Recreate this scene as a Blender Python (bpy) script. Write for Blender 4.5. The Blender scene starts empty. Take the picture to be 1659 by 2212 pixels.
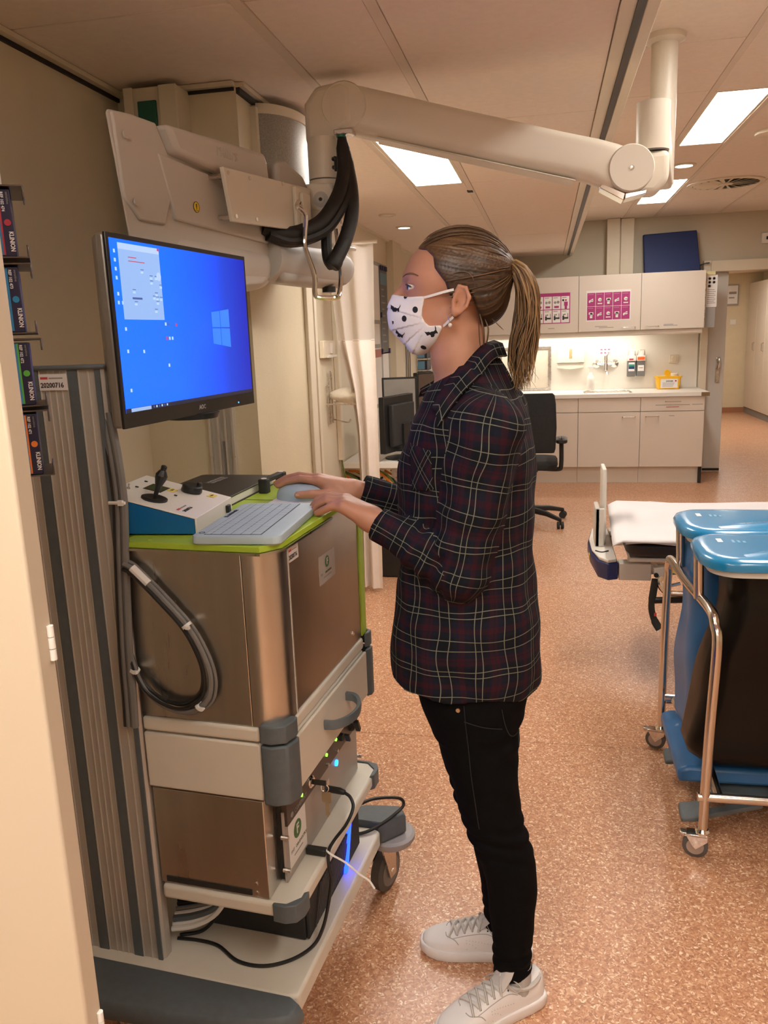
import bpy, bmesh, math, random
import numpy as np
from mathutils import Vector, Matrix
from mathutils.bvhtree import BVHTree

random.seed(7)
rng = np.random.default_rng(7)
scene = bpy.context.scene
COL = scene.collection

# ---------------------------------------------------------------- camera
def set_camera():
    yaw, pit, rol = (math.radians(a) for a in (11.4715, 12.2015, -2.1234))
    f = Vector((-math.sin(yaw) * math.cos(pit), math.cos(yaw) * math.cos(pit), -math.sin(pit)))
    r = Vector((math.cos(yaw), math.sin(yaw), 0))
    u = r.cross(f)
    r2 = math.cos(rol) * r + math.sin(rol) * u
    u2 = -math.sin(rol) * r + math.cos(rol) * u
    cam = bpy.data.cameras.new('camera')
    cam.sensor_fit = 'HORIZONTAL'
    cam.sensor_width = 36.0
    cam.lens = 1759.0 / 1659.0 * 36.0
    cam.clip_start = 0.05
    o = bpy.data.objects.new('camera', cam)
    o.matrix_world = Matrix(((r2.x, u2.x, -f.x, 0), (r2.y, u2.y, -f.y, 0), (r2.z, u2.z, -f.z, 1.54), (0, 0, 0, 1)))
    COL.objects.link(o)
    scene.camera = o
set_camera()

# ---------------------------------------------------------------- world and exposure
world = bpy.data.worlds.new('world')
scene.world = world
world.use_nodes = True
world.node_tree.nodes['Background'].inputs[0].default_value = (0.55, 0.5, 0.45, 1)
world.node_tree.nodes['Background'].inputs[1].default_value = 0.05
scene.view_settings.view_transform = 'Standard'
scene.view_settings.look = 'None'
scene.view_settings.gamma = 1.0
scene.view_settings.use_curve_mapping = False
scene.view_settings.exposure = 0.0
LAMP = 27.5                  # radiance of the ceiling light panels
LAMP_COL = (1.0, 0.945, 0.87)
# ---------------------------------------------------------------- materials
MATS = {}
def srgb(r, g=None, b=None):
    if g is None:
        r, g, b = (int(r[i:i + 2], 16) for i in (0, 2, 4))
    return tuple(((c / 255) / 12.92 if c / 255 <= 0.04045 else ((c / 255 + 0.055) / 1.055) ** 2.4) for c in (r, g, b))

def pm(name, rgb, rough=0.5, metal=0.0, var=0.0, vscale=8.0, bump=0.0, bscale=200.0, stretch=None, coat=0.0,
       sss=0.0, alpha=1.0, trans=0.0, spec=0.5, rvar=0.0, vdetail=3.0):
    """procedural principled material: base colour broken up by noise, optional bump"""
    if name in MATS:
        return MATS[name]
    m = bpy.data.materials.new(name)
    m.use_nodes = True
    nt = m.node_tree
    b = nt.nodes['Principled BSDF']
    if isinstance(rgb, str):
        rgb = srgb(rgb)
    b.inputs['Base Color'].default_value = (*rgb, 1)
    b.inputs['Roughness'].default_value = rough
    b.inputs['Metallic'].default_value = metal
    b.inputs['Specular IOR Level'].default_value = spec
    b.inputs['Coat Weight'].default_value = coat
    b.inputs['Coat Roughness'].default_value = 0.08
    b.inputs['Alpha'].default_value = alpha
    b.inputs['Transmission Weight'].default_value = trans
    if sss:
        b.inputs['Subsurface Weight'].default_value = sss
        b.inputs['Subsurface Radius'].default_value = (0.012, 0.005, 0.003)
        b.inputs['Subsurface Scale'].default_value = 0.5
    tc = nt.nodes.new('ShaderNodeTexCoord')
    mp = nt.nodes.new('ShaderNodeMapping')
    nt.links.new(tc.outputs['Object'], mp.inputs['Vector'])
    if stretch:
        mp.inputs['Scale'].default_value = stretch
    if var or rvar:
        n = nt.nodes.new('ShaderNodeTexNoise')
        n.inputs['Scale'].default_value = vscale
        n.inputs['Detail'].default_value = vdetail
        nt.links.new(mp.outputs[0], n.inputs['Vector'])
        if var:
            r = nt.nodes.new('ShaderNodeMapRange')
            r.inputs['From Min'].default_value = 0.3
            r.inputs['From Max'].default_value = 0.7
            r.inputs['To Min'].default_value = 1 - var
            r.inputs['To Max'].default_value = 1 + var
            nt.links.new(n.outputs['Fac'], r.inputs['Value'])
            mx = nt.nodes.new('ShaderNodeVectorMath')
            mx.operation = 'SCALE'
            mx.inputs[0].default_value = rgb
            nt.links.new(r.outputs[0], mx.inputs['Scale'])
            nt.links.new(mx.outputs[0], b.inputs['Base Color'])
        if rvar:
            r = nt.nodes.new('ShaderNodeMapRange')
            r.inputs['To Min'].default_value = max(0, rough - rvar)
            r.inputs['To Max'].default_value = rough + rvar
            nt.links.new(n.outputs['Fac'], r.inputs['Value'])
            nt.links.new(r.outputs[0], b.inputs['Roughness'])
    if bump:
        n = nt.nodes.new('ShaderNodeTexNoise')
        n.inputs['Scale'].default_value = bscale
        n.inputs['Detail'].default_value = 2
        nt.links.new(mp.outputs[0], n.inputs['Vector'])
        bp = nt.nodes.new('ShaderNodeBump')
        bp.inputs['Strength'].default_value = bump
        bp.inputs['Distance'].default_value = 0.002
        nt.links.new(n.outputs['Fac'], bp.inputs['Height'])
        nt.links.new(bp.outputs[0], b.inputs['Normal'])
    MATS[name] = m
    return m

def em(name, rgb, strength, base=(0.02, 0.02, 0.02)):
    if name in MATS:
        return MATS[name]
    m = bpy.data.materials.new(name)
    m.use_nodes = True
    b = m.node_tree.nodes['Principled BSDF']
    b.inputs['Base Color'].default_value = (*base, 1)
    b.inputs['Emission Color'].default_value = (*rgb, 1)
    b.inputs['Emission Strength'].default_value = strength
    MATS[name] = m
    return m

# ---------------------------------------------------------------- mesh builder
class MB:
    def __init__(s, M=None):
        s.v, s.f, s.mi, s.M, s.cur = [], [], [], M, 0
    def add(s, vs, fs):
        k = len(s.v)
        s.v.extend(tuple(p) for p in vs)
        for f in fs:
            s.f.append([i + k for i in f])
            s.mi.append(s.cur)
        return s
    def box(s, x0, x1, y0, y1, z0, z1):
        return s.add([(x0, y0, z0), (x1, y0, z0), (x1, y1, z0), (x0, y1, z0), (x0, y0, z1), (x1, y0, z1), (x1, y1, z1), (x0, y1, z1)],
                     [(0, 3, 2, 1), (4, 5, 6, 7), (0, 1, 5, 4), (1, 2, 6, 5), (2, 3, 7, 6), (3, 0, 4, 7)])
    def hexa(s, p):
        return s.add(p, [(0, 3, 2, 1), (4, 5, 6, 7), (0, 1, 5, 4), (1, 2, 6, 5), (2, 3, 7, 6), (3, 0, 4, 7)])
    def cyl(s, a, b, r, r2=None, n=16, caps=True):
        a, b = Vector(a), Vector(b)
        r2 = r if r2 is None else r2
        d = (b - a).normalized()
        u = d.orthogonal().normalized()
        w = d.cross(u)
        vs = []
        for p, q in ((a, r), (b, r2)):
            for i in range(n):
                t = 2 * math.pi * i / n
                vs.append(p + q * (math.cos(t) * u + math.sin(t) * w))
        fs = [(i, (i + 1) % n, n + (i + 1) % n, n + i) for i in range(n)]
        if caps:
            fs += [tuple(range(n - 1, -1, -1)), tuple(range(n, 2 * n))]
        return s.add(vs, fs)
    def tube(s, pts, r, n=8, caps=True, flat=1.0):
        pts = [Vector(p) for p in pts]
        m = len(pts)
        rs = r if isinstance(r, (list, tuple)) else [r] * m
        vs, u = [], None
        for i, p in enumerate(pts):
            d = (pts[min(i + 1, m - 1)] - pts[max(i - 1, 0)])
            d = d.normalized() if d.length > 1e-9 else Vector((0, 0, 1))
            if u is None:
                u = d.orthogonal().normalized()
            else:
                u = (u - u.dot(d) * d)
                u = u.normalized() if u.length > 1e-6 else d.orthogonal().normalized()
            w = d.cross(u)
            for k in range(n):
                t = 2 * math.pi * k / n
                vs.append(p + rs[i] * (math.cos(t) * u + flat * math.sin(t) * w))
        fs = []
        for i in range(m - 1):
            for k in range(n):
                fs.append((i * n + k, i * n + (k + 1) % n, (i + 1) * n + (k + 1) % n, (i + 1) * n + k))
        if caps:
            fs += [tuple(range(n - 1, -1, -1)), tuple(range((m - 1) * n, m * n))]
        return s.add(vs, fs)
    def lathe(s, prof, c=(0, 0, 0), axis='Z', n=24):
        c = Vector(c)
        ax = Vector({'X': (1, 0, 0), 'Y': (0, 1, 0), 'Z': (0, 0, 1)}[axis]) if isinstance(axis, str) else Vector(axis).normalized()
        u = ax.orthogonal().normalized()
        w = ax.cross(u)
        vs = []
        for r, h in prof:
            for k in range(n):
                t = 2 * math.pi * k / n
                vs.append(c + ax * h + max(r, 1e-5) * (math.cos(t) * u + math.sin(t) * w))
        fs = []
        for i in range(len(prof) - 1):
            for k in range(n):
                fs.append((i * n + k, i * n + (k + 1) % n, (i + 1) * n + (k + 1) % n, (i + 1) * n + k))
        fs += [tuple(range(n - 1, -1, -1)), tuple(range((len(prof) - 1) * n, len(prof) * n))]
        return s.add(vs, fs)
    def prism(s, poly, fn, w0, w1):
        """extrude the 2-D outline poly between depths w0 and w1; fn(u, v, w) -> xyz"""
        n = len(poly)
        vs = [fn(u, v, w0) for u, v in poly] + [fn(u, v, w1) for u, v in poly]
        fs = [(i, (i + 1) % n, n + (i + 1) % n, n + i) for i in range(n)]
        fs += [tuple(range(n - 1, -1, -1)), tuple(range(n, 2 * n))]
        return s.add(vs, fs)
    def loft(s, rings, cap=True):
        n = len(rings[0])
        vs = [p for r in rings for p in r]
        fs = []
        for i in range(len(rings) - 1):
            for k in range(n):
                fs.append((i * n + k, i * n + (k + 1) % n, (i + 1) * n + (k + 1) % n, (i + 1) * n + k))
        if cap:
            fs += [tuple(range(n - 1, -1, -1)), tuple(range((len(rings) - 1) * n, len(rings) * n))]
        return s.add(vs, fs)
    def grid(s, fn, nu, nv):
        vs = [fn(i / nu, j / nv) for j in range(nv + 1) for i in range(nu + 1)]
        fs = [(j * (nu + 1) + i, j * (nu + 1) + i + 1, (j + 1) * (nu + 1) + i + 1, (j + 1) * (nu + 1) + i) for j in range(nv) for i in range(nu)]
        return s.add(vs, fs)
    def build(s, name, mat, parent=None, bevel=0.0, seg=2, angle=35, kind=None, thick=0.0, subsurf=0, recalc=True):
        me = bpy.data.meshes.new(name)
        vs = s.v if s.M is None else [tuple(s.M @ Vector(p)) for p in s.v]
        me.from_pydata(vs, [], s.f)
        mats = mat if isinstance(mat, (list, tuple)) else [mat]
        for m in mats:
            me.materials.append(m)
        if len(mats) > 1:
            me.polygons.foreach_set('material_index', s.mi)
        if recalc:
            bm = bmesh.new()
            bm.from_mesh(me)
            bmesh.ops.recalc_face_normals(bm, faces=bm.faces)
            bm.to_mesh(me)
            bm.free()
        return link(name, me, parent, bevel, seg, angle, kind, thick, subsurf)

def link(name, me, parent=None, bevel=0.0, seg=2, angle=35, kind=None, thick=0.0, subsurf=0):
    me.shade_smooth()
    o = bpy.data.objects.new(name, me)
    COL.objects.link(o)
    if thick:
        md = o.modifiers.new('solid', 'SOLIDIFY')
        md.thickness = thick
        md.offset = 0
    if bevel:
        md = o.modifiers.new('bevel', 'BEVEL')
        md.width = bevel
        md.segments = seg
        md.limit_method = 'ANGLE'
        md.angle_limit = math.radians(40)
        md.harden_normals = False
    if subsurf:
        md = o.modifiers.new('sub', 'SUBSURF')
        md.levels = md.render_levels = subsurf
    if angle and angle < 180:
        me.set_sharp_from_angle(angle=math.radians(angle))
    if parent is not None:
        par(o, parent)
    if kind:
        o['kind'] = kind
    return o

def par(o, p):
    o.parent = p
    o.matrix_parent_inverse = world_of(p).inverted()

def world_of(p):
    m = p.matrix_basis.copy()
    if p.parent:
        m = world_of(p.parent) @ p.matrix_parent_inverse @ m
    return m

def tag(o, label, cat, group=None, kind=None):
    o['label'] = label
    o['category'] = cat
    if group:
        o['group'] = group
    if kind:
        o['kind'] = kind
    return o

def thing(name, label, cat, loc=(0, 0, 0), group=None):
    o = bpy.data.objects.new(name, None)
    o.empty_display_size = 0.05
    o.location = loc
    COL.objects.link(o)
    return tag(o, label, cat, group)

def struct(o):
    o['kind'] = 'structure'
    return o

def copy_thing(root, label, M):
    """copy a thing with its parts and sub-parts, moved by the matrix M"""
    c = root.copy()
    COL.objects.link(c)
    c.matrix_basis = M @ root.matrix_basis
    c['label'] = label
    for ch in list(root.children):
        d = ch.copy()
        COL.objects.link(d)
        d.parent = c
        d.matrix_parent_inverse = ch.matrix_parent_inverse.copy()
        for g in list(ch.children):
            e = g.copy()
            COL.objects.link(e)
            e.parent = d
            e.matrix_parent_inverse = g.matrix_parent_inverse.copy()
    return c

def text(name, s, size, o, xd, ud, mat, parent, align='LEFT', ext=0.0003, bold=0.0, sx=1.0):
    """flat lettering: o = anchor, xd = reading direction, ud = up direction"""
    cu = bpy.data.curves.new(name, 'FONT')
    cu.body = s
    cu.size = size
    cu.align_x = align
    cu.align_y = 'CENTER'
    cu.extrude = ext
    cu.offset = bold
    cu.resolution_u = 2
    t = bpy.data.objects.new(name, cu)
    COL.objects.link(t)
    bpy.context.view_layer.update()
    me = bpy.data.meshes.new_from_object(t.evaluated_get(bpy.context.evaluated_depsgraph_get()))
    COL.objects.unlink(t)
    bpy.data.objects.remove(t)
    xd, ud = Vector(xd).normalized(), Vector(ud).normalized()
    nd = xd.cross(ud).normalized()
    M = Matrix(((xd.x * sx, ud.x, nd.x, o[0]), (xd.y * sx, ud.y, nd.y, o[1]), (xd.z * sx, ud.z, nd.z, o[2]), (0, 0, 0, 1)))
    me.transform(M)
    me.materials.clear()
    me.materials.append(mat)
    ob = bpy.data.objects.new(name, me)
    COL.objects.link(ob)
    if parent is not None:
        par(ob, parent)
    return ob

def arc(c, r, a0, a1, n, pl='XZ'):
    out = []
    for i in range(n + 1):
        t = math.radians(a0 + (a1 - a0) * i / n)
        u, v = r * math.cos(t), r * math.sin(t)
        out.append({'XZ': (c[0] + u, c[1], c[2] + v), 'XY': (c[0] + u, c[1] + v, c[2]), 'YZ': (c[0], c[1] + u, c[2] + v)}[pl])
    return out

def spline(pts, n=8):
    """Catmull-Rom through 3-D points"""
    P = [Vector(p) for p in pts]
    P = [2 * P[0] - P[1]] + P + [2 * P[-1] - P[-2]]
    out = []
    for i in range(1, len(P) - 2):
        a, b, c, d = P[i - 1:i + 3]
        for k in range(n):
            t = k / n
            out.append(0.5 * ((2 * b) + (c - a) * t + (2 * a - 5 * b + 4 * c - d) * t * t + (3 * b - a - 3 * c + d) * t ** 3))
    out.append(P[-2])
    return out

def rrect(x0, x1, y0, y1, r, n=4):
    out = []
    for cx, cy, a in ((x1 - r, y0 + r, -90), (x1 - r, y1 - r, 0), (x0 + r, y1 - r, 90), (x0 + r, y0 + r, 180)):
        for i in range(n + 1):
            t = math.radians(a + 90 * i / n)
            out.append((cx + r * math.cos(t), cy + r * math.sin(t)))
    return out

# the equipment cart stands turned by 5.2 degrees: its own axes
CA = math.radians(-5.2)
CM = Matrix.Rotation(CA, 4, 'Z')
def cw(x, y, z):
    return tuple(CM @ Vector((x, y, z)))
CX = Vector((math.cos(CA), math.sin(CA), 0))
CY = Vector((-math.sin(CA), math.cos(CA), 0))
UP = Vector((0, 0, 1))
# ---------------------------------------------------------------- shared materials
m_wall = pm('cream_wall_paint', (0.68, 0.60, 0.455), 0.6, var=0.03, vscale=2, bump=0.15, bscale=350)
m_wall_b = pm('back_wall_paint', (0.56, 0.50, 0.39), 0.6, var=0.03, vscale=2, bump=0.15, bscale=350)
m_trim = pm('cream_trim', (0.72, 0.64, 0.50), 0.45, var=0.02)
m_tile = pm('ceiling_tile', (0.84, 0.73, 0.635), 0.85, var=0.025, vscale=40, bump=0.25, bscale=400)
m_strip = pm('ceiling_strip', (0.74, 0.64, 0.54), 0.6, var=0.02)
m_white = pm('white_laminate', (0.80, 0.76, 0.70), 0.35, var=0.01)
m_cab = pm('cabinet_laminate', (0.70, 0.62, 0.53), 0.4, var=0.012, vscale=3)
m_dark = pm('dark_gap', (0.02, 0.018, 0.016), 0.7, var=0.1)
m_chrome = pm('chrome', (0.78, 0.77, 0.75), 0.12, metal=1.0, rvar=0.05, vscale=30)
m_steel = pm('brushed_tube_steel', (0.62, 0.57, 0.52), 0.28, metal=1.0, rvar=0.08, vscale=40)
m_black = pm('black_plastic', (0.012, 0.012, 0.012), 0.45, var=0.15, vscale=30)
m_blackm = pm('black_matt_plastic', (0.02, 0.02, 0.02), 0.7, var=0.15, vscale=60, bump=0.2, bscale=600)
m_grey = pm('blue_grey_plastic', (0.105, 0.125, 0.135), 0.5, var=0.06, vscale=60, bump=0.12, bscale=700)
m_paper = pm('white_paper', (0.82, 0.80, 0.77), 0.7, var=0.01)
m_ink = pm('dark_ink', (0.04, 0.035, 0.035), 0.7, var=0.1)
m_greyink = pm('grey_ink', (0.30, 0.28, 0.27), 0.7, var=0.1)
m_led = em('lamp_diffuser', LAMP_COL, LAMP, (0.8, 0.8, 0.8))

def floor_mat():
    m = bpy.data.materials.new('speckled_terracotta_vinyl')
    m.use_nodes = True
    nt = m.node_tree
    b = nt.nodes['Principled BSDF']
    tc = nt.nodes.new('ShaderNodeTexCoord')
    mp = nt.nodes.new('ShaderNodeMapping')
    mp.inputs['Scale'].default_value = (1.0, 1.0, 0.0)
    nt.links.new(tc.outputs['Object'], mp.inputs['Vector'])
    nz = nt.nodes.new('ShaderNodeTexNoise')
    nz.inputs['Scale'].default_value = 60
    nt.links.new(mp.outputs[0], nz.inputs['Vector'])
    ad = nt.nodes.new('ShaderNodeVectorMath')
    ad.operation = 'MULTIPLY_ADD'
    ad.inputs[1].default_value = (0.02, 0.02, 0.0)
    nt.links.new(nz.outputs['Color'], ad.inputs[0])
    nt.links.new(mp.outputs[0], ad.inputs[2])
    vo = nt.nodes.new('ShaderNodeTexVoronoi')
    vo.inputs['Scale'].default_value = 215
    nt.links.new(ad.outputs[0], vo.inputs['Vector'])
    sep = nt.nodes.new('ShaderNodeSeparateColor')
    nt.links.new(vo.outputs['Color'], sep.inputs[0])
    cr = nt.nodes.new('ShaderNodeValToRGB')
    e = cr.color_ramp
    e.interpolation = 'LINEAR'
    cols = [(0.0, (0.36, 0.155, 0.078)), (0.3, (0.48, 0.225, 0.118)), (0.55, (0.55, 0.275, 0.15)), (0.8, (0.63, 0.345, 0.195)), (0.92, (0.74, 0.50, 0.325)), (1.0, (0.88, 0.70, 0.52))]
    e.elements[0].position, e.elements[0].color = cols[0][0], (*cols[0][1], 1)
    e.elements[1].position, e.elements[1].color = cols[-1][0], (*cols[-1][1], 1)
    for p, c in cols[1:-1]:
        k = e.elements.new(p)
        k.color = (*c, 1)
    nt.links.new(sep.outputs[0], cr.inputs[0])
    nt.links.new(cr.outputs[0], b.inputs['Base Color'])
    n2 = nt.nodes.new('ShaderNodeTexNoise')
    n2.inputs['Scale'].default_value = 9
    nt.links.new(mp.outputs[0], n2.inputs['Vector'])
    r = nt.nodes.new('ShaderNodeMapRange')
    r.inputs['To Min'].default_value = 0.27
    r.inputs['To Max'].default_value = 0.42
    nt.links.new(n2.outputs['Fac'], r.inputs['Value'])
    nt.links.new(r.outputs[0], b.inputs['Roughness'])
    bp = nt.nodes.new('ShaderNodeBump')
    bp.inputs['Strength'].default_value = 0.12
    bp.inputs['Distance'].default_value = 0.001
    nt.links.new(sep.outputs[1], bp.inputs['Height'])
    nt.links.new(bp.outputs[0], b.inputs['Normal'])
    b.inputs['Specular IOR Level'].default_value = 0.55
    return m
m_floor = floor_mat()
m_base = pm('terracotta_skirting', (0.36, 0.16, 0.08), 0.5, var=0.1, vscale=80)

# ---------------------------------------------------------------- floor: welded vinyl sheets
XW0, XW1, YW0, YW1 = -1.307, 3.6, -3.0, 15.3
fl = struct(MB().box(XW0 - 0.1, XW1 + 0.1, YW0 - 0.1, YW1 + 0.1, -0.06, -0.004).build('floor', pm('screed', (0.12, 0.06, 0.035), 0.8, var=0.1)))
ys = [YW0, -1.2225, 0.841, 2.904, 4.968, 7.031, 9.095, 11.16, 13.22, YW1]
for a, b in zip(ys, ys[1:]):
    MB().box(XW0 - 0.1, XW1 + 0.1, a + 0.0012, b - 0.0012, -0.004, 0).build('floor_sheet', m_floor, fl)

# ---------------------------------------------------------------- walls
def wall(name, x0, x1, y0, y1, z0=0, z1=2.72, m=m_wall):
    return struct(MB().box(x0, x1, y0, y1, z0, z1).build(name, m))
wall('wall_left', XW0 - 0.1, XW0, YW0, 2.53)
wp = wall('wall_left', XW0 - 0.1, -0.92, 2.53, 3.23, m=pm('pillar_paint', (0.72, 0.63, 0.45), 0.6, var=0.05, vscale=3, bump=0.3, bscale=120))
wall('wall_left', -1.39, -1.29, 3.23, 9.05)
wall('wall_left', -1.29, -1.235, 6.84, 7.22)
MB().box(-0.92, -0.905, 3.12, 3.245, 0, 2.29).build('corner_trim', m_trim, wp, bevel=0.003)
MB().box(-0.92, -0.90, 3.20, 3.235, 0, 2.29).build('corner_trim', m_trim, wp, bevel=0.004)
# back wall, with the doorway to the corridor
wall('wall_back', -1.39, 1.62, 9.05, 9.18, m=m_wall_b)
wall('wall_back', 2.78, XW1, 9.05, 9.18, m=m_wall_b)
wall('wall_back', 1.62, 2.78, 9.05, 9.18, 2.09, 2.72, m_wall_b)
pc = struct(MB().box(0.60, 0.725, 8.95, 9.05, 2.05, 2.613).build('trim_2', m_trim, bevel=0.004))
MB().box(0.735, 0.865, 8.97, 9.05, 2.05, 2.61).build('trim_board', m_trim, pc, bevel=0.004)
MB().box(0.725, 0.735, 8.99, 9.05, 2.05, 2.61).build('trim_board', m_trim, pc)
wall('wall_right', XW1, XW1 + 0.1, YW0, YW1)
wall('wall_front', XW0 - 0.1, XW1 + 0.1, YW0 - 0.1, YW0)
# corridor beyond the doorway
m_corr = pm('corridor_paint', (0.68, 0.58, 0.40), 0.6, var=0.03)
wall('wall_corridor', 1.36, 1.46, 9.18, YW1, m=m_corr)
wall('wall_corridor', 1.36, XW1 + 0.1, YW1, YW1 + 0.1, m=m_corr)
struct(MB().box(1.46, XW1, 15.28, YW1, 0, 0.09).build('baseboard_corridor', m_base))
cc = struct(MB().box(1.36, XW1 + 0.1, 9.18, YW1, 2.36, 2.42).build('ceiling', m_tile))

# ---------------------------------------------------------------- ceilings with their tiles
struct_low = struct(MB().box(-1.41, 0.262, YW0, 9.05, 2.325, 2.345).build('ceiling', m_strip))
rows = [1.977 + 1.262 * k for k in range(-4, 6)] + [9.05]
rows = [YW0] + [r for r in rows if r > YW0]
LOWCOL = [(-1.302, -0.718), (-0.688, -0.422), (-0.392, 0.168)]
LIGHT_LOW = {(1, 3.239), (1, -0.547), (1, -1.809)}
for ci, (a, b) in enumerate(LOWCOL):
    for y0, y1 in zip(rows, rows[1:]):
        if (ci == 1 and any(abs(y0 - l[1]) < 0.02 for l in LIGHT_LOW)):
            continue
        MB().box(a, b, y0 + 0.002, y1 - 0.002, 2.30, 2.322).build('ceiling_tile', m_tile, struct_low, bevel=0.002, seg=1)
for x0, x1 in ((-0.717, -0.689), (-0.421, -0.393)):
    MB().box(x0, x1, YW0, 9.04, 2.298, 2.322).build('ceiling_strip', m_strip, struct_low)
for y0, y1 in ((YW0, 2.53),):
    MB().box(-1.307, -1.28, y0, y1, 2.285, 2.298).build('edge_trim', m_trim, struct_low)
MB().box(-1.28, -0.92, 2.505, 2.53, 2.285, 2.298).build('edge_trim', m_trim, struct_low)
MB().box(-0.92, -0.893, 2.53, 3.26, 2.285, 2.298).build('edge_trim', m_trim, struct_low)
MB().box(-1.29, -1.262, 3.24, 9.04, 2.285, 2.298).build('edge_trim', m_trim, struct_low)
MB().box(0.17, 0.207, YW0, 9.04, 2.292, 2.325).build('edge_trim', m_trim, struct_low)
MB().box(-1.3068, -1.299, YW0, 2.53, 2.274, 2.2845).build('gap_shade', m_dark, struct_low)  # solid dark strips stand in for shade in the gap under the trim
MB().box(-1.10, -0.925, 2.522, 2.5295, 2.276, 2.2845).build('gap_shade', m_dark, struct_low)
MB().box(-0.9195, -0.908, 2.53, 3.24, 2.268, 2.2845).build('gap_shade', m_dark, struct_low)
MB().box(-0.43, -0.40, 4.72, 4.78, 2.2955, 2.2998).build('chipped_spot', m_dark, struct_low)
# dark curtain track along the edge of the lowered ceiling, and the fascia above it
tr = tag(MB().box(0.2072, 0.228, -0.4, 9.0, 2.285, 2.325).build('ceiling_track', pm('dark_track', (0.035, 0.03, 0.028), 0.5, var=0.1)), 'long dark rail along the edge of the lowered ceiling', 'rail')
struct(MB().box(0.2285, 0.262, YW0, 9.05, 2.285, 2.64).build('trim_1', m_trim, bevel=0.003))
up = struct(MB().box(0.255, XW1 + 0.1, YW0, 9.05, 2.64, 2.66).build('ceiling', m_strip))
UPCOL = [(0.263, 0.752, 0.7375, 3.665), (1.085, 1.665, 1.2, 4.44), (1.695, 2.28, 1.2, 4.44), (2.31, 2.9, 1.2, 4.44), (2.93, 3.6, 1.2, 4.44)]
for a, b, p, o in UPCOL:
    k0 = math.ceil((YW0 - o) / p)
    ys = [YW0] + [o + p * k for k in range(k0, 14) if o + p * k < 9.0 and o + p * k > YW0 + 0.05] + [9.05]
    for y0, y1 in zip(ys, ys[1:]):
        MB().box(a, b, y0 + 0.002, y1 - 0.002, 2.615, 2.638).build('ceiling_tile', m_tile, up, bevel=0.002, seg=1)
LR = [4.44, 6.87, 2.01, -0.42, -2.85]
seg = sorted([(y, y + 1.2) for y in LR])
yy = YW0
for a, b in seg + [(9.05, 9.05)]:
    if a - yy > 0.05:
        MB().box(0.782, 1.055, yy + 0.002, a - 0.002, 2.615, 2.638).build('ceiling_tile', m_tile, up, bevel=0.002, seg=1)
    yy = b
for x0, x1 in ((0.7525, 0.781), (1.056, 1.0845), (1.6655, 1.6945)):
    MB().box(x0, x1, YW0, 9.04, 2.612, 2.638).build('ceiling_strip', m_strip, up)

def light_panel(x0, x1, y0, y1, z, label):
    t = thing('ceiling_light', label, 'lamp', ((x0 + x1) / 2, (y0 + y1) / 2, z), 'ceiling light panels')
    f = MB()
    w = 0.013
    f.box(x0, x1, y0, y0 + w, z, z + 0.02).box(x0, x1, y1 - w, y1, z, z + 0.02).box(x0, x0 + w, y0 + w, y1 - w, z, z + 0.02).box(x1 - w, x1, y0 + w, y1 - w, z, z + 0.02)
    f.build('frame', m_trim, t)
    MB().box(x0 + w, x1 - w, y0 + w, y1 - w, z + 0.004, z + 0.018).build('diffuser', m_led, t)
for y, lb in ((3.241, 'bright rectangular light panel behind the white support arm'), (-0.545, 'unseen light panel added behind the camera on the low ceiling'), (-1.807, 'second unseen light panel added behind the camera on the low ceiling')):  # unseen panels behind the camera, added to light the cart and woman
    light_panel(-0.687, -0.423, y, y + 1.258, 2.30, lb)
LRL = ['bright light panel right of the ceiling tube', 'bright light panel beside the round air vent at the back', 'added light panel in front of the ceiling tube, out of frame', 'unseen light panel added above the right of the camera', 'unseen light panel added behind the camera on the high ceiling']  # last three are unseen, added along the row to light the near side
for y, lb in zip(LR, LRL):
    light_panel(0.783, 1.054, y + 0.002, y + 1.198, 2.615, lb)

light_panel(1.9, 2.17, 11.0, 12.2, 2.345, 'light panel added to brighten the corridor')  # both corridor panels are added to brighten the view through the doorway
light_panel(2.5, 2.77, 12.6, 13.8, 2.345, 'far light panel added to brighten the corridor')

def downlight(x, y, z, r, label, on):
    t = thing('downlight', label, 'lamp', (x, y, z), 'round ceiling downlights')
    MB().lathe([(r, 0.002), (r, -0.006), (r * 0.72, -0.008), (r * 0.7, 0.002)], (x, y, z - 0.002)).build('ring', m_trim, t)
    MB().cyl((x, y, z - 0.006), (x, y, z - 0.002), r * 0.7).build('bulb', em('downlight_glow', (1, 0.93, 0.85), 12) if on else m_white, t)
downlight(-1.008, 6.075, 2.30, 0.06, 'small lit round downlight left of the woman\'s head', True)
downlight(-1.008, 5.43, 2.30, 0.055, 'small unlit round downlight nearer than the lit one', False)
downlight(-0.80, 7.1, 2.30, 0.06, 'faint unlit downlight just above the woman\'s hair', False)
downlight(0.923, 6.28, 2.615, 0.082, 'lit ring downlight between the two right light panels', True)
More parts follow.
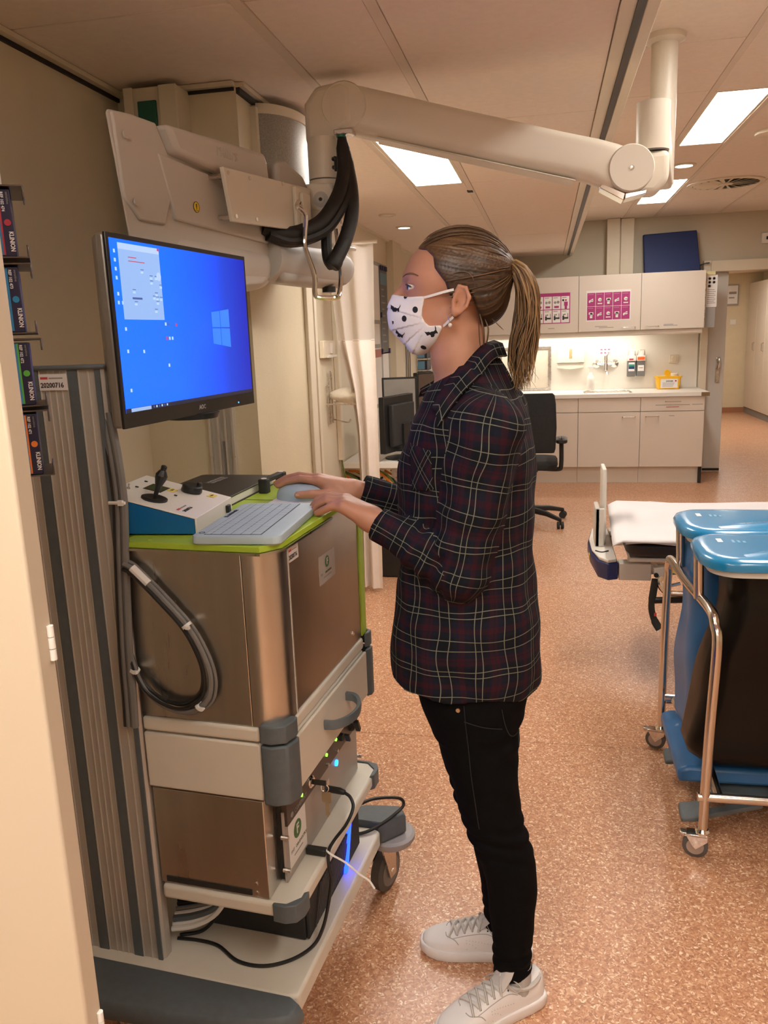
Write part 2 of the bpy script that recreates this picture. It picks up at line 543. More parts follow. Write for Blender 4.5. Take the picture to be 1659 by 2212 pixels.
# round swirl air vent
t = thing('air_vent', 'round swirl air vent in the ceiling above the blue board', 'vent', (1.37, 7.17, 2.615))
MB().lathe([(0.285, 0), (0.285, -0.008), (0.245, -0.012), (0.245, 0)], (1.37, 7.17, 2.6145), n=40).build('rim', m_trim, t)
MB().cyl((1.37, 7.17, 2.610), (1.37, 7.17, 2.6145), 0.245, n=40).build('opening', m_dark, t)
MB().cyl((1.37, 7.17, 2.600), (1.37, 7.17, 2.610), 0.055, n=24).build('hub', m_trim, t)
for k in range(20):
    a = 2 * math.pi * k / 20
    M = Matrix.Translation((1.37, 7.17, 2.606)) @ Matrix.Rotation(a, 4, 'Z')
    MB(M).hexa([(0.05, -0.006, -0.004), (0.24, -0.016, -0.008), (0.24, 0.016, 0.0), (0.05, 0.006, 0.0), (0.05, -0.006, -0.002), (0.24, -0.016, -0.005), (0.24, 0.016, 0.003), (0.05, 0.006, 0.003)]).build('blade', m_trim, t)
# sensor domes
tag(MB().lathe([(0.075, 0), (0.075, -0.012), (0.05, -0.02), (0.001, -0.022)], (0.55, 4.86, 2.615)).build('ceiling_sensor', m_trim), 'flat round sensor dome behind the ceiling tube', 'sensor')
tag(MB().lathe([(0.105, 0), (0.1, -0.02), (0.05, -0.03), (0.001, -0.03)], (1.28, 5.40, 2.615)).build('ceiling_sensor', m_trim), 'round sensor dome at the edge beside the big light panel', 'sensor')

# ---------------------------------------------------------------- doorway: sliding leaf, rail, frame
d1 = struct(MB().box(1.40, 1.81, 9.085, 9.13, 0.035, 2.07).build('door_1', pm('door_grey', (0.64, 0.62, 0.58), 0.45, var=0.01), bevel=0.003))
MB().box(1.40, 1.81, 9.088, 9.127, 0.008, 0.035).build('bottom_seal', m_dark, d1)
MB().box(1.725, 1.765, 9.07, 9.0855, 0.94, 1.20).build('handle_plate', m_steel, d1, bevel=0.004)
MB().tube(spline([(1.745, 9.08, 1.19), (1.748, 9.03, 1.185), (1.748, 9.025, 1.12), (1.74, 9.04, 1.07)]), 0.012).build('handle', m_chrome, d1)
df = struct(MB().box(1.55, 1.62, 8.99, 9.05, 0, 2.16).build('trim_3', m_trim, bevel=0.003))
MB().box(1.62, 3.0, 8.98, 9.06, 2.05, 2.155).build('door_rail', m_trim, df, bevel=0.003)
MB().tube(spline([(1.46, 8.98, 2.10), (1.55, 8.96, 2.13), (1.60, 8.97, 2.135)]), 0.006).build('cord', m_ink, df)
MB().cyl((1.6, 8.965, 2.125), (1.6, 8.99, 2.125), 0.012).build('screw', m_steel, df)
# thermostat box on the wall over the doorway
t = thing('wall_controller', 'small white box with a dark display high on the wall', 'controller', (2.16, 9.05, 2.34))
MB().box(2.09, 2.25, 9.02, 9.05, 2.30, 2.40).build('case', m_white, t, bevel=0.005)
MB().box(2.13, 2.23, 9.017, 9.0205, 2.335, 2.365).build('display', m_black, t)
# corridor things
t = thing('framed_notice', 'framed sheet on the far corridor wall', 'notice', (3.12, 15.28, 2.0))
MB().box(3.02, 3.22, 15.27, 15.3, 1.83, 2.18).build('frame', pm('grey_frame', (0.35, 0.34, 0.33), 0.4, var=0.05), t, bevel=0.004)
MB().box(3.04, 3.20, 15.266, 15.2705, 1.86, 2.16).build('sheet', m_paper, t)
MB().box(3.06, 3.18, 15.2645, 15.2665, 2.02, 2.06).box(3.06, 3.15, 15.2645, 15.2665, 1.95, 1.97).build('print', m_greyink, t)
tag(MB().box(3.10, 3.20, 15.285, 15.3, 1.51, 1.60).box(3.115, 3.185, 15.28, 15.285, 1.525, 1.585).build('light_switch', m_white, bevel=0.003), 'white light switch below the framed corridor notice', 'switch')
lk = thing('locker_row', 'row of tall pale lockers along the right of the corridor', 'locker', (3.5, 13, 0))
MB().box(3.40, 3.585, 11.0, 15.28, 0.0, 0.10).build('plinth', pm('grey_plinth', (0.25, 0.24, 0.23), 0.6, var=0.05), lk)
MB().box(3.41, 3.585, 11.0, 15.27, 0.10, 2.19).build('body', m_cab, lk)
for k in range(7):
    y1 = 15.26 - 0.6 * k
    d = MB().box(3.385, 3.409, y1 - 0.59, y1, 0.11, 2.185).build('door', m_cab, lk, bevel=0.003)
    MB().tube([(3.385, y1 - 0.54, 1.08), (3.36, y1 - 0.54, 1.09), (3.36, y1 - 0.54, 1.20), (3.385, y1 - 0.54, 1.21)], 0.01, 6).build('handle', m_chrome, d)
# ---------------------------------------------------------------- equipment cart (built in its own axes, turned by CM)
m_shelf = pm('cart_cream_metal', (0.72, 0.67, 0.57), 0.4, var=0.015, vscale=20, bump=0.06, bscale=900)
m_alu = pm('column_aluminium', (0.50, 0.465, 0.415), 0.42, metal=0.25, var=0.03, vscale=3, stretch=(20, 20, 0.3))
m_alu2 = pm('column_aluminium_rib', (0.62, 0.58, 0.52), 0.4, metal=0.3, var=0.02)
m_steelbox = pm('brushed_steel', (0.62, 0.60, 0.56), 0.30, metal=1.0, var=0.05, vscale=5, stretch=(6, 6, 0.5), rvar=0.08)
m_steelfront = pm('worn_steel_door', (0.48, 0.40, 0.31), 0.33, metal=1.0, var=0.12, vscale=9, stretch=(1, 1, 0.5), rvar=0.12)
m_green = pm('lime_green_panel', (0.40, 0.56, 0.045), 0.42, var=0.03, vscale=10)
m_rubber = pm('castor_rubber', (0.10, 0.095, 0.09), 0.6, var=0.05)
m_label = pm('label_white', (0.80, 0.76, 0.74), 0.5, var=0.01)
m_red = pm('print_red', (0.55, 0.06, 0.06), 0.6, var=0.05)
m_tie = pm('cable_tie_white', (0.8, 0.78, 0.74), 0.4, var=0.01)
m_cgrey = pm('cable_grey', (0.17, 0.165, 0.155), 0.45, var=0.05)
m_cblk = pm('cable_black', (0.012, 0.012, 0.012), 0.4, var=0.1)

cart = thing('equipment_cart', 'tall wheeled equipment cart with aluminium column and cream shelves in front of the woman', 'cart', cw(-0.9, 1.57, 0))
def cb(x0, x1, y0, y1, z0, z1):
    return MB(CM).box(x0, x1, y0, y1, z0, z1)
def lab_sticker(parent, o, xd, ud, w, h, name='asset_label'):
    """white sticker with the asset number"""
    o, xd, ud = Vector(o), Vector(xd), Vector(ud)
    nd = xd.cross(ud).normalized()
    b = MB()
    p = [o, o + xd * w, o + xd * w + ud * h, o + ud * h]
    b.hexa(p + [q + nd * 0.0006 for q in p])
    s = b.build(name, m_label, parent)
    text('asset_number', '20200716', h * 0.42, o + ud * h * 0.30 + xd * w * 0.05 + nd * 0.0007, xd, ud, m_ink, s, bold=h * 0.012, sx=w / (h * 0.42) / 4.9)
    b = MB()
    b.hexa([o + xd * w * a + ud * h * c + nd * d for d in (0.0006, 0.0009) for a, c in ((0.06, 0.68), (0.32, 0.68), (0.32, 0.82), (0.06, 0.82))])
    b.build('red_print', m_red, s)
    b = MB()
    b.hexa([o + xd * w * a + ud * h * c + nd * d for d in (0.0006, 0.0009) for a, c in ((0.36, 0.70), (0.85, 0.70), (0.85, 0.78), (0.36, 0.78))])
    b.build('grey_print', m_greyink, s)
    return s

# column: ribbed extrusion with dark inlays
col = MB(CM).prism([(-1.12, 1.333), (-1.125, 1.325), (-1.125, 1.306), (-1.118, 1.299), (-0.922, 1.299), (-0.915, 1.306), (-0.915, 1.325), (-0.92, 1.333)], lambda u, v, w: (u, v, w), 0.15, 1.50).build('column', m_alu, cart)
for x0, x1 in ((-0.930, -0.9195), (-0.988, -0.967), (-1.075, -1.053)):
    cb(x0, x1, 1.2965, 1.30, 0.16, 1.4995).build('dark_inlay', m_grey, col)
for x in (-0.945, -0.9655, -0.9905, -1.004, -1.018, -1.032, -1.0505, -1.078, -1.095, -1.11):
    cb(x - 0.0011, x + 0.0011, 1.2972, 1.30, 0.16, 1.499).build('rib', m_alu2, col)
MB(CM).prism([(-1.128, 1.336), (-1.128, 1.30), (-1.115, 1.292), (-0.922, 1.292), (-0.910, 1.30), (-0.910, 1.336)], lambda u, v, w: (u, v, w), 1.50, 1.508).build('column_cap', m_grey, cart, bevel=0.003)
lab_sticker(cart, cw(-1.051, 1.2964, 1.463), CX, UP, 0.062, 0.030)
cb(-1.118, -0.925, 1.80, 1.835, 0.15, 1.10).build('column', m_alu, cart)

# bottom shelf, bumpers, castors
def shelf(z0, z1, yn, yf, name):
    b = MB(CM)
    b.prism([(-1.12, 1.345), (-0.905, 1.345), (-0.905, yn), (-0.625, yn), (-0.60, yn + 0.03), (-0.60, yf - 0.03), (-0.625, yf), (-1.12, yf)], lambda u, v, w: (u, v, w), z0, z1)
    return b.build(name, m_shelf, cart, bevel=0.008, seg=3)
MB(CM).prism([(-1.12, 1.27), (-0.62, 1.27), (-0.598, 1.28), (-0.598, 1.85), (-0.62, 1.86), (-1.12, 1.86)], lambda u, v, w: (u, v, w), 0.205, 0.25).build('bottom_shelf', m_shelf, cart, bevel=0.007, seg=3)
m_bump = [(-1.13, 1.268), (-1.14, 1.22), (-1.08, 1.165), (-0.98, 1.158), (-0.85, 1.165), (-0.72, 1.18), (-0.63, 1.198), (-0.585, 1.222), (-0.578, 1.255), (-0.60, 1.268)]
b = MB(CM)
fnb = lambda u, v, w: (u, v, w)
rings = []
cx0, cy0 = -0.86, 1.26
for z, s in ((0.212, 0.93), (0.216, 0.97), (0.232, 0.985), (0.242, 0.95), (0.251, 0.90), (0.253, 0.86)):
    rings.append([(cx0 + (u - cx0) * (1 - (1 - s) * 0.4), cy0 + (v - cy0) * s if v < cy0 else v, z) for u, v in m_bump])
MB(CM).loft(rings).build('bumper', m_grey, cart, angle=50)
rings = []
far = [(-1.12, 1.862), (-0.60, 1.862), (-0.59, 1.865), (-0.545, 1.922), (-0.565, 1.955), (-0.66, 1.94), (-0.70, 1.915), (-1.10, 1.915)]
for z, s in ((0.205, 0.97), (0.21, 1.0), (0.255, 1.0), (0.266, 0.97)):
    rings.append([(-0.8 + (u + 0.8) * s, 1.86 + (v - 1.86) * s, z) for u, v in far])
MB(CM).loft(rings).build('bumper', m_grey, cart, bevel=0.004)
def castor(x, y, parent, z_top=0.20, R=0.06, ang=20):
    M = CM @ Matrix.Translation((x, y, 0)) @ Matrix.Rotation(math.radians(ang), 4, 'Z')
    w = MB(M).lathe([(R - 0.008, -0.017), (R, -0.012), (R, 0.012), (R - 0.008, 0.017)], (0.02, 0, R), 'Y', 28).build('castor_wheel', m_rubber, parent)
    MB(M).lathe([(R * 0.72, -0.0185), (R * 0.72, 0.0185)], (0.02, 0, R), 'Y', 28).build('wheel_hub', pm('castor_hub', (0.2, 0.19, 0.18), 0.5, var=0.05), w)
    MB(M).cyl((0.02, -0.028, R), (0.02, 0.028, R), 0.009, n=10).build('axle', m_steel, w)
    b = MB(M)
    for s in (-1, 1):
        b.prism([(-0.035, z_top - 0.03), (0.04, z_top - 0.03), (0.036, R - 0.012), (0.006, R - 0.015)], lambda u, v, q, s=s: (u, s * q, v), 0.021, 0.026)
    b.box(-0.035, 0.04, -0.026, 0.026, z_top - 0.034, z_top - 0.022)
    b.build('castor_fork', m_steel, parent)
castor(-0.625, 1.935, cart, ang=75)
MB(CM).lathe([(0.02, 0.172), (0.062, 0.178), (0.068, 0.188), (0.068, 0.198), (0.06, 0.204), (0.02, 0.2045)], (-0.592, 1.925, 0)).build('castor_guard', pm('light_grey_plastic', (0.36, 0.34, 0.34), 0.5, var=0.03), cart)
castor(-0.68, 1.26, cart, ang=60, z_top=0.205, R=0.05)
castor(-1.02, 1.29, cart, ang=30, z_top=0.205, R=0.05)
castor(-1.06, 1.90, cart, ang=10)
# middle shelf with corner bumpers, drawer unit
shelf(0.402, 0.435, 1.30, 1.87, 'middle_shelf')
def corner(z0, z1, near=True, name='corner_bumper', ex=0.006):
    q = [(-0.652, 1.296), (-0.625, 1.294), (-0.604, 1.303), (-0.594, 1.325), (-0.594, 1.352), (-0.603, 1.345), (-0.603, 1.33), (-0.625, 1.305), (-0.652, 1.303)]
    if not near:
        q = [(-0.605, 1.80), (-0.595, 1.812), (-0.594, 1.845), (-0.604, 1.868), (-0.63, 1.876), (-0.67, 1.876), (-0.67, 1.868), (-0.63, 1.866), (-0.605, 1.84)]
    return MB(CM).prism(q, lambda u, v, w: (u, v, w), z0, z1).build(name, m_grey, cart, bevel=0.002)
corner(0.397, 0.437)
corner(0.397, 0.437, False)
dz = 0.662
MB(CM).prism([(-0.91, 1.30), (-0.655, 1.30), (-0.655, 1.345), (-0.607, 1.345), (-0.607, 1.80), (-0.655, 1.84), (-0.91, 1.84)], lambda u, v, w: (u, v, w), dz, 0.782).build('drawer_case', m_shelf, cart, bevel=0.004)
dr = MB(CM).box(-0.606, -0.598, 1.353, 1.80, dz + 0.004, 0.780).build('drawer', m_shelf, cart, bevel=0.003)
MB(CM).prism([(-0.652, 1.295), (-0.628, 1.293), (-0.601, 1.306), (-0.592, 1.335), (-0.594, 1.352), (-0.607, 1.352), (-0.652, 1.32)], lambda u, v, w: (u, v, w), dz - 0.005, 0.782).build('corner_bumper', m_grey, cart, bevel=0.004)
MB(CM).prism([(-0.603, 1.802), (-0.592, 1.815), (-0.592, 1.835), (-0.62, 1.848), (-0.655, 1.848), (-0.655, 1.842), (-0.603, 1.83)], lambda u, v, w: (u, v, w), dz - 0.005, 0.782).build('corner_bumper', m_grey, cart, bevel=0.003)
# curved pull handle with a light insert
hp = [(-0.598, 1.495, 0.735), (-0.575, 1.50, 0.735), (-0.556, 1.525, 0.735), (-0.548, 1.565, 0.735), (-0.556, 1.605, 0.735), (-0.575, 1.632, 0.735), (-0.598, 1.637, 0.735)]
hb = MB(CM)
sp = spline(hp, 6)
rings = []
for i, p in enumerate(sp):
    d = (sp[min(i + 1, len(sp) - 1)] - sp[max(i - 1, 0)]).normalized()
    n = Vector((d.y, -d.x, 0))
    hh = 0.011
    rings.append([p + n * 0.004 + UP * hh, p + n * 0.006, p + n * 0.004 - UP * hh, p - n * 0.004 - UP * hh * 0.8, p - n * 0.004 + UP * hh * 0.8])
hd = hb.loft(rings).build('drawer_handle', m_grey, dr, bevel=0.001)
tray = MB(CM)
tray.prism([(-0.91, 1.30), (-0.655, 1.30), (-0.655, 1.345), (-0.605, 1.345), (-0.605, 1.80), (-0.655, 1.845), (-0.91, 1.845)], lambda u, v, w: (u, v, w), 0.786, 0.815)
tray.build('top_tray', m_shelf, cart, bevel=0.006, seg=3)
MB(CM).prism([(-0.652, 1.295), (-0.628, 1.293), (-0.602, 1.306), (-0.594, 1.335), (-0.596, 1.352), (-0.61, 1.352), (-0.652, 1.32)], lambda u, v, w: (u, v, w), 0.787, 0.824).build('corner_bumper', m_grey, cart, bevel=0.003)
MB(CM).prism([(-0.603, 1.802), (-0.594, 1.815), (-0.594, 1.835), (-0.62, 1.85), (-0.655, 1.85), (-0.655, 1.845), (-0.603, 1.83)], lambda u, v, w: (u, v, w), 0.787, 0.824).build('corner_bumper', m_grey, cart, bevel=0.003)

# ---------------------------------------------------------------- steel cabinet with the lime green plates
sb = thing('steel_cabinet', 'large brushed steel equipment box with a lime green top plate on the cart', 'equipment box', cw(-0.76, 1.56, 0.816))
q = [(-0.668, 1.306)] + [(-0.66 + 0.053 * math.sin(math.radians(a)), 1.359 - 0.053 * math.cos(math.radians(a))) for a in range(0, 91, 9)] + [(-0.607, 1.377)]
q += [(-0.612, 1.377), (-0.62, 1.40), (-0.668, 1.40)]
MB(CM).prism(q, lambda u, v, w: (u, v, w), 0.816, 1.163).build('rounded_corner', m_steelbox, sb, angle=25)
cb(-0.913, -0.6695, 1.306, 1.40, 0.816, 1.163).build('side_panel', m_steelbox, sb, bevel=0.0015)
cb(-1.10, -0.622, 1.4005, 1.79, 0.816, 1.163).build('carcass', m_steelbox, sb)
door = cb(-0.6215, -0.609, 1.3815, 1.80, 0.818, 1.162).build('door', m_steelfront, sb, bevel=0.002)
cb(-0.6215, -0.606, 1.377, 1.381, 0.818, 1.162).build('edge_strip', m_alu2, sb)
MB(CM).cyl((-0.609, 1.735, 0.85), (-0.605, 1.735, 0.85), 0.004).build('lock', m_chrome, door)
cb(-1.10, -0.606, 1.8015, 1.835, 0.818, 1.163).build('green_side_plate', m_green, sb, bevel=0.002)
gp = MB(CM).prism([(-1.12, 1.345), (-0.914, 1.345), (-0.914, 1.296), (-0.625, 1.296), (-0.598, 1.335), (-0.598, 1.845), (-0.82, 1.86), (-0.82, 1.94), (-1.12, 1.94)], lambda u, v, w: (u, v, w), 1.165, 1.177).build('green_top_plate', m_green, sb, bevel=0.0015)
MB(CM).prism([(-0.905, 1.292), (-0.623, 1.292), (-0.594, 1.335), (-0.594, 1.60), (-0.602, 1.60), (-0.602, 1.338), (-0.627, 1.299), (-0.905, 1.299)], lambda u, v, w: (u, v, w), 1.160, 1.1645).build('edge_strip', m_steelbox, gp)
cb(-1.10, -0.60, 1.70, 1.702, 1.177, 1.1776).build('plate_joint', m_dark, gp)
for x, y in ((-0.86, 1.315), (-0.612, 1.47), (-0.72, 1.72)):
    MB(CM).cyl((x, y, 1.177), (x, y, 1.1782), 0.004, n=8).build('screw', m_green, gp)
cb(-0.70, -0.612, 1.308, 1.345, 0.8155, 0.823).build('green_shim', m_green, sb)
# pull handle on the plate
ph = MB(CM)
hz = 1.177
for y in (1.786, 1.888):
    ph.prism(rrect(-0.848, -0.824, y - 0.012, y + 0.012, 0.006), lambda u, v, w: (u, v, w), hz, hz + 0.034)
ph.hexa([(-0.845, 1.786, hz + 0.024), (-0.827, 1.786, hz + 0.024), (-0.827, 1.888, hz + 0.024), (-0.845, 1.888, hz + 0.024), (-0.845, 1.786, hz + 0.035), (-0.827, 1.786, hz + 0.035), (-0.827, 1.888, hz + 0.035), (-0.845, 1.888, hz + 0.035)])
hh = ph.build('plate_handle', m_blackm, sb, bevel=0.002)
for y in (1.786, 1.888):
    MB(CM).cyl((-0.836, y, hz + 0.0345), (-0.836, y, hz + 0.036), 0.007, n=14).build('cap', m_label, hh)
lab_sticker(sb, cw(-0.6085, 1.3835, 1.122), CY, UP, 0.050, 0.030)
def clinic_label(parent, x, y0, y1, z0, z1, mt):
    b = cb(x, x + 0.0006, y0, y1, z0, z1).build('logo_label', mt, parent)
    w, h = y1 - y0, z1 - z0
    c = (y0 + w * 0.5, z0 + h * 0.68)
    r = h * 0.2
    MB(CM).cyl((x + 0.0006, c[0], c[1]), (x + 0.0011, c[0], c[1]), r, n=28).build('green_disc', pm('logo_green', (0.07, 0.17, 0.06), 0.5, var=0.05), b)
    text('letter', 'F', r * 1.5, cw(x + 0.0013, c[0], c[1]), CY, UP, m_label, b, 'CENTER', bold=0.0006)
    text('lettering', 'DIAGNOSTICS', h * 0.10, cw(x + 0.0008, y0 + w * 0.36, z0 + h * 0.33), CY, UP, pm('logo_text', (0.10, 0.13, 0.08), 0.6, var=0.05), b, sx=0.92)
    text('lettering', 'FMT', h * 0.10, cw(x + 0.0008, y0 + w * 0.08, z0 + h * 0.33), CY, UP, m_greyink, b)
    cb(x + 0.0006, x + 0.0008, y0 + w * 0.25, y0 + w * 0.75, z0 + h * 0.17, z0 + h * 0.20).build('fine_print', m_greyink, b)
clinic_label(sb, -0.609, 1.541, 1.637, 1.027, 1.09, pm('silver_label', (0.55, 0.50, 0.45), 0.4, metal=0.3, var=0.04, vscale=30))

# ---------------------------------------------------------------- laser source on the middle shelf
ls = thing('laser_unit', 'steel rack instrument with a dark control strip and keys on the middle shelf', 'instrument', cw(-0.78, 1.56, 0.436))
cb(-0.908, -0.662, 1.308, 1.80, 0.437, 0.655).build('case', m_steelbox, ls, bevel=0.0015)
cb(-0.895, -0.70, 1.306, 1.3085, 0.441, 0.453).build('slot', m_dark, ls)
for z in (0.448, 0.468):
    MB(CM).cyl((-0.69, 1.3085, z), (-0.69, 1.3055, z), 0.004, n=10).build('rivet', m_steel, ls)
m_face = pm('instrument_grey', (0.42, 0.38, 0.34), 0.45, metal=0.3, var=0.03)
fp = cb(-0.652, -0.646, 1.364, 1.832, 0.437, 0.598).build('front_panel', m_face, ls, bevel=0.001)
cb(-0.662, -0.652, 1.37, 1.82, 0.44, 0.655).build('panel_frame', m_dark, ls)
st = cb(-0.652, -0.640, 1.368, 1.83, 0.565, 0.625).build('control_strip', pm('brown_black_strip', (0.055, 0.038, 0.028), 0.4, var=0.08), ls, bevel=0.001)
m_gled = em('green_led', (0.25, 1.0, 0.05), 3.0)
for y, z in ((1.445, 0.592), (1.60, 0.602), (1.665, 0.607)):
    MB(CM).cyl((-0.640, y, z), (-0.637, y, z), 0.004, n=10).build('indicator', m_gled, st)
for y, z in ((1.60, 0.578), (1.665, 0.578), (1.775, 0.600)):
    MB(CM).cyl((-0.640, y, z), (-0.634, y, z), 0.004, n=10).build('screw', m_steel, st)
lkc = MB(CM).lathe([(0.014, 0), (0.014, 0.004), (0.010, 0.006), (0.010, 0.008)], (-0.640, 1.497, 0.594), CX).build('key_lock', m_chrome, st)
m_brass = pm('key_metal', (0.55, 0.44, 0.30), 0.35, metal=1.0, var=0.05)
ky = cb(-0.632, -0.602, 1.495, 1.499, 0.588, 0.600).build('lock_key', m_dark, ls, bevel=0.001)
MB(CM).tube([cwp for cwp in arc((-0.606, 1.497, 0.582), 0.009, 0, 360, 12, 'XZ')], 0.0012, 5).build('key_ring', m_chrome, ls)
k2 = MB(CM)
k2.prism(rrect(-0.614, -0.592, 0.548, 0.573, 0.005), lambda u, v, w: (u, w, v), 1.496, 1.4985)
k2.prism([(-0.607, 0.549), (-0.599, 0.549), (-0.597, 0.535), (-0.599, 0.528), (-0.597, 0.520), (-0.602, 0.512), (-0.607, 0.52)], lambda u, v, w: (u, w, v), 1.496, 1.4985)
k2.build('spare_key', m_brass, ls)
for y, z, s in ((1.70, 0.596, 0.8), (1.775, 0.59, 1.2)):
    kb_ = MB(CM).lathe([(0.013 * s, 0), (0.012 * s, 0.008)], (-0.640, y, z), CX).build('rotary_switch', m_black, st)
    MB(CM @ Matrix.Translation((-0.628, y, z)) @ Matrix.Rotation(0.5, 4, 'X')).box(0, 0.012, -0.004 * s, 0.004 * s, -0.015 * s, 0.015 * s).build('lever', m_black, kb_, bevel=0.001)
MB(CM).cyl((-0.646, 1.675, 0.54), (-0.642, 1.675, 0.54), 0.0075, n=16).build('blue_button', em('blue_led', (0.02, 0.35, 1.0), 4.0), fp)
text('lettering', 'COHERENT', 0.013, cw(-0.6395, 1.405, 0.578), CY, UP, m_greyink, st)
MB(CM).lathe([(0.006, 0), (0.006, 0.0006)], (-0.640, 1.392, 0.579), CX).build('emblem', m_greyink, st)
clinic_label(fp, -0.646, 1.381, 1.474, 0.456, 0.556, m_paper)
for y, z in ((1.36, 0.545), (1.36, 0.47), (1.838, 0.545), (1.838, 0.47)):
    MB(CM).cyl((-0.652, y, z), (-0.636, y, z), 0.005, n=10).build('thumb_screw', m_steel, ls)
cb(-0.646, -0.6435, 1.59, 1.62, 0.495, 0.53).build('socket_plate', m_steel, fp)
# USB cable
uc = thing('usb_cable', 'black cable plugged into the front of the instrument and hanging to the bottom shelf', 'cable', cw(-0.62, 1.6, 0.51))
MB(CM).tube([(-0.6435, 1.606, 0.512), (-0.612, 1.603, 0.512), (-0.600, 1.602, 0.510)], [0.008, 0.008, 0.006], 10).build('plug', m_black, uc)
path = [(-0.600, 1.602, 0.510), (-0.585, 1.598, 0.502), (-0.575, 1.585, 0.485), (-0.580, 1.55, 0.465), (-0.592, 1.50, 0.455), (-0.594, 1.468, 0.448), (-0.590, 1.455, 0.42), (-0.585, 1.452, 0.39), (-0.59, 1.44, 0.34), (-0.60, 1.425, 0.29), (-0.615, 1.40, 0.262), (-0.65, 1.36, 0.254), (-0.70, 1.33, 0.254), (-0.76, 1.33, 0.254), (-0.82, 1.36, 0.254), (-0.87, 1.365, 0.254), (-0.92, 1.36, 0.254)]
MB(CM).tube(spline(path, 6), 0.0038, 8).build('cord', m_cblk, uc)
cb(-0.6455, -0.600, 1.462, 1.478, 0.437, 0.452).build('cable_clip', m_black, uc, bevel=0.002)
ct = MB(CM).tube(spline([(-0.602, 1.472, 0.449), (-0.585, 1.46, 0.448), (-0.555, 1.47, 0.425), (-0.53, 1.48, 0.395), (-0.512, 1.49, 0.375), (-0.500, 1.492, 0.355)], 4), 0.0022, 6, flat=0.5).build('cable_tie', m_tie)
tag(ct, 'thin white cable tie tail sticking out below the key instrument', 'cable tie')

# ---------------------------------------------------------------- computer on the bottom shelf
pcu = thing('desktop_computer', 'black computer with a blue light strip lying on the bottom shelf', 'computer', cw(-0.79, 1.6, 0.25))
cb(-0.955, -0.640, 1.422, 1.785, 0.252, 0.392).build('case', m_blackm, pcu, bevel=0.004)
pf = cb(-0.6395, -0.632, 1.425, 1.782, 0.254, 0.39).build('front_bezel', m_blackm, pcu, bevel=0.003)
for k in range(17):
    y = 1.455 + 0.012 * k
    if 1.648 < y < 1.69:
        continue
    MB(CM).hexa([(-0.632, y, 0.262 + 0.001 * k), (-0.632, y + 0.005, 0.262 + 0.001 * k), (-0.632, y + 0.05, 0.345), (-0.632, y + 0.045, 0.345), (-0.6285, y, 0.262 + 0.001 * k), (-0.6285, y + 0.005, 0.262 + 0.001 * k), (-0.6285, y + 0.05, 0.345), (-0.6285, y + 0.045, 0.345)]).build('grille_slat', pm('slat_grey', (0.05, 0.047, 0.045), 0.5, var=0.05), pf)
MB(CM).hexa([(-0.632, 1.652, 0.256), (-0.632, 1.668, 0.256), (-0.632, 1.716, 0.388), (-0.632, 1.700, 0.388), (-0.624, 1.655, 0.256), (-0.624, 1.664, 0.256), (-0.624, 1.713, 0.388), (-0.624, 1.703, 0.388)]).build('light_strip', em('blue_light', (0.005, 0.03, 1.0), 9.0), pf)
MB(CM).lathe([(0.012, 0), (0.012, 0.001), (0.010, 0.001), (0.010, 0)], (-0.632, 1.755, 0.372), CX).build('emblem', m_greyink, pf)
pcab = MB(CM).tube(spline([(-0.66, 1.789, 0.34), (-0.62, 1.86, 0.335), (-0.565, 1.92, 0.31), (-0.553, 1.93, 0.285), (-0.57, 1.90, 0.273), (-0.60, 1.86, 0.262), (-0.64, 1.82, 0.256), (-0.70, 1.80, 0.256)], 6), 0.0045, 8).build('power_cable', m_cblk)
tag(pcab, 'black cable looping over the far grey bumper of the cart', 'cable')
wc = thing('cable_bunch', 'white and grey cables hanging under the middle shelf beside the column', 'cables', cw(-0.86, 1.4, 0.36))
for k, (mm, r) in enumerate(((m_tie, 0.006), (m_tie, 0.005), (m_grey, 0.009), (m_tie, 0.005), (m_cgrey, 0.005), (m_cblk, 0.004), (m_cblk, 0.004))):
    zo = 0.008 * k
    MB(CM).tube(spline([(-0.925, 1.350 + 0.006 * k, 0.285 + zo), (-0.875, 1.36 + 0.006 * k, 0.295 + zo), (-0.825, 1.375 + 0.004 * k, 0.325 + zo * 0.6), (-0.785, 1.39, 0.398)], 5), r, 8).build('cable', mm, wc)
MB(CM).tube(spline([(-0.92, 1.37, 0.254), (-0.875, 1.39, 0.258), (-0.845, 1.405, 0.29), (-0.835, 1.41, 0.33), (-0.83, 1.415, 0.39)], 6), 0.004, 8).build('cable', m_cblk, wc)

# ---------------------------------------------------------------- cable loop in front of the steel side
cl = thing('cable_loop', 'grey and black cables looped in front of the steel box beside the column', 'cables', cw(-0.8, 1.29, 0.95))
base = [(-0.917, 1.312, 1.42), (-0.905, 1.306, 1.34), (-0.901, 1.304, 1.25), (-0.906, 1.300, 1.16), (-0.912, 1.296, 1.05), (-0.916, 1.292, 0.95), (-0.918, 1.291, 0.86), (-0.920, 1.290, 0.80)]
for k, (mm, r, dx) in enumerate(((m_cgrey, 0.0075, 0.004), (m_cgrey, 0.006, -0.009), (m_cblk, 0.0045, -0.017), (m_cblk, 0.004, 0.0))):
    MB(CM).tube(spline([(x + dx, y + (0.006 if k == 3 else 0) - 0.006, z) for x, y, z in base], 6), r, 8).build('hanging_cable', mm, cl)
loop = [(-0.905, 1.135), (-0.885, 1.125), (-0.858, 1.100), (-0.828, 1.070), (-0.784, 1.022), (-0.757, 0.975), (-0.742, 0.925), (-0.748, 0.88), (-0.773, 0.853), (-0.803, 0.842), (-0.841, 0.848), (-0.879, 0.872), (-0.900, 0.905), (-0.912, 0.95)]
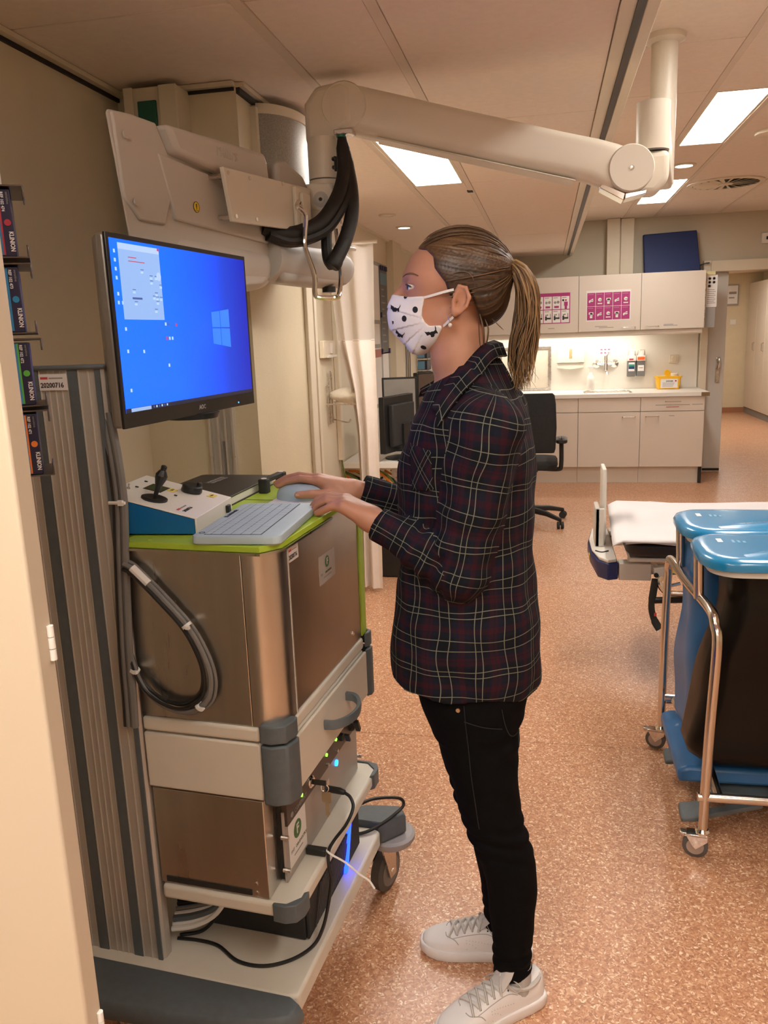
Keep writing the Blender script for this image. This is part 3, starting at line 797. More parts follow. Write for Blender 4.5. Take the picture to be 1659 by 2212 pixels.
for mm, r, s, dy in ((m_cgrey, 0.0058, 1.0, 1.288), (m_cblk, 0.0040, 0.90, 1.291), (m_cblk, 0.0032, 0.945, 1.283), (m_cgrey, 0.0036, 1.045, 1.294)):
    MB(CM).tube(spline([(-0.912 + (x + 0.912) * s, dy, 0.98 + (z - 0.98) * s) for x, z in loop], 6), r, 8).build('looped_cable', mm, cl)
MB(CM).tube([(-0.888, 1.289, 1.128), (-0.856, 1.289, 1.098)], 0.0085, 10).build('white_sleeve', m_tie, cl)
for x, z, dx, dz_ in ((-0.782, 1.020, 0.6, -0.8), (-0.769, 0.857, 0.7, 0.7), (-0.906, 0.92, 0.5, 0.9)):
    MB(CM).cyl((x - 0.003 * dx, 1.288, z - 0.003 * dz_), (x + 0.003 * dx, 1.288, z + 0.003 * dz_), 0.0105, n=12).box(x + 0.004, x + 0.012, 1.274, 1.280, z - 0.003, z + 0.003).build('tie', m_tie, cl)
MB(CM).tube([(-0.925, 1.292, 1.252), (-0.89, 1.290, 1.253)], 0.0035, 6).box(-0.903, -0.893, 1.286, 1.291, 1.248, 1.258).build('tie', m_tie, cl)

# ---------------------------------------------------------------- joystick control box
JM = CM @ Matrix.Translation((-0.785, 1.358, 1.1772)) @ Matrix.Rotation(math.radians(8), 4, 'Z')
jb = thing('joystick_box', 'white control box with blue sides and a black joystick on the green plate', 'control box', JM @ Vector((-0.1, 0.1, 0)))
prof = [(-0.185, 0.003), (0.0, 0.003), (0.0, 0.034), (-0.185, 0.083)]
m_blue = pm('sheet_blue', (0.004, 0.13, 0.36), 0.4, var=0.03)
MB(JM).prism([(-0.183, 0.003), (-0.002, 0.003), (-0.002, 0.032), (-0.183, 0.081)], lambda u, v, w: (u, w, v), 0.0, 0.205).build('blue_body', m_blue, jb, bevel=0.001)
jt = MB(JM)
jt.prism([(-0.186, 0.0815), (-0.186, 0.0845), (0.0025, 0.0345), (0.0025, 0.003), (-0.001, 0.003), (-0.001, 0.0325)], lambda u, v, w: (u, w, v), -0.0015, 0.2065)
jtop = jt.build('white_cover', m_white, jb, bevel=0.001)
sl = math.atan2(0.05, 0.1885)
TM = JM @ Matrix.Translation((0.0, 0.0, 0.0355)) @ Matrix.Rotation(sl, 4, 'Y')   # top-face frame: x back along slope is negative
MB(TM).lathe([(0.026, 0), (0.026, 0.003), (0.022, 0.0045), (0.012, 0.002), (0.004, 0.002)], (-0.105, 0.05, 0)).build('joystick_plate', m_black, jtop)
Mj = TM @ Matrix.Translation((-0.105, 0.05, 0.0)) @ Matrix.Rotation(math.radians(8), 4, 'Y')
js = MB(Mj).lathe([(0.004, 0), (0.0045, 0.014), (0.007, 0.03), (0.0115, 0.045), (0.012, 0.052), (0.008, 0.060), (0.0055, 0.063), (0.006, 0.071), (0.0045, 0.072)], (0, 0, 0), n=12).build('joystick_grip', m_black, jb, angle=20)
lcd = MB(TM).box(-0.15, -0.118, 0.105, 0.15, 0.0, 0.0008).build('display', pm('lcd_green', (0.02, 0.05, 0.012), 0.15, var=0.2, vscale=40), jtop)
MB(TM).box(-0.153, -0.115, 0.102, 0.153, -0.0002, 0.0004).build('display_frame', m_black, jtop)
kn = MB(TM).lathe([(0.021, 0.002), (0.022, 0.004), (0.021, 0.014), (0.019, 0.016)], (-0.072, 0.165, 0), n=24).build('speed_knob', m_black, jtop)
MB(TM).lathe([(0.005, 0.016), (0.005, 0.022), (0.004, 0.023)], (-0.060, 0.172, 0), n=12).build('finger_grip', m_black, kn)
m_yel = pm('label_yellow', (0.75, 0.60, 0.12), 0.6, var=0.03)
for x, y in ((-0.105, 0.14), (-0.03, 0.175)):
    yl = MB(TM).box(x - 0.008, x + 0.008, y - 0.012, y + 0.012, 0.0, 0.0006).build('yellow_label', m_yel, jtop)
    text('print', '< 0 >', 0.008, TM @ Vector((x, y, 0.001)), CY, (TM.to_3x3() @ Vector((-1, 0, 0))), m_ink, yl, 'CENTER')
text('asset_number', '20200716', 0.010, TM @ Vector((-0.030, 0.018, 0.0008)), TM.to_3x3() @ Vector((0, 1, 0)), TM.to_3x3() @ Vector((-1, 0, 0)), m_ink, jtop, bold=0.0002)
MB(TM).box(-0.046, -0.041, 0.018, 0.032, 0.0, 0.0006).build('red_print', m_red, jtop)
MB(TM).box(-0.045, -0.042, 0.035, 0.062, 0.0, 0.0006).build('grey_print', m_greyink, jtop)
for x, y in ((-0.165, 0.10), (-0.17, 0.155), (-0.085, 0.11)):
    MB(TM).box(x - 0.003, x + 0.003, y - 0.002, y + 0.002, 0, 0.0015).build('button', m_black, jtop)
MB(TM).lathe([(0.004, 0), (0.003, 0.003), (0.0015, 0.004), (0.002, 0.010)], (-0.172, 0.075, 0), n=10).build('toggle', m_steel, jtop)
MB(JM).box(0.0025, 0.009, 0.165, 0.183, 0.008, 0.024).build('rocker_switch', m_black, jtop, bevel=0.0015)

# ---------------------------------------------------------------- notebook behind the box
NM = CM @ Matrix.Translation((-0.955, 1.76, 1.1772)) @ Matrix.Rotation(math.radians(3), 4, 'Z')
nb = thing('notebook', 'thick black laboratory notebook lying behind the joystick box', 'notebook', NM @ Vector((0, 0, 0)))
MB(NM).prism(rrect(-0.098, 0.098, -0.142, 0.142, 0.012), lambda u, v, w: (u, v, w), 0.002, 0.019).build('pages', pm('page_edges', (0.74, 0.72, 0.66), 0.7, var=0.05, vscale=300, stretch=(0.1, 0.1, 5)), nb)
nc = MB(NM).prism(rrect(-0.102, 0.102, -0.146, 0.146, 0.014), lambda u, v, w: (u, v, w), 0.019, 0.0225).build('cover', pm('notebook_cover', (0.022, 0.019, 0.017), 0.45, var=0.1), nb, bevel=0.001)
MB(NM).prism(rrect(-0.102, 0.102, -0.146, 0.146, 0.014), lambda u, v, w: (u, v, w), 0.0, 0.0022).build('cover', MATS['notebook_cover'], nb)
for s, x in (('LABORATORY', -0.032), ('NOTEBOOK', -0.018)):
    text('title', s, 0.014, NM @ Vector((x, 0.02, 0.023)), CY, -CX, m_greyink, nc, bold=0.0003)

# ---------------------------------------------------------------- washable keyboard
KM = CM @ Matrix.Translation((-0.6925, 1.447, 1.1772)) @ Matrix.Rotation(math.radians(7), 4, 'Z') 
kbd = thing('keyboard', 'pale blue sealed medical keyboard on the green plate', 'keyboard', KM @ Vector((0, 0, 0)))
m_kb = pm('pale_blue_silicone', (0.42, 0.52, 0.55), 0.55, var=0.015, vscale=20)
rr = []
for z, g in ((0.0, 0.004), (0.003, 0.0), (0.0125, 0.0), (0.016, 0.0015), (0.0175, 0.005)):
    rr.append([(u, v, z) for u, v in rrect(-0.086 + g, 0.086 - g, -0.150 + g, 0.150 - g, 0.016 - g * 0.5, 6)])
kbody = MB(KM).loft(rr).build('keyboard_body', m_kb, kbd, angle=30)
MB(KM).box(-0.062, 0.048, -0.139, 0.136, 0.0173, 0.0178).build('key_outlines', pm('key_line', (0.025, 0.027, 0.035), 0.6, var=0.1), kbody)
def key(r0, r1, c0, c1):
    MB(KM).box(r0 + 0.0008, r1 - 0.0008, c0 + 0.0008, c1 - 0.0008, 0.0175, 0.0187).build('key', m_kb, kbd, bevel=0.0004, seg=1)
x0 = -0.061
xs = [x0, x0 + 0.012, x0 + 0.031, x0 + 0.050, x0 + 0.069, x0 + 0.088, x0 + 0.108]
ya, yb = -0.138, 0.135
def row(i, widths):
    tot = sum(widths)
    y = ya
    for w in widths:
        y1 = y + (yb - ya) * w / tot
        key(xs[i], xs[i + 1], y, y1)
        y = y1
row(0, [1] * 15)
row(1, [1] * 13 + [2, 1])
row(2, [1.5] + [1] * 12 + [1.5, 1])
row(3, [1.8] + [1] * 11 + [2.2, 1])
row(4, [1.3] + [1] * 11 + [1.7, 1, 1])
row(5, [1.25, 1, 1.25, 6, 1.25, 1, 1.25, 1, 1, 1])
text('lettering', 'medtronic', 0.013, KM @ Vector((-0.073, 0.02, 0.0179)), KM.to_3x3() @ Vector((0, 1, 0)), KM.to_3x3() @ Vector((-1, 0, 0)), pm('key_line', (0.02, 0.02, 0.03)), kbody, bold=0.0003)
MB(KM).box(-0.077, -0.068, 0.006, 0.010, 0.0175, 0.0179).box(-0.077, -0.068, 0.012, 0.016, 0.0175, 0.0179).build('emblem', MATS['key_line'], kbody)
MB(KM).lathe([(0.006, 0.0173), (0.006, 0.0179), (0.004, 0.0179), (0.004, 0.0173)], (-0.071, -0.125, 0)).build('emblem', MATS['key_line'], kbody)

# ---------------------------------------------------------------- mouse and sheet under it
ms = MB(CM @ Matrix.Translation((-0.70, 1.725, 0)) @ Matrix.Rotation(0.05, 4, 'Z')).box(-0.075, 0.10, -0.06, 0.07, 1.1773, 1.1788).build('mouse_mat', m_paper)
tag(ms, 'small white sheet under the pale blue mouse', 'mat')
mo = thing('computer_mouse', 'pale blue sealed mouse under the woman\'s right hand', 'mouse', cw(-0.715, 1.715, 1.179))
rings = []
MM = CM @ Matrix.Translation((-0.712, 1.718, 1.179))
for i in range(9):
    t = i / 8
    z = 0.036 * math.sin(t * math.pi / 2)
    s = math.cos(t * math.pi / 2) ** 0.55 if t < 1 else 0.03
    rings.append([((0.060 * s) * math.cos(a) - 0.006 * t, (0.034 * s) * math.sin(a), z) for a in [2 * math.pi * k / 28 for k in range(28)]])
MB(MM).loft(rings).build('mouse_shell', m_kb, mo, angle=60)
MB(MM).box(-0.04, -0.034, -0.003, 0.003, 0.024, 0.029).build('wheel_mark', m_ink, mo)

# ---------------------------------------------------------------- monitor over the cart
mn = thing('monitor', 'large flat monitor showing a bright blue desktop above the cart', 'monitor', cw(-0.89, 1.555, 1.39))
m_bez = pm('monitor_edge_grey', (0.27, 0.245, 0.21), 0.4, metal=0.5, var=0.05)
YN, YF, ZB, ZT = 1.285, 1.832, 1.392, 1.733
rr = []
MB(CM).prism([(-0.874, YN), (-0.874, YF), (-0.892, YF), (-0.925, YF - 0.04), (-0.925, YN + 0.04), (-0.892, YN)], lambda u, v, w: (u, v, w), ZB, ZT).build('back_case', m_bez, mn, bevel=0.005)
cb(-0.8745, -0.869, YN - 0.001, YF + 0.001, ZB - 0.001, ZT + 0.001).build('front_frame', pm('monitor_black_gloss', (0.012, 0.012, 0.013), 0.22, var=0.1), mn, bevel=0.001)
# screen picture: emissive desktop in its own plane
def screen_mat():
    m = bpy.data.materials.new('blue_desktop')
    m.use_nodes = True
    nt = m.node_tree
    b = nt.nodes['Principled BSDF']
    b.inputs['Base Color'].default_value = (0.01, 0.01, 0.015, 1)
    b.inputs['Roughness'].default_value = 0.12
    tc = nt.nodes.new('ShaderNodeTexCoord')
    sx = nt.nodes.new('ShaderNodeSeparateXYZ')
    nt.links.new(tc.outputs['Generated'], sx.inputs[0])
    # glow around the window emblem
    ds = nt.nodes.new('ShaderNodeVectorMath')
    ds.operation = 'DISTANCE'
    ds.inputs[1].default_value = (0.5, 0.72, 0.5)
    nt.links.new(tc.outputs['Generated'], ds.inputs[0])
    cr = nt.nodes.new('ShaderNodeValToRGB')
    mr = nt.nodes.new('ShaderNodeMapRange')
    mr.inputs['From Max'].default_value = 1.0
    nt.links.new(sx.outputs['Y'], mr.inputs['Value'])
    nt.links.new(mr.outputs[0], cr.inputs[0])
    e = cr.color_ramp
    e.elements[0].color = (0, 0.095, 1, 1)
    e.elements[1].color = (0.003, 0.010, 0.26, 1)
    for p, c in ((0.35, (0, 0.085, 0.9)), (0.62, (0.0005, 0.055, 0.6)), (0.8, (0.003, 0.029, 0.36))):
        k = e.elements.new(p)
        k.color = (*c, 1)
    mx = nt.nodes.new('ShaderNodeMix')
    mx.data_type = 'RGBA'
    f2 = nt.nodes.new('ShaderNodeMapRange')
    f2.inputs['From Min'].default_value = 0.0
    f2.inputs['From Max'].default_value = 0.30
    f2.inputs['To Min'].default_value = 0.25
    f2.inputs['To Max'].default_value = 0.0
    nt.links.new(ds.outputs['Value'], f2.inputs['Value'])
    nt.links.new(f2.outputs[0], mx.inputs['Factor'])
    nt.links.new(cr.outputs[0], mx.inputs['A'])
    mx.inputs['B'].default_value = (0.008, 0.12, 0.8, 1)
    nt.links.new(mx.outputs['Result'], b.inputs['Emission Color'])
    b.inputs['Emission Strength'].default_value = 2.1
    return m
SN, SF, SB, ST = YN + 0.008, YF - 0.008, ZB + 0.027, ZT - 0.008
scr = cb(-0.869, -0.8684, SN, SF, SB, ST).build('screen', screen_mat(), mn)
def sq(name, u0, u1, v0, v1, mt, d=0.0004, par_=None):
    """rectangle on the screen, u from the near edge, v from the top (fractions)"""
    y0, y1 = SN + (SF - SN) * u0, SN + (SF - SN) * u1
    z0, z1 = ST - (ST - SB) * v1, ST - (ST - SB) * v0
    return cb(-0.8684, -0.8684 + d, y0, y1, z0, z1).build(name, mt, par_ or scr)
win = sq('dialog_window', 0.045, 0.30, 0.02, 0.455, em('dialog_blue', srgb(150, 188, 245), 1.0))
m_wtop = em('dialog_title', srgb(185, 212, 254), 1.0)
m_wic = em('icon_white', srgb(190, 220, 252), 1.0)
m_wgr = em('icon_grey', srgb(60, 90, 160), 1.0)
m_wred = em('icon_red', srgb(200, 60, 90), 1.0)
sq('title_bar', 0.045, 0.30, 0.02, 0.055, m_wtop, 0.0006)
sq('close_button', 0.288, 0.30, 0.02, 0.035, m_wred, 0.0008)
sq('red_text', 0.10, 0.15, 0.093, 0.098, m_wred, 0.0006)
sq('red_text', 0.10, 0.20, 0.115, 0.120, m_wred, 0.0006)
for u, v in ((0.11, 0.29), (0.115, 0.36), (0.17, 0.17), (0.225, 0.2), (0.225, 0.23), (0.258, 0.20), (0.285, 0.25), (0.25, 0.30), (0.255, 0.325), (0.28, 0.325), (0.235, 0.32), (0.255, 0.35), (0.24, 0.40)):
    f_ = sq('field', u, u + 0.016, v, v + 0.012, m_wic, 0.0006)
    sq('field_label', u, u + 0.02, v - 0.012, v - 0.008, m_wgr, 0.0006)
sq('field', 0.105, 0.165, 0.325, 0.337, m_wgr, 0.0006)
yc, zc = SN + (SF - SN) * 0.285, ST - (ST - SB) * 0.19
MB(CM).cyl((-0.8684, yc, zc), (-0.8677, yc, zc), 0.008, n=20).build('dial', m_wtop, scr)
for u, v, mm in ((0.018, 0.06, m_wic), (0.018, 0.11, m_wic), (0.018, 0.16, m_wic), (0.018, 0.21, m_wic), (0.018, 0.30, m_wic), (0.016, 0.35, m_wtop), (0.04, 0.35, m_wic), (0.042, 0.50, m_wic), (0.042, 0.63, m_wic), (0.14, 0.635, m_wic), (0.30, 0.73, m_wic), (0.30, 0.47, m_wic), (0.32, 0.47, m_wgr), (0.375, 0.475, m_wred), (0.30, 0.56, m_wred), (0.32, 0.56, m_wic), (0.34, 0.56, m_wic), (0.038, 0.86, m_wic)):
    sq('desktop_icon', u, u + 0.01, v, v + 0.02, mm)
tb = sq('taskbar', 0.0, 1.0, 0.975, 1.0, em('taskbar_dark', srgb(8, 14, 50), 1.0), 0.0006)
sq('search_box', 0.03, 0.155, 0.977, 0.998, em('search_pale', srgb(160, 190, 235), 1.0), 0.0009)
for k in range(6):
    sq('task_icon', 0.17 + 0.018 * k, 0.178 + 0.018 * k, 0.98, 0.993, m_wic if k % 2 else m_wgr, 0.0009)
m_pane = em('emblem_blue', srgb(30, 130, 255), 1.0)
def qpane(u0, u1, va0, va1, vb0, vb1):
    P = lambda u, v, d: (-0.8684 + d, SN + (SF - SN) * u, ST - (ST - SB) * v)
    MB(CM).hexa([P(u0, va0, 0), P(u1, vb0, 0), P(u1, vb1, 0), P(u0, va1, 0), P(u0, va0, 0.0004), P(u1, vb0, 0.0004), P(u1, vb1, 0.0004), P(u0, va1, 0.0004)]).build('emblem_pane', m_pane, scr)
qpane(0.665, 0.735, 0.395, 0.50, 0.385, 0.50)
qpane(0.74, 0.82, 0.384, 0.50, 0.37, 0.50)
qpane(0.665, 0.735, 0.508, 0.615, 0.508, 0.628)
qpane(0.74, 0.82, 0.508, 0.629, 0.508, 0.645)
text('lettering', 'AOC', 0.013, cw(-0.8688, 1.575, ZB + 0.013), CY, UP, m_greyink, mn, 'CENTER', bold=0.0003)
MB(CM).cyl((-0.8695, YF - 0.085, ZB + 0.008), (-0.8683, YF - 0.085, ZB + 0.008), 0.0018, n=8).build('power_led', MATS['blue_led'], mn)
cb(-0.945, -0.925, 1.47, 1.63, 1.49, 1.65).build('mount_plate', m_black, mn, bevel=0.003)
MB(CM).tube([(-0.945, 1.55, 1.56), (-1.00, 1.54, 1.50), (-1.04, 1.45, 1.45), (-1.03, 1.334, 1.43)], 0.022, 10).build('mount_arm', m_blackm, mn)
MB(CM).tube(spline([(-0.93, 1.50, 1.40), (-0.96, 1.42, 1.385), (-1.0, 1.34, 1.40)], 6), 0.005, 8).build('video_cable', m_cblk, mn)
MB(CM).lathe([(0.055, -0.012), (0.06, 0.0)], (-0.91, 1.60, ZB - 0.001)).build('cable_cover', m_black, mn)
# ---------------------------------------------------------------- cream door leaf at the left edge, glove boxes behind it
dl = struct(MB().box(-1.30, -0.489, 0.672, 0.70, 0.01, 2.15).build('door_2', pm('cream_door', (0.57, 0.48, 0.36), 0.4, var=0.012, vscale=2), bevel=0.003))
for z in (0.775, 1.232):
    for k in range(3):
        MB().cyl((-0.487, 0.6935, z + 0.0125 * k), (-0.487, 0.6935, z + 0.0125 * k + 0.0115), 0.0036, n=12).build('hinge', m_white, dl)
GM = Matrix.Translation((-0.6485, 0.955, 0)) @ Matrix.Rotation(math.radians(33), 4, 'Z')
G3 = GM.to_3x3()
m_dsteel = pm('dark_holder_steel', (0.16, 0.14, 0.12), 0.35, metal=0.9, var=0.05)
rack = thing('glove_rack', 'steel wall rack holding four boxes of gloves behind the cream door', 'rack', GM @ Vector((-0.1, 0.1, 1.36)))
MB(GM).box(-0.25, -0.03, 0.105, 0.111, 1.35, 1.84).build('back_plate', m_steel, rack)
GB = [(1.655, '474', (0.42, 0.03, 0.05), 'red'), (1.563, '473', (0.02, 0.22, 0.42), 'blue'), (1.471, '472', (0.10, 0.42, 0.05), 'green'), (1.380, '471', (0.80, 0.20, 0.03), 'orange')]
m_gb = pm('glove_box_blue', (0.05, 0.20, 0.36), 0.45, var=0.25, vscale=14)
m_gbp = pm('glove_box_purple', (0.018, 0.016, 0.045), 0.4, var=0.1)
for i, (z, num, c, cn) in enumerate(GB):
    x1 = -0.0015 * (i % 2)
    s = MB(GM)
    s.box(-0.25, x1 + 0.014, -0.004, 0.105, z - 0.004, z - 0.002)
    s.box(x1 + 0.012, x1 + 0.014, -0.004, 0.05, z - 0.004, z + 0.012)
    s.box(-0.25, x1 + 0.016, -0.004, 0.105, z + 0.0805, z + 0.0825)
    s.box(x1 + 0.014, x1 + 0.016, -0.004, 0.05, z + 0.067, z + 0.0825)
    s.box(-0.25, -0.24, 0.02, 0.105, z - 0.004, z + 0.0825)
    s.build('holder', m_dsteel, rack, bevel=0.0006, seg=1)
    g = thing('glove_box', 'blue glove box with %s stripe and number 102 %s in the rack' % (cn, num), 'glove box', GM @ Vector((x1 - 0.12, 0, z)), 'glove boxes in the rack')
    b = MB(GM).box(x1 - 0.235, x1, 0, 0.095, z - 0.0018, z + 0.0775).build('carton', m_gbp, g, bevel=0.001)
    MB(GM).box(x1 - 0.235, x1 - 0.0145, -0.0006, 0, z, z + 0.076).build('picture', m_gb, b)
    MB(GM).box(x1 - 0.0145, x1 - 0.0125, -0.0008, 0, z, z + 0.076).build('colour_stripe', pm('stripe_' + cn, c, 0.45, var=0.03), b)
    rx, ru = (0, 0, -1), G3 @ Vector((1, 0, 0))
    pt = lambda u, v: GM @ Vector((x1 + u, -0.0007, z + v))
    text('lettering', 'KLINION', 0.0074, pt(-0.0038, 0.0160), rx, ru, m_label, b, 'CENTER', bold=0.0002, sx=0.8)
    MB(GM).cyl((x1 - 0.0064, -0.0008, z + 0.0385), (x1 - 0.0064, 0, z + 0.0385), 0.0040, n=16).build('size_disc', MATS['stripe_' + cn], b)
    text('lettering', 'REF 102 ' + num, 0.0050, pt(-0.0098, 0.0745), rx, ru, m_label, b, bold=0.0001, sx=0.9)
    text('lettering', 'sensitive', 0.0042, pt(-0.0038, 0.0745), rx, ru, m_greyink, b)
tag(MB(GM).box(-0.20, -0.010, 0.0, 0.095, 1.739, 1.80).build('carton_box', m_paper, bevel=0.001), 'plain white box standing on top of the glove rack', 'box')

# ---------------------------------------------------------------- wall things in the niche
du = thing('cable_duct', 'cream cable duct with a dark green panel high on the pillar', 'duct', (-1.15, 2.53, 2.0))
MB().box(-1.235, -1.07, 2.44, 2.53, 1.75, 2.284).build('body', m_trim, du, bevel=0.003)
MB().box(-1.237, -1.207, 2.43, 2.4395, 1.75, 2.284).box(-1.125, -1.068, 2.43, 2.4395, 1.75, 2.284).build('rail', m_trim, du, bevel=0.003)
MB().box(-1.195, -1.135, 2.432, 2.44, 2.15, 2.245).build('green_panel', pm('socket_green', (0.01, 0.10, 0.06), 0.4, var=0.05), du, bevel=0.003)
sp_ = thing('wall_speaker', 'rounded cream loudspeaker with grey grille on the pillar corner', 'speaker', (-0.86, 2.85, 2.1))
q = [(-0.918, 2.66)] + [(-0.918 + 0.115 * math.sin(math.radians(a)), 2.87 - 0.205 * math.cos(math.radians(a))) for a in range(0, 181, 12)] + [(-0.918, 3.08)]
MB().prism(q, lambda u, v, w: (u, v, w), 2.245, 2.275).build('top_cap', m_trim, sp_, bevel=0.003)
MB().prism([(-0.918 + (u + 0.918) * 0.96, 2.87 + (v - 2.87) * 0.97) for u, v in q], lambda u, v, w: (u, v, w), 1.90, 2.245).build('grille', pm('speaker_grille', (0.33, 0.31, 0.28), 0.5, metal=0.4, var=0.2, vscale=260), sp_, angle=30)
MB().box(-0.93, -0.90, 2.645, 2.668, 1.88, 2.26).build('frame', m_trim, sp_, bevel=0.002)
rl = thing('wall_rail', 'vertical aluminium equipment rail with small lettering on the pillar', 'rail', (-1.04, 2.52, 1.1))
MB().box(-1.085, -0.998, 2.52, 2.53, 0.75, 1.75).build('back', m_alu2, rl)
for x in (-1.085, -1.055, -1.03, -1.006):
    MB().box(x, x + 0.007, 2.505, 2.5205, 0.75, 1.75).build('profile', m_alu2, rl)
MB().box(-1.046, -1.034, 2.5195, 2.5202, 1.08, 1.22).build('print', m_greyink, rl)
for x, z in ((-1.08, 1.17), (-1.002, 1.17), (-1.08, 0.95), (-1.002, 0.95)):
    MB().cyl((x, 2.505, z), (x, 2.50, z), 0.005, n=8).build('screw', m_steel, rl)
tag(MB().box(-1.307, -1.28, 1.80, 1.93, 0.90, 0.99).box(-1.281, -1.27, 1.83, 1.90, 0.92, 0.97).build('wall_socket', MATS['socket_green'], bevel=0.004), 'dark green socket on the wall behind the cart column', 'socket')

# ---------------------------------------------------------------- ceiling support arm
m_arm = pm('arm_cream_paint', (0.76, 0.70, 0.59), 0.35, var=0.012, vscale=5)
m_armd = pm('arm_seam', (0.16, 0.14, 0.12), 0.5, var=0.05)
J = Vector((0.2365, 2.682, 1.994))      # lower right joint
E_ = Vector((-0.591, 2.561, 2.203))     # elbow
arm = thing('support_arm', 'cream jointed support arm hanging from a ceiling tube', 'support arm', (0.435, 3.55, 2.6))
V = Vector((0.107, -0.994, 0.0)).normalized()          # disc axis, roughly towards the room's near side
TX, TY = 0.436, 3.55
MB().lathe([(0.075, 0), (0.075, -0.02), (0.055, -0.03), (0.05, -0.03)], (TX, TY, 2.615)).build('ceiling_flange', m_arm, arm)
MB().cyl((TX, TY, 2.60), (TX, TY, 2.08), 0.049, n=32).build('ceiling_tube', m_arm, arm)
SX, SY = 0.31, 2.74
# extension arm running back from the sleeve to the tube
b = MB()
d = Vector((TX - SX, TY - SY, 0)).normalized()
n_ = Vector((-d.y, d.x, 0))
b.hexa([Vector((SX, SY, 2.0)) + n_ * s * 0.042 + d * l * 0 + UP * h for h in (0.07, ) for l in (0, 1) for s in (-1, 1)][:0] or
       [Vector((SX, SY, z)) + d * l + n_ * s for z in (2.06, 2.17) for l, s in ((0.0, -0.045), (0.83, -0.045), (0.83, 0.045), (0.0, 0.045))])
b.build('extension_arm', m_arm, arm, bevel=0.015)
MB().cyl((SX, SY, 2.19), (SX, SY, 2.055), 0.049, n=32).build('sleeve', m_arm, arm)
MB().cyl((SX, SY, 2.0555), (SX, SY, 2.0515), 0.0475, n=32).build('seam', m_armd, arm)
# lower elbow: from the sleeve down and across to the joint disc
lowb = MB()
def seglist(b, pts, rad, n=28, sy=1.0):
    b.tube(pts, rad, n)
prof = [(SX + 0.0475, 2.05), (SX + 0.0475, 1.965), (SX + 0.01, 1.925), (J.x + 0.02, 1.928), (J.x - 0.02, 1.94), (J.x - 0.03, 2.03), (J.x + 0.01, 2.055), (SX - 0.045, 2.05)]
lowb.prism(prof, lambda u, v, w: (u, SY + w, v), -0.044, 0.044)
lowb.build('lower_elbow', m_arm, arm, bevel=0.022, seg=4)
def disc(c, r, name):
    MB().lathe([(r * 0.95, 0.052), (r, 0.047), (r, -0.047), (r * 0.95, -0.052)], c, V, 48).build(name, m_arm, arm)
    MB().lathe([(r * 1.02, 0.022), (r * 1.02, 0.026)], c, V, 48).build('seam', m_armd, arm)
    MB().lathe([(0.007, 0.05), (0.007, 0.0535), (0.004, 0.054)], c, V, 14).build('screw', m_steel, arm)
disc(J, 0.0665, 'joint_disc')
disc(E_, 0.0665, 'elbow_disc')
# main beam between the joints
bd = (E_ - J)
L = bd.length
bd.normalize()
up_ = (UP - bd * UP.dot(bd)).normalized()
sd = bd.cross(up_)
rings = []
for t, h0, h1, w in ((0.0, -0.062, 0.055, 0.040), (0.06, -0.066, 0.062, 0.043), (0.13, -0.056, 0.064, 0.045), (0.25, -0.058, 0.062, 0.046), (0.6, -0.063, 0.063, 0.047), (0.9, -0.066, 0.0665, 0.047), (1.0, -0.066, 0.0665, 0.047)):
    c = J + bd * (L * t)
    rr = []
    for u, v in rrect(-w, w, h0, h1, 0.03, 5):
        rr.append(c + sd * u + up_ * v)
    rings.append(rr)
MB().loft(rings).build('arm_beam', m_arm, arm, angle=50)
b = MB()
b.hexa([J + bd * a + sd * s + up_ * v for v in (-0.068, -0.0625) for a, s in ((0.15, -0.04), (0.75, -0.04), (0.75, 0.04), (0.15, 0.04))])
b.build('cover_strip', m_arm, arm, bevel=0.003)
# chrome end caps under the joint
MB().hexa([J + Vector(p) for p in [(-0.085, -0.04, -0.048), (-0.015, -0.04, -0.088), (-0.015, 0.04, -0.088), (-0.085, 0.04, -0.048), (-0.078, -0.04, -0.036), (-0.01, -0.04, -0.068), (-0.01, 0.04, -0.068), (-0.078, 0.04, -0.036)]]).build('chrome_cap', m_chrome, arm, bevel=0.002)
MB().hexa([J + Vector(p) for p in [(-0.012, -0.04, -0.085), (0.05, -0.04, -0.072), (0.05, 0.04, -0.072), (-0.012, 0.04, -0.085), (-0.01, -0.04, -0.068), (0.05, -0.04, -0.062), (0.05, 0.04, -0.062), (-0.01, 0.04, -0.068)]]).build('chrome_cap', m_chrome, arm, bevel=0.002)
# elbow and drop tube at the left end
PX, PY = -0.656, 2.535
eb = MB()
prof = [(PX + 0.052, 2.10), (PX - 0.05, 2.10), (PX - 0.05, 2.215), (PX - 0.012, 2.262), (E_.x, 2.268), (E_.x + 0.03, 2.25), (E_.x + 0.03, 2.15), (E_.x - 0.005, 2.135)]
eb.prism(prof, lambda u, v, w: (u, (PY + 0.02) + w, v), -0.05, 0.05)
eb.build('upper_elbow', m_arm, arm, bevel=0.02, seg=4)
MB().cyl((PX, PY, 2.12), (PX, PY, 2.005), 0.050, n=32).build('drop_tube', m_arm, arm)
MB().cyl((PX, PY, 2.0045), (PX, PY, 2.001), 0.0485, n=32).build('seam', m_armd, arm)
MB().lathe([(0.05, 0.0), (0.05, -0.012), (0.043, -0.02)], (PX, PY, 2.001), n=32).build('collar', m_arm, arm)
for z in (2.055, 2.032):
    q = Vector((PX, PY, z)) + Vector((0.70, -0.714, 0)) * 0.0485
    MB().cyl(q, q + Vector((0.70, -0.714, 0)) * 0.003, 0.006, n=12).build('screw', m_steel, arm)
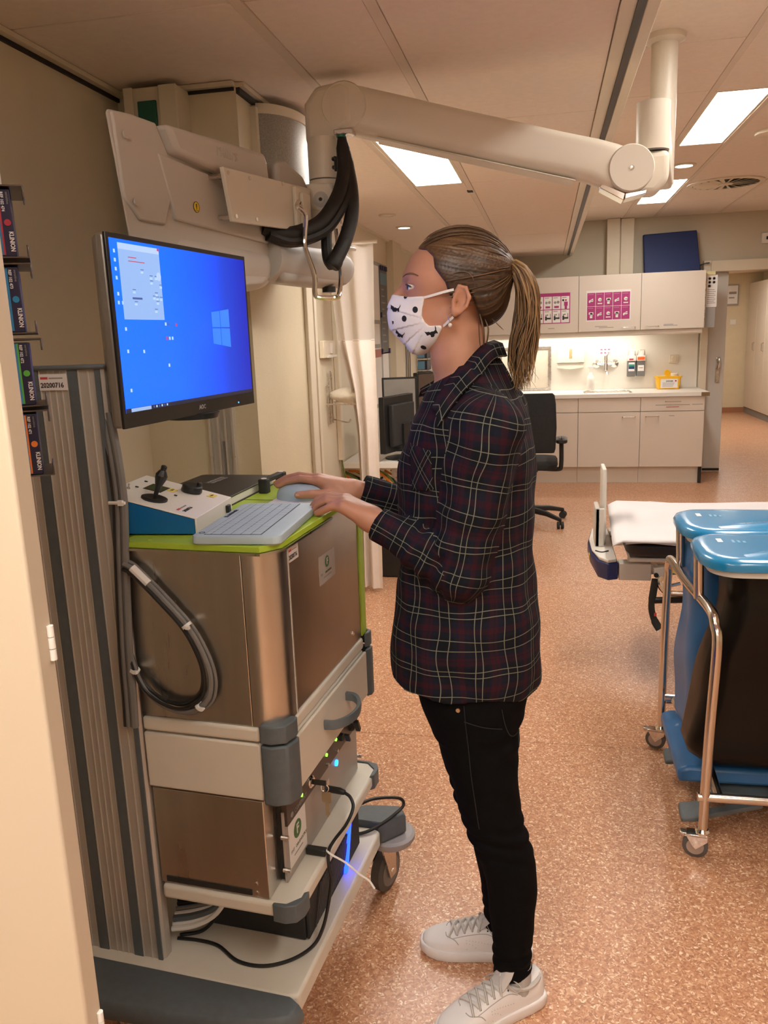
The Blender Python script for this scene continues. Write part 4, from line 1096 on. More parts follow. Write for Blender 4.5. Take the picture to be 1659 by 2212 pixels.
MB().prism(arc((0, 0, 0), 0.0515, -40, -10, 6, 'XY') and [(0.0505 * math.cos(math.radians(a)), 0.0505 * math.sin(math.radians(a))) for a in (-42, -34, -26, -18)] + [(0.0485 * math.cos(math.radians(a)), 0.0485 * math.sin(math.radians(a))) for a in (-18, -26, -34, -42)], lambda u, v, w: (PX + u, PY + v, w), 2.022, 2.064).build('dark_slot', m_dark, arm)
# cable gland
MB().box(E_.x - 0.02, E_.x + 0.035, 2.48, 2.53, 2.118, 2.132).build('cable_gland', m_steel, arm, bevel=0.002)

# ---------------------------------------------------------------- twin monitor carrier
RA = math.radians(-10)
RM = Matrix.Rotation(RA, 4, 'Z')
BX = Vector((math.cos(RA), math.sin(RA), 0))
BY = Vector((-math.sin(RA), math.cos(RA), 0))
RC = -1.087
rig = thing('monitor_carrier', 'grey beige back of twin ceiling-hung monitors with a screwed cover plate', 'monitor housing', RM @ Vector((RC - 0.1, 2.0, 1.8)))
m_shell = pm('housing_grey_beige', (0.58, 0.535, 0.475), 0.45, var=0.015, vscale=6, bump=0.08, bscale=700)
m_shell2 = pm('housing_grey', (0.50, 0.475, 0.44), 0.45, var=0.015, vscale=6)
def body(poly, x_front, depth, name, mt, bev=0.02, shrink=0.75, shift=(0.08, 0.0)):
    cy = sum(p[0] for p in poly) / len(poly)
    cz = sum(p[1] for p in poly) / len(poly)
    rings = []
    for t in (0.0, 0.12, 0.5, 1.0):
        s = 1 - (1 - shrink) * t
        rings.append([(x_front - depth * t, cy + (y - cy) * s + shift[0] * t, cz + (z - cz) * s + shift[1] * t) for y, z in poly])
    return MB(RM).loft(rings).build(name, mt, rig, bevel=bev, seg=4)
# first monitor: big rounded shell
p1 = [(1.452, 2.012), (1.50, 1.70), (1.62, 1.665), (1.93, 1.678), (2.06, 1.69), (2.118, 1.715), (2.135, 1.76), (2.10, 1.80), (2.075, 2.0), (1.62, 2.012), (1.53, 2.018)]
h1 = body(p1, RC - 0.055, 0.24, 'first_housing', m_shell, 0.015, 0.42, (0.22, 0.0))
MB(RM).prism([(1.62, 2.009), (2.052, 2.026), (2.066, 2.005), (2.08, 1.925), (1.655, 1.955)], lambda u, v, w: (w, u, v), RC - 0.10, RC - 0.022).build('upper_cover', m_shell, rig, bevel=0.012, seg=3)
MB(RM).prism([(1.470, 2.006), (1.535, 2.012), (1.615, 2.012), (1.65, 1.957), (1.66, 1.88), (1.62, 1.80), (1.53, 1.80), (1.485, 1.84)], lambda u, v, w: (w, u, v), RC - 0.06, RC - 0.049).build('side_cover', m_shell, rig, bevel=0.004, seg=2)
MB(RM).prism([(1.61, 1.95), (2.07, 1.92), (2.09, 1.80), (1.66, 1.815)], lambda u, v, w: (w, u, v), RC - 0.07, RC - 0.046).build('recess_panel', m_shell, rig, bevel=0.004)
# lower bulge
rings = []
for y, s in ((1.62, 0.7), (1.68, 1.0), (1.95, 1.0), (2.08, 0.98), (2.122, 0.88), (2.138, 0.6)):
    rings.append([(RC - 0.12 + 0.075 * s * math.cos(a) * (1.0), y, 1.742 + 0.068 * s * math.sin(a)) for a in [2 * math.pi * k / 24 for k in range(24)]])
MB(RM).loft(rings).build('lower_bulge', m_shell, rig, angle=60)
for y, z in ((1.50, 1.965), (1.515, 1.835)):
    MB(RM).cyl((RC - 0.046, y, z), (RC - 0.042, y, z), 0.008, n=14).build('cover_plug', m_shell, rig)
text('lettering', 'PHILIPS', 0.03, RM @ Vector((RC - 0.0215, 1.86, 1.987)), BY, UP, m_shell, rig, 'CENTER', ext=0.001)
# warning sticker
yc, zc = 1.742, 1.853
ws = MB(RM).cyl((RC - 0.046, yc, zc), (RC - 0.045, yc, zc), 0.0125, n=24).build('warning_sticker', pm('sticker_yellow', (0.80, 0.58, 0.02), 0.5, var=0.03), rig)
MB(RM).lathe([(0.0125, 0), (0.0125, 0.0013), (0.0113, 0.0013), (0.0113, 0)], (RC - 0.046, yc, zc), 'X', 24).build('sticker_rim', m_ink, ws)
MB(RM).prism([(yc - 0.0012, zc - 0.002), (yc + 0.0012, zc - 0.002), (yc + 0.0018, zc + 0.007), (yc - 0.0018, zc + 0.007)], lambda u, v, w: (w, u, v), RC - 0.045, RC - 0.0444).box(RC - 0.045, RC - 0.0444, yc - 0.001, yc + 0.001, zc - 0.005, zc - 0.003).build('mark', m_ink, ws)
MB(RM).box(RC - 0.045, RC - 0.0444, yc - 0.006, yc + 0.006, zc - 0.008, zc - 0.0072).build('print', m_ink, ws)
# screwed plate bridging to the arm
m_plate = pm('plate_cream', (0.72, 0.67, 0.57), 0.4, var=0.015)
pl = MB(RM).prism([(1.801, 1.948), (1.831, 1.827), (2.227, 1.842), (2.279, 1.966)], lambda u, v, w: (w, u, v), RC - 0.012, RC).build('cover_plate', m_plate, rig, bevel=0.002)
for y, z in ((1.82, 1.937), (1.922, 1.940), (1.842, 1.84), (1.944, 1.844), (2.10, 1.953)):
    MB(RM).cyl((RC, y, z), (RC + 0.003, y, z), 0.005, n=12).build('screw', m_chrome, pl)
for y, z in ((1.80, 1.93), (1.83, 1.84)):
    MB(RM).cyl((RC - 0.05, y + 0.01, z), (RC - 0.012, y + 0.01, z), 0.006, n=10).build('stand_off', m_steel, rig)
MB(RM).box(RC, RC + 0.012, 2.155, 2.235, 1.842, 1.955).build('bracket', m_plate, rig, bevel=0.003)
MB(RM).box(RC + 0.012, RC + 0.022, 2.175, 2.225, 1.858, 1.94).build('bracket', m_plate, rig, bevel=0.002)
# fork clevis carried by the arm's drop tube
PV = RM @ Vector((RC + 0.05, 2.33, 1.945))
PV = Vector((-0.652, 2.485, 1.945))
kv = MB()
kv.prism([(-0.038, 1.985), (-0.042, 1.955), (-0.040, 1.935), (-0.030, 1.914), (0, 1.906), (0.030, 1.914), (0.040, 1.935), (0.040, 1.96), (0.030, 1.983)], lambda u, v, w: (PV.x + u, PV.y + w, v), -0.032, 0.05)
kv.build('fork_clevis', m_arm, rig, bevel=0.006, seg=3)
for r, w0, w1, mm in ((0.022, -0.033, -0.0355, m_shell2), (0.012, -0.0355, -0.037, m_shell), (0.005, -0.037, -0.0385, m_dark)):
    MB().cyl((PV.x, PV.y + w0, 1.938), (PV.x, PV.y + w1, 1.938), r, n=24).build('pivot', mm, rig)
MB().prism([(-0.045, 1.94), (-0.035, 1.885), (0.0, 1.862), (0.045, 1.885), (0.06, 1.93), (0.045, 1.96)], lambda u, v, w: (PV.x + u, PV.y + w, v), -0.02, 0.03).build('swivel_block', m_arm, rig, bevel=0.008, seg=3)
MB().box(PV.x + 0.035, PV.x + 0.05, PV.y - 0.03, PV.y + 0.03, 1.945, 1.975).build('dark_slot', m_shell2, rig)
# second monitor beyond
p2 = [(2.13, 2.025), (2.20, 2.035), (2.30, 2.01), (2.37, 1.95), (2.40, 1.88), (2.42, 1.80), (2.60, 1.825), (2.645, 1.80), (2.655, 1.75), (2.60, 1.712), (2.45, 1.705), (2.13, 1.695), (2.10, 1.76)]
body(p2, RC - 0.03, 0.26, 'second_housing', m_shell2, 0.02, 0.8, (0.05, 0.0))
rings = []
for y, s in ((2.10, 0.95), (2.40, 1.0), (2.58, 0.97), (2.63, 0.85), (2.655, 0.6)):
    rings.append([(RC - 0.09 + 0.08 * s * math.cos(a), y, 1.765 + 0.068 * s * math.sin(a)) for a in [2 * math.pi * k / 24 for k in range(24)]])
MB(RM).loft(rings).build('lower_bulge', m_shell2, rig, angle=60)
MB(RM).hexa([(RC - 0.05, 2.40, 1.83), (RC - 0.03, 2.62, 1.835), (RC - 0.05, 2.62, 1.835), (RC - 0.07, 2.40, 1.83), (RC - 0.05, 2.38, 2.0), (RC - 0.03, 2.535, 1.985), (RC - 0.05, 2.535, 1.985), (RC - 0.07, 2.38, 2.0)]).build('paper_holder', m_white, rig, bevel=0.004)
for k in range(6):
    MB(RM).box(RC - 0.034, RC - 0.030, 2.565 + 0.006 * k - 0.03, 2.575 + 0.006 * k - 0.03, 1.955 - 0.018 * k, 1.967 - 0.018 * k).build('vent_slot', m_shell2, rig)
MB(RM).box(RC - 0.034, RC - 0.015, 2.46, 2.64, 1.822, 1.832).build('ledge', m_white, rig, bevel=0.003)
MB(RM).cyl((RC - 0.06, 2.50, 1.702), (RC - 0.06, 2.50, 1.685), 0.022, n=20).build('black_knob', m_black, rig)
# steel grab handles under the arm
def px(y, z, dx=0.0):
    return RM @ Vector((RC + 0.03 + dx, y, z))
hp = [(-0.667, 2.30, 1.912), (-0.667, 2.285, 1.895), (-0.648, 2.29, 1.87), (-0.655, 2.30, 1.815), (-0.655, 2.30, 1.775), (-0.638, 2.315, 1.70), (-0.640, 2.32, 1.648), (-0.632, 2.325, 1.632), (-0.59, 2.34, 1.630), (-0.578, 2.34, 1.64), (-0.584, 2.39, 1.69), (-0.592, 2.42, 1.73), (-0.605, 2.46, 1.80), (-0.612, 2.48, 1.85)]
HB = [Vector(p) + Vector((-0.008 if i < 8 else -0.004, 0, 0.022 * (1.9 - p[2]) / 0.27)) for i, p in enumerate(hp)]
MB().tube(spline(HB, 4), 0.0072, 10).build('grab_handle', m_chrome, rig)
MB().cyl((-0.667, 2.295, 1.885), (-0.662, 2.285, 1.885), 0.005, n=10).build('screw', m_steel, rig)
# black mesh sleeves with cables
m_sleeve = pm('black_mesh_sleeve', (0.0045, 0.004, 0.0035), 0.45, var=0.5, vscale=60, bump=0.5, bscale=500)
cs = thing('cable_sleeve', 'black mesh cable sleeves hanging from the arm elbow to the monitors', 'cable sleeve', (-0.6, 2.5, 2.12))
top = (E_.x - 0.002, 2.495, 2.125)
s1 = [top, (-0.587, 2.49, 2.07), (-0.585, 2.47, 2.0), (-0.60, 2.43, 1.93), (-0.632, 2.38, 1.868), (-0.675, 2.32, 1.835), (-0.72, 2.27, 1.825), (-0.76, 2.22, 1.84)]
MB().tube(spline(s1, 5), [0.010, 0.012, 0.015, 0.018] + [0.0215] * 28 + [0.02] * 4, 12, flat=0.8).build('sleeve', m_sleeve, cs)
s1b = [(x + 0.012, y + 0.01, z - 0.02) for x, y, z in s1[1:]]
s1b[0] = (top[0] + 0.003, 2.50, 2.11)
MB().tube(spline(s1b, 5), [0.012] * 4 + [0.016] * 27, 10).build('sleeve', m_sleeve, cs)
s2 = [(top[0] + 0.004, 2.495, 2.115), (-0.578, 2.49, 2.04), (-0.565, 2.48, 1.96), (-0.563, 2.46, 1.89), (-0.575, 2.42, 1.82), (-0.595, 2.385, 1.765), (-0.607, 2.37, 1.738)]
MB().tube(spline(s2, 5), [0.011, 0.013, 0.016, 0.018, 0.02] + [0.022] * 21 + [0.024] * 4 + [0.018], 12, flat=0.7).build('sleeve', m_sleeve, cs)
s3 = [(-0.607, 2.372, 1.742), (-0.622, 2.385, 1.765), (-0.628, 2.40, 1.81), (-0.63, 2.42, 1.85)]
MB().tube(spline(s3, 5), 0.016, 10).build('sleeve', m_sleeve, cs)
MB().cyl((top[0], 2.495, 2.128), (top[0], 2.495, 2.112), 0.013, n=14).build('green_collar', pm('collar_green', (0.03, 0.22, 0.15), 0.4, var=0.05), cs)
# ---------------------------------------------------------------- kitchenette along the back wall
def bow(b, x, y, z, w=0.12, dz=0.0, r=0.005):
    b.tube([(x - w / 2, y, z), (x - w / 2, y - 0.026, z + dz), (x - w / 2 + 0.006, y - 0.03, z + dz), (x + w / 2 - 0.006, y - 0.03, z + dz), (x + w / 2, y - 0.026, z + dz), (x + w / 2, y, z)], r, 6)
    return b
def fine(parent, x0, x1, y, z, mt=None, h=0.006):
    MB().box(x0, x1, y - 0.0006, y, z - h / 2, z + h / 2).build('fine_print', mt or m_greyink, parent)
m_prn = pm('print_violet', (0.42, 0.035, 0.19), 0.45, var=0.05)
XS = [-1.476 + 0.597 * k for k in range(6)]
names = ['base cabinet hidden at the left end behind the woman', 'base cabinet behind the woman', 'base cabinet behind the black office chair', 'wide base cabinet below the sink', 'base cabinet with a handled drawer at the right end']
for k in range(5):
    x0, x1 = max(XS[k], -1.28), XS[k + 1]
    t = thing('base_cabinet', names[k], 'cabinet', ((x0 + x1) / 2, 8.7, 0), 'kitchenette base cabinets')
    MB().box(x0 + 0.001, x1 - 0.001, 8.392, 9.03, 0.165, 0.862).build('body', m_cab, t)
    MB().box(x0 + 0.001, x1 - 0.001, 8.434, 8.45, 0.0, 0.165).build('kick_plate', m_cab, t)
    d = MB().box(x0 + 0.002, x1 - 0.002, 8.372, 8.391, 0.170, 0.716).build('door', m_cab, t, bevel=0.0015)
    dd = MB().box(x0 + 0.002, x1 - 0.002, 8.372, 8.391, 0.722, 0.860).build('drawer_front', m_cab, t, bevel=0.0015)
    if k in (3, 4):
        bow(MB(), (x1 - 0.09 - 0.02) if k == 3 else x0 + 0.11, 8.372, 0.672).build('handle', m_chrome, d)
    if k == 4:
        bow(MB(), x0 + 0.30, 8.372, 0.815, 0.14).build('handle', m_chrome, dd)
        fine(dd, x0 + 0.14, x0 + 0.46, 8.372, 0.780, m_greyink)
        fine(dd, x0 + 0.48, x0 + 0.58, 8.372, 0.782, m_greyink)
        fine(dd, x0 + 0.24, x0 + 0.36, 8.372, 0.760, m_red)
        fine(d, x0 + 0.27, x0 + 0.32, 8.372, 0.675, m_greyink)
        MB().box(x1 - 0.028, x1, 8.400, 8.4495, 0.0, 0.163).build('end_gap', m_dark, t)
wtp = thing('worktop', 'white worktop of the kitchenette', 'worktop', (0.2, 8.7, 0.88))
MB().box(-1.28, 0.385, 8.352, 9.03, 0.8635, 0.9).box(0.835, 1.545, 8.352, 9.03, 0.8635, 0.9).box(0.385, 0.835, 8.352, 8.46, 0.8635, 0.9).box(0.385, 0.835, 8.80, 9.03, 0.8635, 0.9).build('slab', m_white, wtp)
MB().box(1.47, 1.546, 8.346, 8.3515, 0.862, 0.899).build('brown_end', pm('chipped_end', (0.20, 0.13, 0.06), 0.6, var=0.2), wtp)
sk = thing('sink', 'small stainless sink set into the white worktop', 'sink', (0.61, 8.63, 0.9))
MB().loft([[(x, y, z) for x, y in rrect(0.375 + g, 0.845 - g, 8.452 + g, 8.808 - g, 0.05, 5)] for z, g in ((0.9005, 0.0), (0.904, 0.004), (0.904, 0.02), (0.88, 0.026), (0.78, 0.04))]).build('basin', m_steel, sk, angle=40)
MB().cyl((0.6, 8.64, 0.7805), (0.6, 8.64, 0.783), 0.03).build('drain', m_chrome, sk)
un = ['wall cabinet hidden behind the woman at the left', 'wall cabinet behind the woman\'s head', 'wall cabinet with the half hidden pink poster', 'wall cabinet with the ten-panel pink poster', 'plain wall cabinet at the right end']
for k in range(5):
    x0, x1 = max(XS[k], -1.28), XS[k + 1]
    t = thing('wall_cabinet', un[k], 'cabinet', ((x0 + x1) / 2, 8.8, 1.5), 'kitchenette wall cabinets')
    MB().box(x0 + 0.001, x1 - 0.001, 8.622, 9.03, 1.508, 2.047).build('body', m_cab, t)
    d = MB().box(x0 + 0.002, x1 - 0.002, 8.602, 8.6215, 1.506, 2.047).build('door', m_cab, t, bevel=0.0015)
    if k in (3, 4):
        bow(MB(), (x1 - 0.11) if k == 3 else x0 + 0.11, 8.602, 1.535).build('handle', m_chrome, d)
    if k == 3:
        fine(d, x0 + 0.16, x0 + 0.28, 8.602, 1.553)
        fine(d, x0 + 0.20, x0 + 0.34, 8.602, 1.540)
    if k == 4:
        fine(d, x0 + 0.22, x0 + 0.31, 8.602, 1.549)
        fine(d, x0 + 0.22, x0 + 0.35, 8.602, 1.538)
    if k == 2:
        fine(d, x0 + 0.30, x0 + 0.36, 8.602, 1.55)
cn = tag(MB().prism([(8.63, 1.505), (8.63, 1.462), (8.65, 1.452), (8.72, 1.452), (8.72, 1.505)], lambda u, v, w: (w, u, v), -1.28, 1.50).build('light_pelmet', m_cab, bevel=0.004), 'long cream pelmet hiding the lamp under the wall cabinets', 'pelmet')
ul = thing('under_cabinet_lamp', 'bright strip lamp under the wall cabinets', 'lamp', (0.2, 8.80, 1.49))
MB().box(-0.60, 0.98, 8.76, 8.85, 1.485, 1.5055).build('housing', m_white, ul)
MB().box(-0.58, 0.96, 8.765, 8.845, 1.478, 1.485).build('tube', em('strip_glow', (1.0, 0.93, 0.82), 22), ul)
sp = tag(MB().box(-1.28, 1.535, 9.03, 9.049, 0.9, 1.5).build('splashback', pm('splash_white', (0.78, 0.74, 0.66), 0.35, var=0.01), bevel=0.002), 'pale smooth splashback panel behind the sink', 'panel')

# posters on the wall cabinets
def poster1(x0, x1, z0, z1, y):
    t = thing('hygiene_poster', 'pink poster of ten instruction pictures on the wall cabinet', 'poster', ((x0 + x1) / 2, y, (z0 + z1) / 2), 'pink hygiene posters')
    b = MB().box(x0, x1, y - 0.0012, y, z0, z1).build('sheet', m_paper, t)
    W, H = (x1 - x0 - 0.014) / 5, (z1 - z0 - 0.03) / 2
    rr = random.Random(3)
    for i in range(5):
        for j in range(2):
            a = x0 + 0.007 + i * W
            c = z0 + 0.010 + j * H
            pn = MB().box(a + 0.002, a + W - 0.002, y - 0.0022, y - 0.0012, c + 0.002, c + H - 0.002).build('picture_panel', m_prn, t)
            w = MB()
            cx, cz = a + W / 2, c + H * 0.42
            ds = 0.0028
            if (i + j) % 3 == 0:
                w.box(cx - 0.012, cx + 0.012, y - ds, y - 0.0022, cz - 0.035, cz + 0.015).box(cx - 0.022, cx + 0.022, y - ds, y - 0.0022, cz, cz + 0.022)
            elif (i + j) % 3 == 1:
                w.hexa([(cx - 0.022, y - ds, cz - 0.02), (cx + 0.02, y - ds, cz - 0.005), (cx + 0.02, y - 0.0022, cz - 0.005), (cx - 0.022, y - 0.0022, cz - 0.02), (cx - 0.024, y - ds, cz), (cx + 0.016, y - ds, cz + 0.022), (cx + 0.016, y - 0.0022, cz + 0.022), (cx - 0.024, y - 0.0022, cz)])
            else:
                w.cyl((cx, y - 0.0022, cz + 0.008), (cx, y - ds, cz + 0.008), 0.018, n=14).box(cx - 0.022, cx + 0.022, y - ds, y - 0.0022, cz - 0.034, cz - 0.024)
            w.build('drawing', m_paper, pn)
            k_ = MB().box(cx - 0.006, cx + 0.018, y - 0.0034, y - 0.0028, cz + 0.002, cz + 0.007).box(cx - 0.012, cx + 0.004, y - 0.0034, y - 0.0028, cz - 0.012, cz - 0.008)
            k_.build('drawing_line', m_ink, pn)
            MB().box(a + 0.010, a + W - 0.02, y - ds, y - 0.0022, c + H * 0.86, c + H * 0.89).build('caption', pm('print_pink_light', (0.62, 0.25, 0.42), 0.5, var=0.05), pn)
poster1(0.388, 0.815, 1.605, 1.902, 8.6018)
t = thing('hygiene_poster', 'pink bordered poster of pictures half hidden by the ponytail', 'poster', (0.1, 8.6, 1.75), 'pink hygiene posters')
MB().box(-0.12, 0.231, 8.6006, 8.6018, 1.598, 1.896).build('sheet', m_prn, t)
for i in range(4):
    for j in range(2):
        a, c = -0.112 + 0.0855 * i, 1.606 + 0.132 * j
        pn = MB().box(a, a + 0.078, 8.5998, 8.6006, c, c + 0.124).build('picture_panel', m_paper, t)
        mm = m_prn if j == 1 else m_ink
        if j == 1 and i == 3:
            MB().cyl((a + 0.045, 8.5998, c + 0.085), (a + 0.045, 8.5992, c + 0.085), 0.009, n=12).box(a + 0.027, a + 0.063, 8.5992, 8.5998, c + 0.03, c + 0.07).box(a + 0.033, a + 0.057, 8.5992, 8.5998, c + 0.0, c + 0.03).build('drawing', m_prn, pn)
            MB().lathe([(0.010, 0), (0.010, 0.0006), (0.008, 0.0006), (0.008, 0)], (a + 0.018, 8.5998, c + 0.085), (0, -1, 0), 14).build('drawing_line', m_ink, pn)
        elif j == 1:
            MB().cyl((a + 0.025, 8.5998, c + 0.065), (a + 0.025, 8.5992, c + 0.065), 0.013, n=12).cyl((a + 0.054, 8.5998, c + 0.068), (a + 0.054, 8.5992, c + 0.068), 0.014, n=12).build('drawing', m_greyink, pn)
            MB().box(a + 0.016, a + 0.062, 8.5992, 8.5998, c + 0.012, c + 0.032).build('drawing', m_prn, pn)
        else:
            MB().cyl((a + 0.022, 8.5998, c + 0.075), (a + 0.022, 8.5992, c + 0.075), 0.006, n=10).cyl((a + 0.036, 8.5998, c + 0.078), (a + 0.036, 8.5992, c + 0.078), 0.006, n=10).box(a + 0.012, a + 0.030, 8.5992, 8.5998, c + 0.025, c + 0.066).box(a + 0.03, a + 0.07, 8.5992, 8.5998, c + 0.035, c + 0.052).box(a + 0.062, a + 0.067, 8.5992, 8.5998, c + 0.05, c + 0.09).build('drawing', m_ink, pn)
        MB().box(a + 0.008, a + 0.05, 8.5992, 8.5998, c + 0.108, c + 0.114).build('caption', m_greyink, pn)

# things on the splashback and the worktop
YS = 9.03
t = thing('towel_dispenser', 'white paper towel dispenser with a window strip left of the tap', 'dispenser', (0.25, YS, 1.2))
MB().prism([(0.11, 1.19), (0.395, 1.19), (0.39, 1.36), (0.115, 1.36)], lambda u, v, w: (u, w, v), YS - 0.10, YS).build('body', pm('dispenser_white', (0.72, 0.68, 0.58), 0.35, var=0.01), t, bevel=0.006)
MB().prism([(0.108, 1.185), (0.20, 1.19), (0.25, 1.20), (0.31, 1.19), (0.396, 1.185), (0.39, 1.135), (0.33, 1.128), (0.25, 1.118), (0.17, 1.128), (0.113, 1.135)], lambda u, v, w: (u, w, v), YS - 0.085, YS).build('tray', MATS['dispenser_white'], t, bevel=0.005)
MB().box(0.236, 0.268, YS - 0.102, YS - 0.0995, 1.235, 1.335).build('window', pm('window_brown', (0.45, 0.34, 0.16), 0.5, var=0.2, vscale=60), t)
t = thing('water_tap', 'chrome wall tap above the sink', 'tap', (0.615, YS, 1.17))
for x in (0.525, 0.705):
    MB().lathe([(0.042, 0), (0.042, 0.008), (0.03, 0.016), (0.014, 0.03)], (x, YS, 1.168), (0, -1, 0), 20).build('rosette', m_chrome, t)
MB().tube([(0.525, YS - 0.035, 1.168), (0.705, YS - 0.035, 1.168)], 0.017, 14).build('body', m_chrome, t)
MB().tube([(0.615, YS - 0.03, 1.25), (0.615, YS - 0.05, 1.10)], 0.021, 14).build('mixer', m_chrome, t)
MB().tube(spline([(0.615, YS - 0.05, 1.12), (0.617, YS - 0.07, 1.09), (0.62, YS - 0.14, 1.085), (0.622, YS - 0.16, 1.06)], 5), 0.012, 10).build('spout', m_chrome, t)
MB().tube([(0.615, YS - 0.05, 1.245), (0.65, YS - 0.09, 1.285)], [0.009, 0.006], 8).build('lever', m_chrome, t)
t = thing('hand_washing_sign', 'small white sign with red pictures above the tap', 'sign', (0.6, YS, 1.3))
b = MB().box(0.545, 0.67, YS - 0.002, YS, 1.262, 1.342).build('sheet', m_paper, t)
for i in range(3):
    for j in range(2):
        MB().hexa([(0.558 + 0.038 * i, YS - 0.003, 1.275 + 0.034 * j), (0.583 + 0.038 * i, YS - 0.003, 1.272 + 0.034 * j), (0.583 + 0.038 * i, YS - 0.002, 1.272 + 0.034 * j), (0.558 + 0.038 * i, YS - 0.002, 1.275 + 0.034 * j), (0.56 + 0.038 * i, YS - 0.003, 1.285 + 0.034 * j), (0.58 + 0.038 * i, YS - 0.003, 1.288 + 0.034 * j), (0.58 + 0.038 * i, YS - 0.002, 1.288 + 0.034 * j), (0.56 + 0.038 * i, YS - 0.002, 1.285 + 0.034 * j)]).build('picture', pm('print_rose', (0.55, 0.10, 0.20), 0.5, var=0.05), b)
for x, lab, c1, c2, bl in ((0.828, 'steel soap dispenser with a red mark and green blue label', (0.50, 0.03, 0.07), (0.02, 0.22, 0.17), True), (0.922, 'steel soap dispenser with an orange mark', (0.80, 0.13, 0.02), (0.6, 0.6, 0.58), False)):
    t = thing('soap_dispenser', lab, 'dispenser', (x + 0.045, YS, 1.16), 'soap dispensers')
    MB().box(x + 0.004, x + 0.086, YS - 0.07, YS, 1.03, 1.19).build('case', pm('dispenser_grey', (0.22, 0.22, 0.22), 0.35, metal=0.5, var=0.05), t, bevel=0.004)
    MB().box(x, x + 0.09, YS - 0.078, YS, 1.19, 1.245).build('cover', m_white, t, bevel=0.004)
    MB().box(x + (0.02 if bl else 0.008), x + (0.062 if bl else 0.082), YS - 0.0795, YS - 0.0775, 1.2, 1.215 if bl else 1.23).build('mark', pm('mark_' + str(bl), c1, 0.5, var=0.03), t)
    MB().tube([(x + 0.012, YS - 0.01, 1.245), (x + 0.018, YS - 0.05, 1.30), (x + 0.08, YS - 0.05, 1.30), (x + 0.086, YS - 0.01, 1.245)], 0.004, 6).build('lever', m_steel, t)
    MB().prism([(x + 0.015, 1.245), (x + 0.075, 1.245), (x + 0.065, 1.272), (x + 0.045, 1.285), (x + 0.025, 1.272)], lambda u, v, w: (u, w, v), YS - 0.05, YS - 0.01).build('bottle_neck', m_white, t)
    b = MB().box(x + 0.015, x + 0.076, YS - 0.0715, YS - 0.0697, 1.085, 1.175 if bl else 1.145).build('label', m_label, t)
    if bl:
        MB().box(x + 0.017, x + 0.074, YS - 0.0725, YS - 0.0715, 1.135, 1.155).build('band', pm('band_green', (0.02, 0.25, 0.18), 0.5, var=0.05), b)
        MB().box(x + 0.017, x + 0.074, YS - 0.0725, YS - 0.0715, 1.108, 1.135).build('band', pm('band_navy', (0.01, 0.035, 0.12), 0.5, var=0.05), b)
    else:
        MB().box(x + 0.025, x + 0.066, YS - 0.0725, YS - 0.0715, 1.115, 1.123).build('print', m_greyink, b)
tag(MB().box(1.256, 1.346, YS - 0.012, YS, 1.153, 1.24).box(1.274, 1.328, YS - 0.017, YS - 0.012, 1.17, 1.222).build('wall_socket', m_trim, bevel=0.003), 'cream wall socket on the splashback above the yellow bin', 'socket')
t = thing('sharps_container', 'yellow sharps container with a white danger label on the worktop', 'container', (1.23, 8.90, 0.9))
m_yellow = pm('sharps_yellow', (0.85, 0.47, 0.02), 0.35, var=0.03)
MB().loft([[(x, y, z) for x, y in rrect(1.115 - g, 1.345 + g, 8.80, 8.98, 0.025, 4)] for z, g in ((0.902, -0.008), (1.0, 0.004), (1.02, 0.006), (1.02, 0.016), (1.032, 0.016))]).build('body', m_yellow, t, angle=40)
lb = MB().box(1.15, 1.315, 8.796, 8.7995, 0.915, 1.005).build('label', m_label, t)
text('lettering', 'DANGER', 0.017, (1.235, 8.7955, 0.983), (1, 0, 0), UP, m_ink, lb, 'CENTER', bold=0.0006)
for k in range(5):
    MB().box(1.165 + 0.004 * (k % 2), 1.285 - 0.004 * k, 8.7953, 8.7958, 0.966 - 0.0095 * k, 0.969 - 0.0095 * k).build('fine_print', m_greyink, lb)
MB().cyl((1.295, 8.796, 0.985), (1.295, 8.795, 0.985), 0.009, n=14).build('red_mark', m_red, lb)
MB().lathe([(0.001, -0.004), (0.034, -0.003), (0.036, 0.0), (0.034, 0.003), (0.001, 0.004)], (1.222, 8.88, 1.062), (0.25, -0.9, 0.3), 24).build('open_flap', m_yellow, t)
MB().lathe([(0.04, 0), (0.04, 0.02), (0.034, 0.025)], (1.29, 8.89, 1.032)).build('clear_cap', pm('cap_cream', (0.78, 0.70, 0.55), 0.3, var=0.02), t)
t = thing('spray_bottle', 'white spray bottle beside the sink', 'bottle', (0.45, 8.86, 0.9))
MB().lathe([(0.036, 0), (0.04, 0.006), (0.04, 0.11), (0.034, 0.14), (0.018, 0.165), (0.015, 0.19)], (0.455, 8.86, 0.902)).build('bottle', m_white, t, angle=40)
MB().prism([(0.44, 1.09), (0.472, 1.09), (0.472, 1.11), (0.485, 1.125), (0.485, 1.145), (0.46, 1.155), (0.43, 1.15), (0.428, 1.135), (0.445, 1.125)], lambda u, v, w: (u, w, v), 8.85, 8.872).build('trigger_head', m_white, t, bevel=0.003)
t = thing('framed_board', 'steel framed pale panel on the splashback behind the ponytail', 'frame', (-0.22, YS, 1.14))
MB().box(-0.5, 0.05, YS - 0.02, YS, 1.335, 1.367).box(-0.5, 0.05, YS - 0.02, YS, 0.905, 0.93).box(-0.5, -0.47, YS - 0.02, YS, 0.93, 1.335).box(0.02, 0.05, YS - 0.02, YS, 0.93, 1.335).build('frame', m_steel, t)
MB().box(-0.47, 0.02, YS - 0.008, YS, 0.93, 1.335).build('panel', pm('pale_panel', (0.62, 0.55, 0.45), 0.3, var=0.08, vscale=4), t)
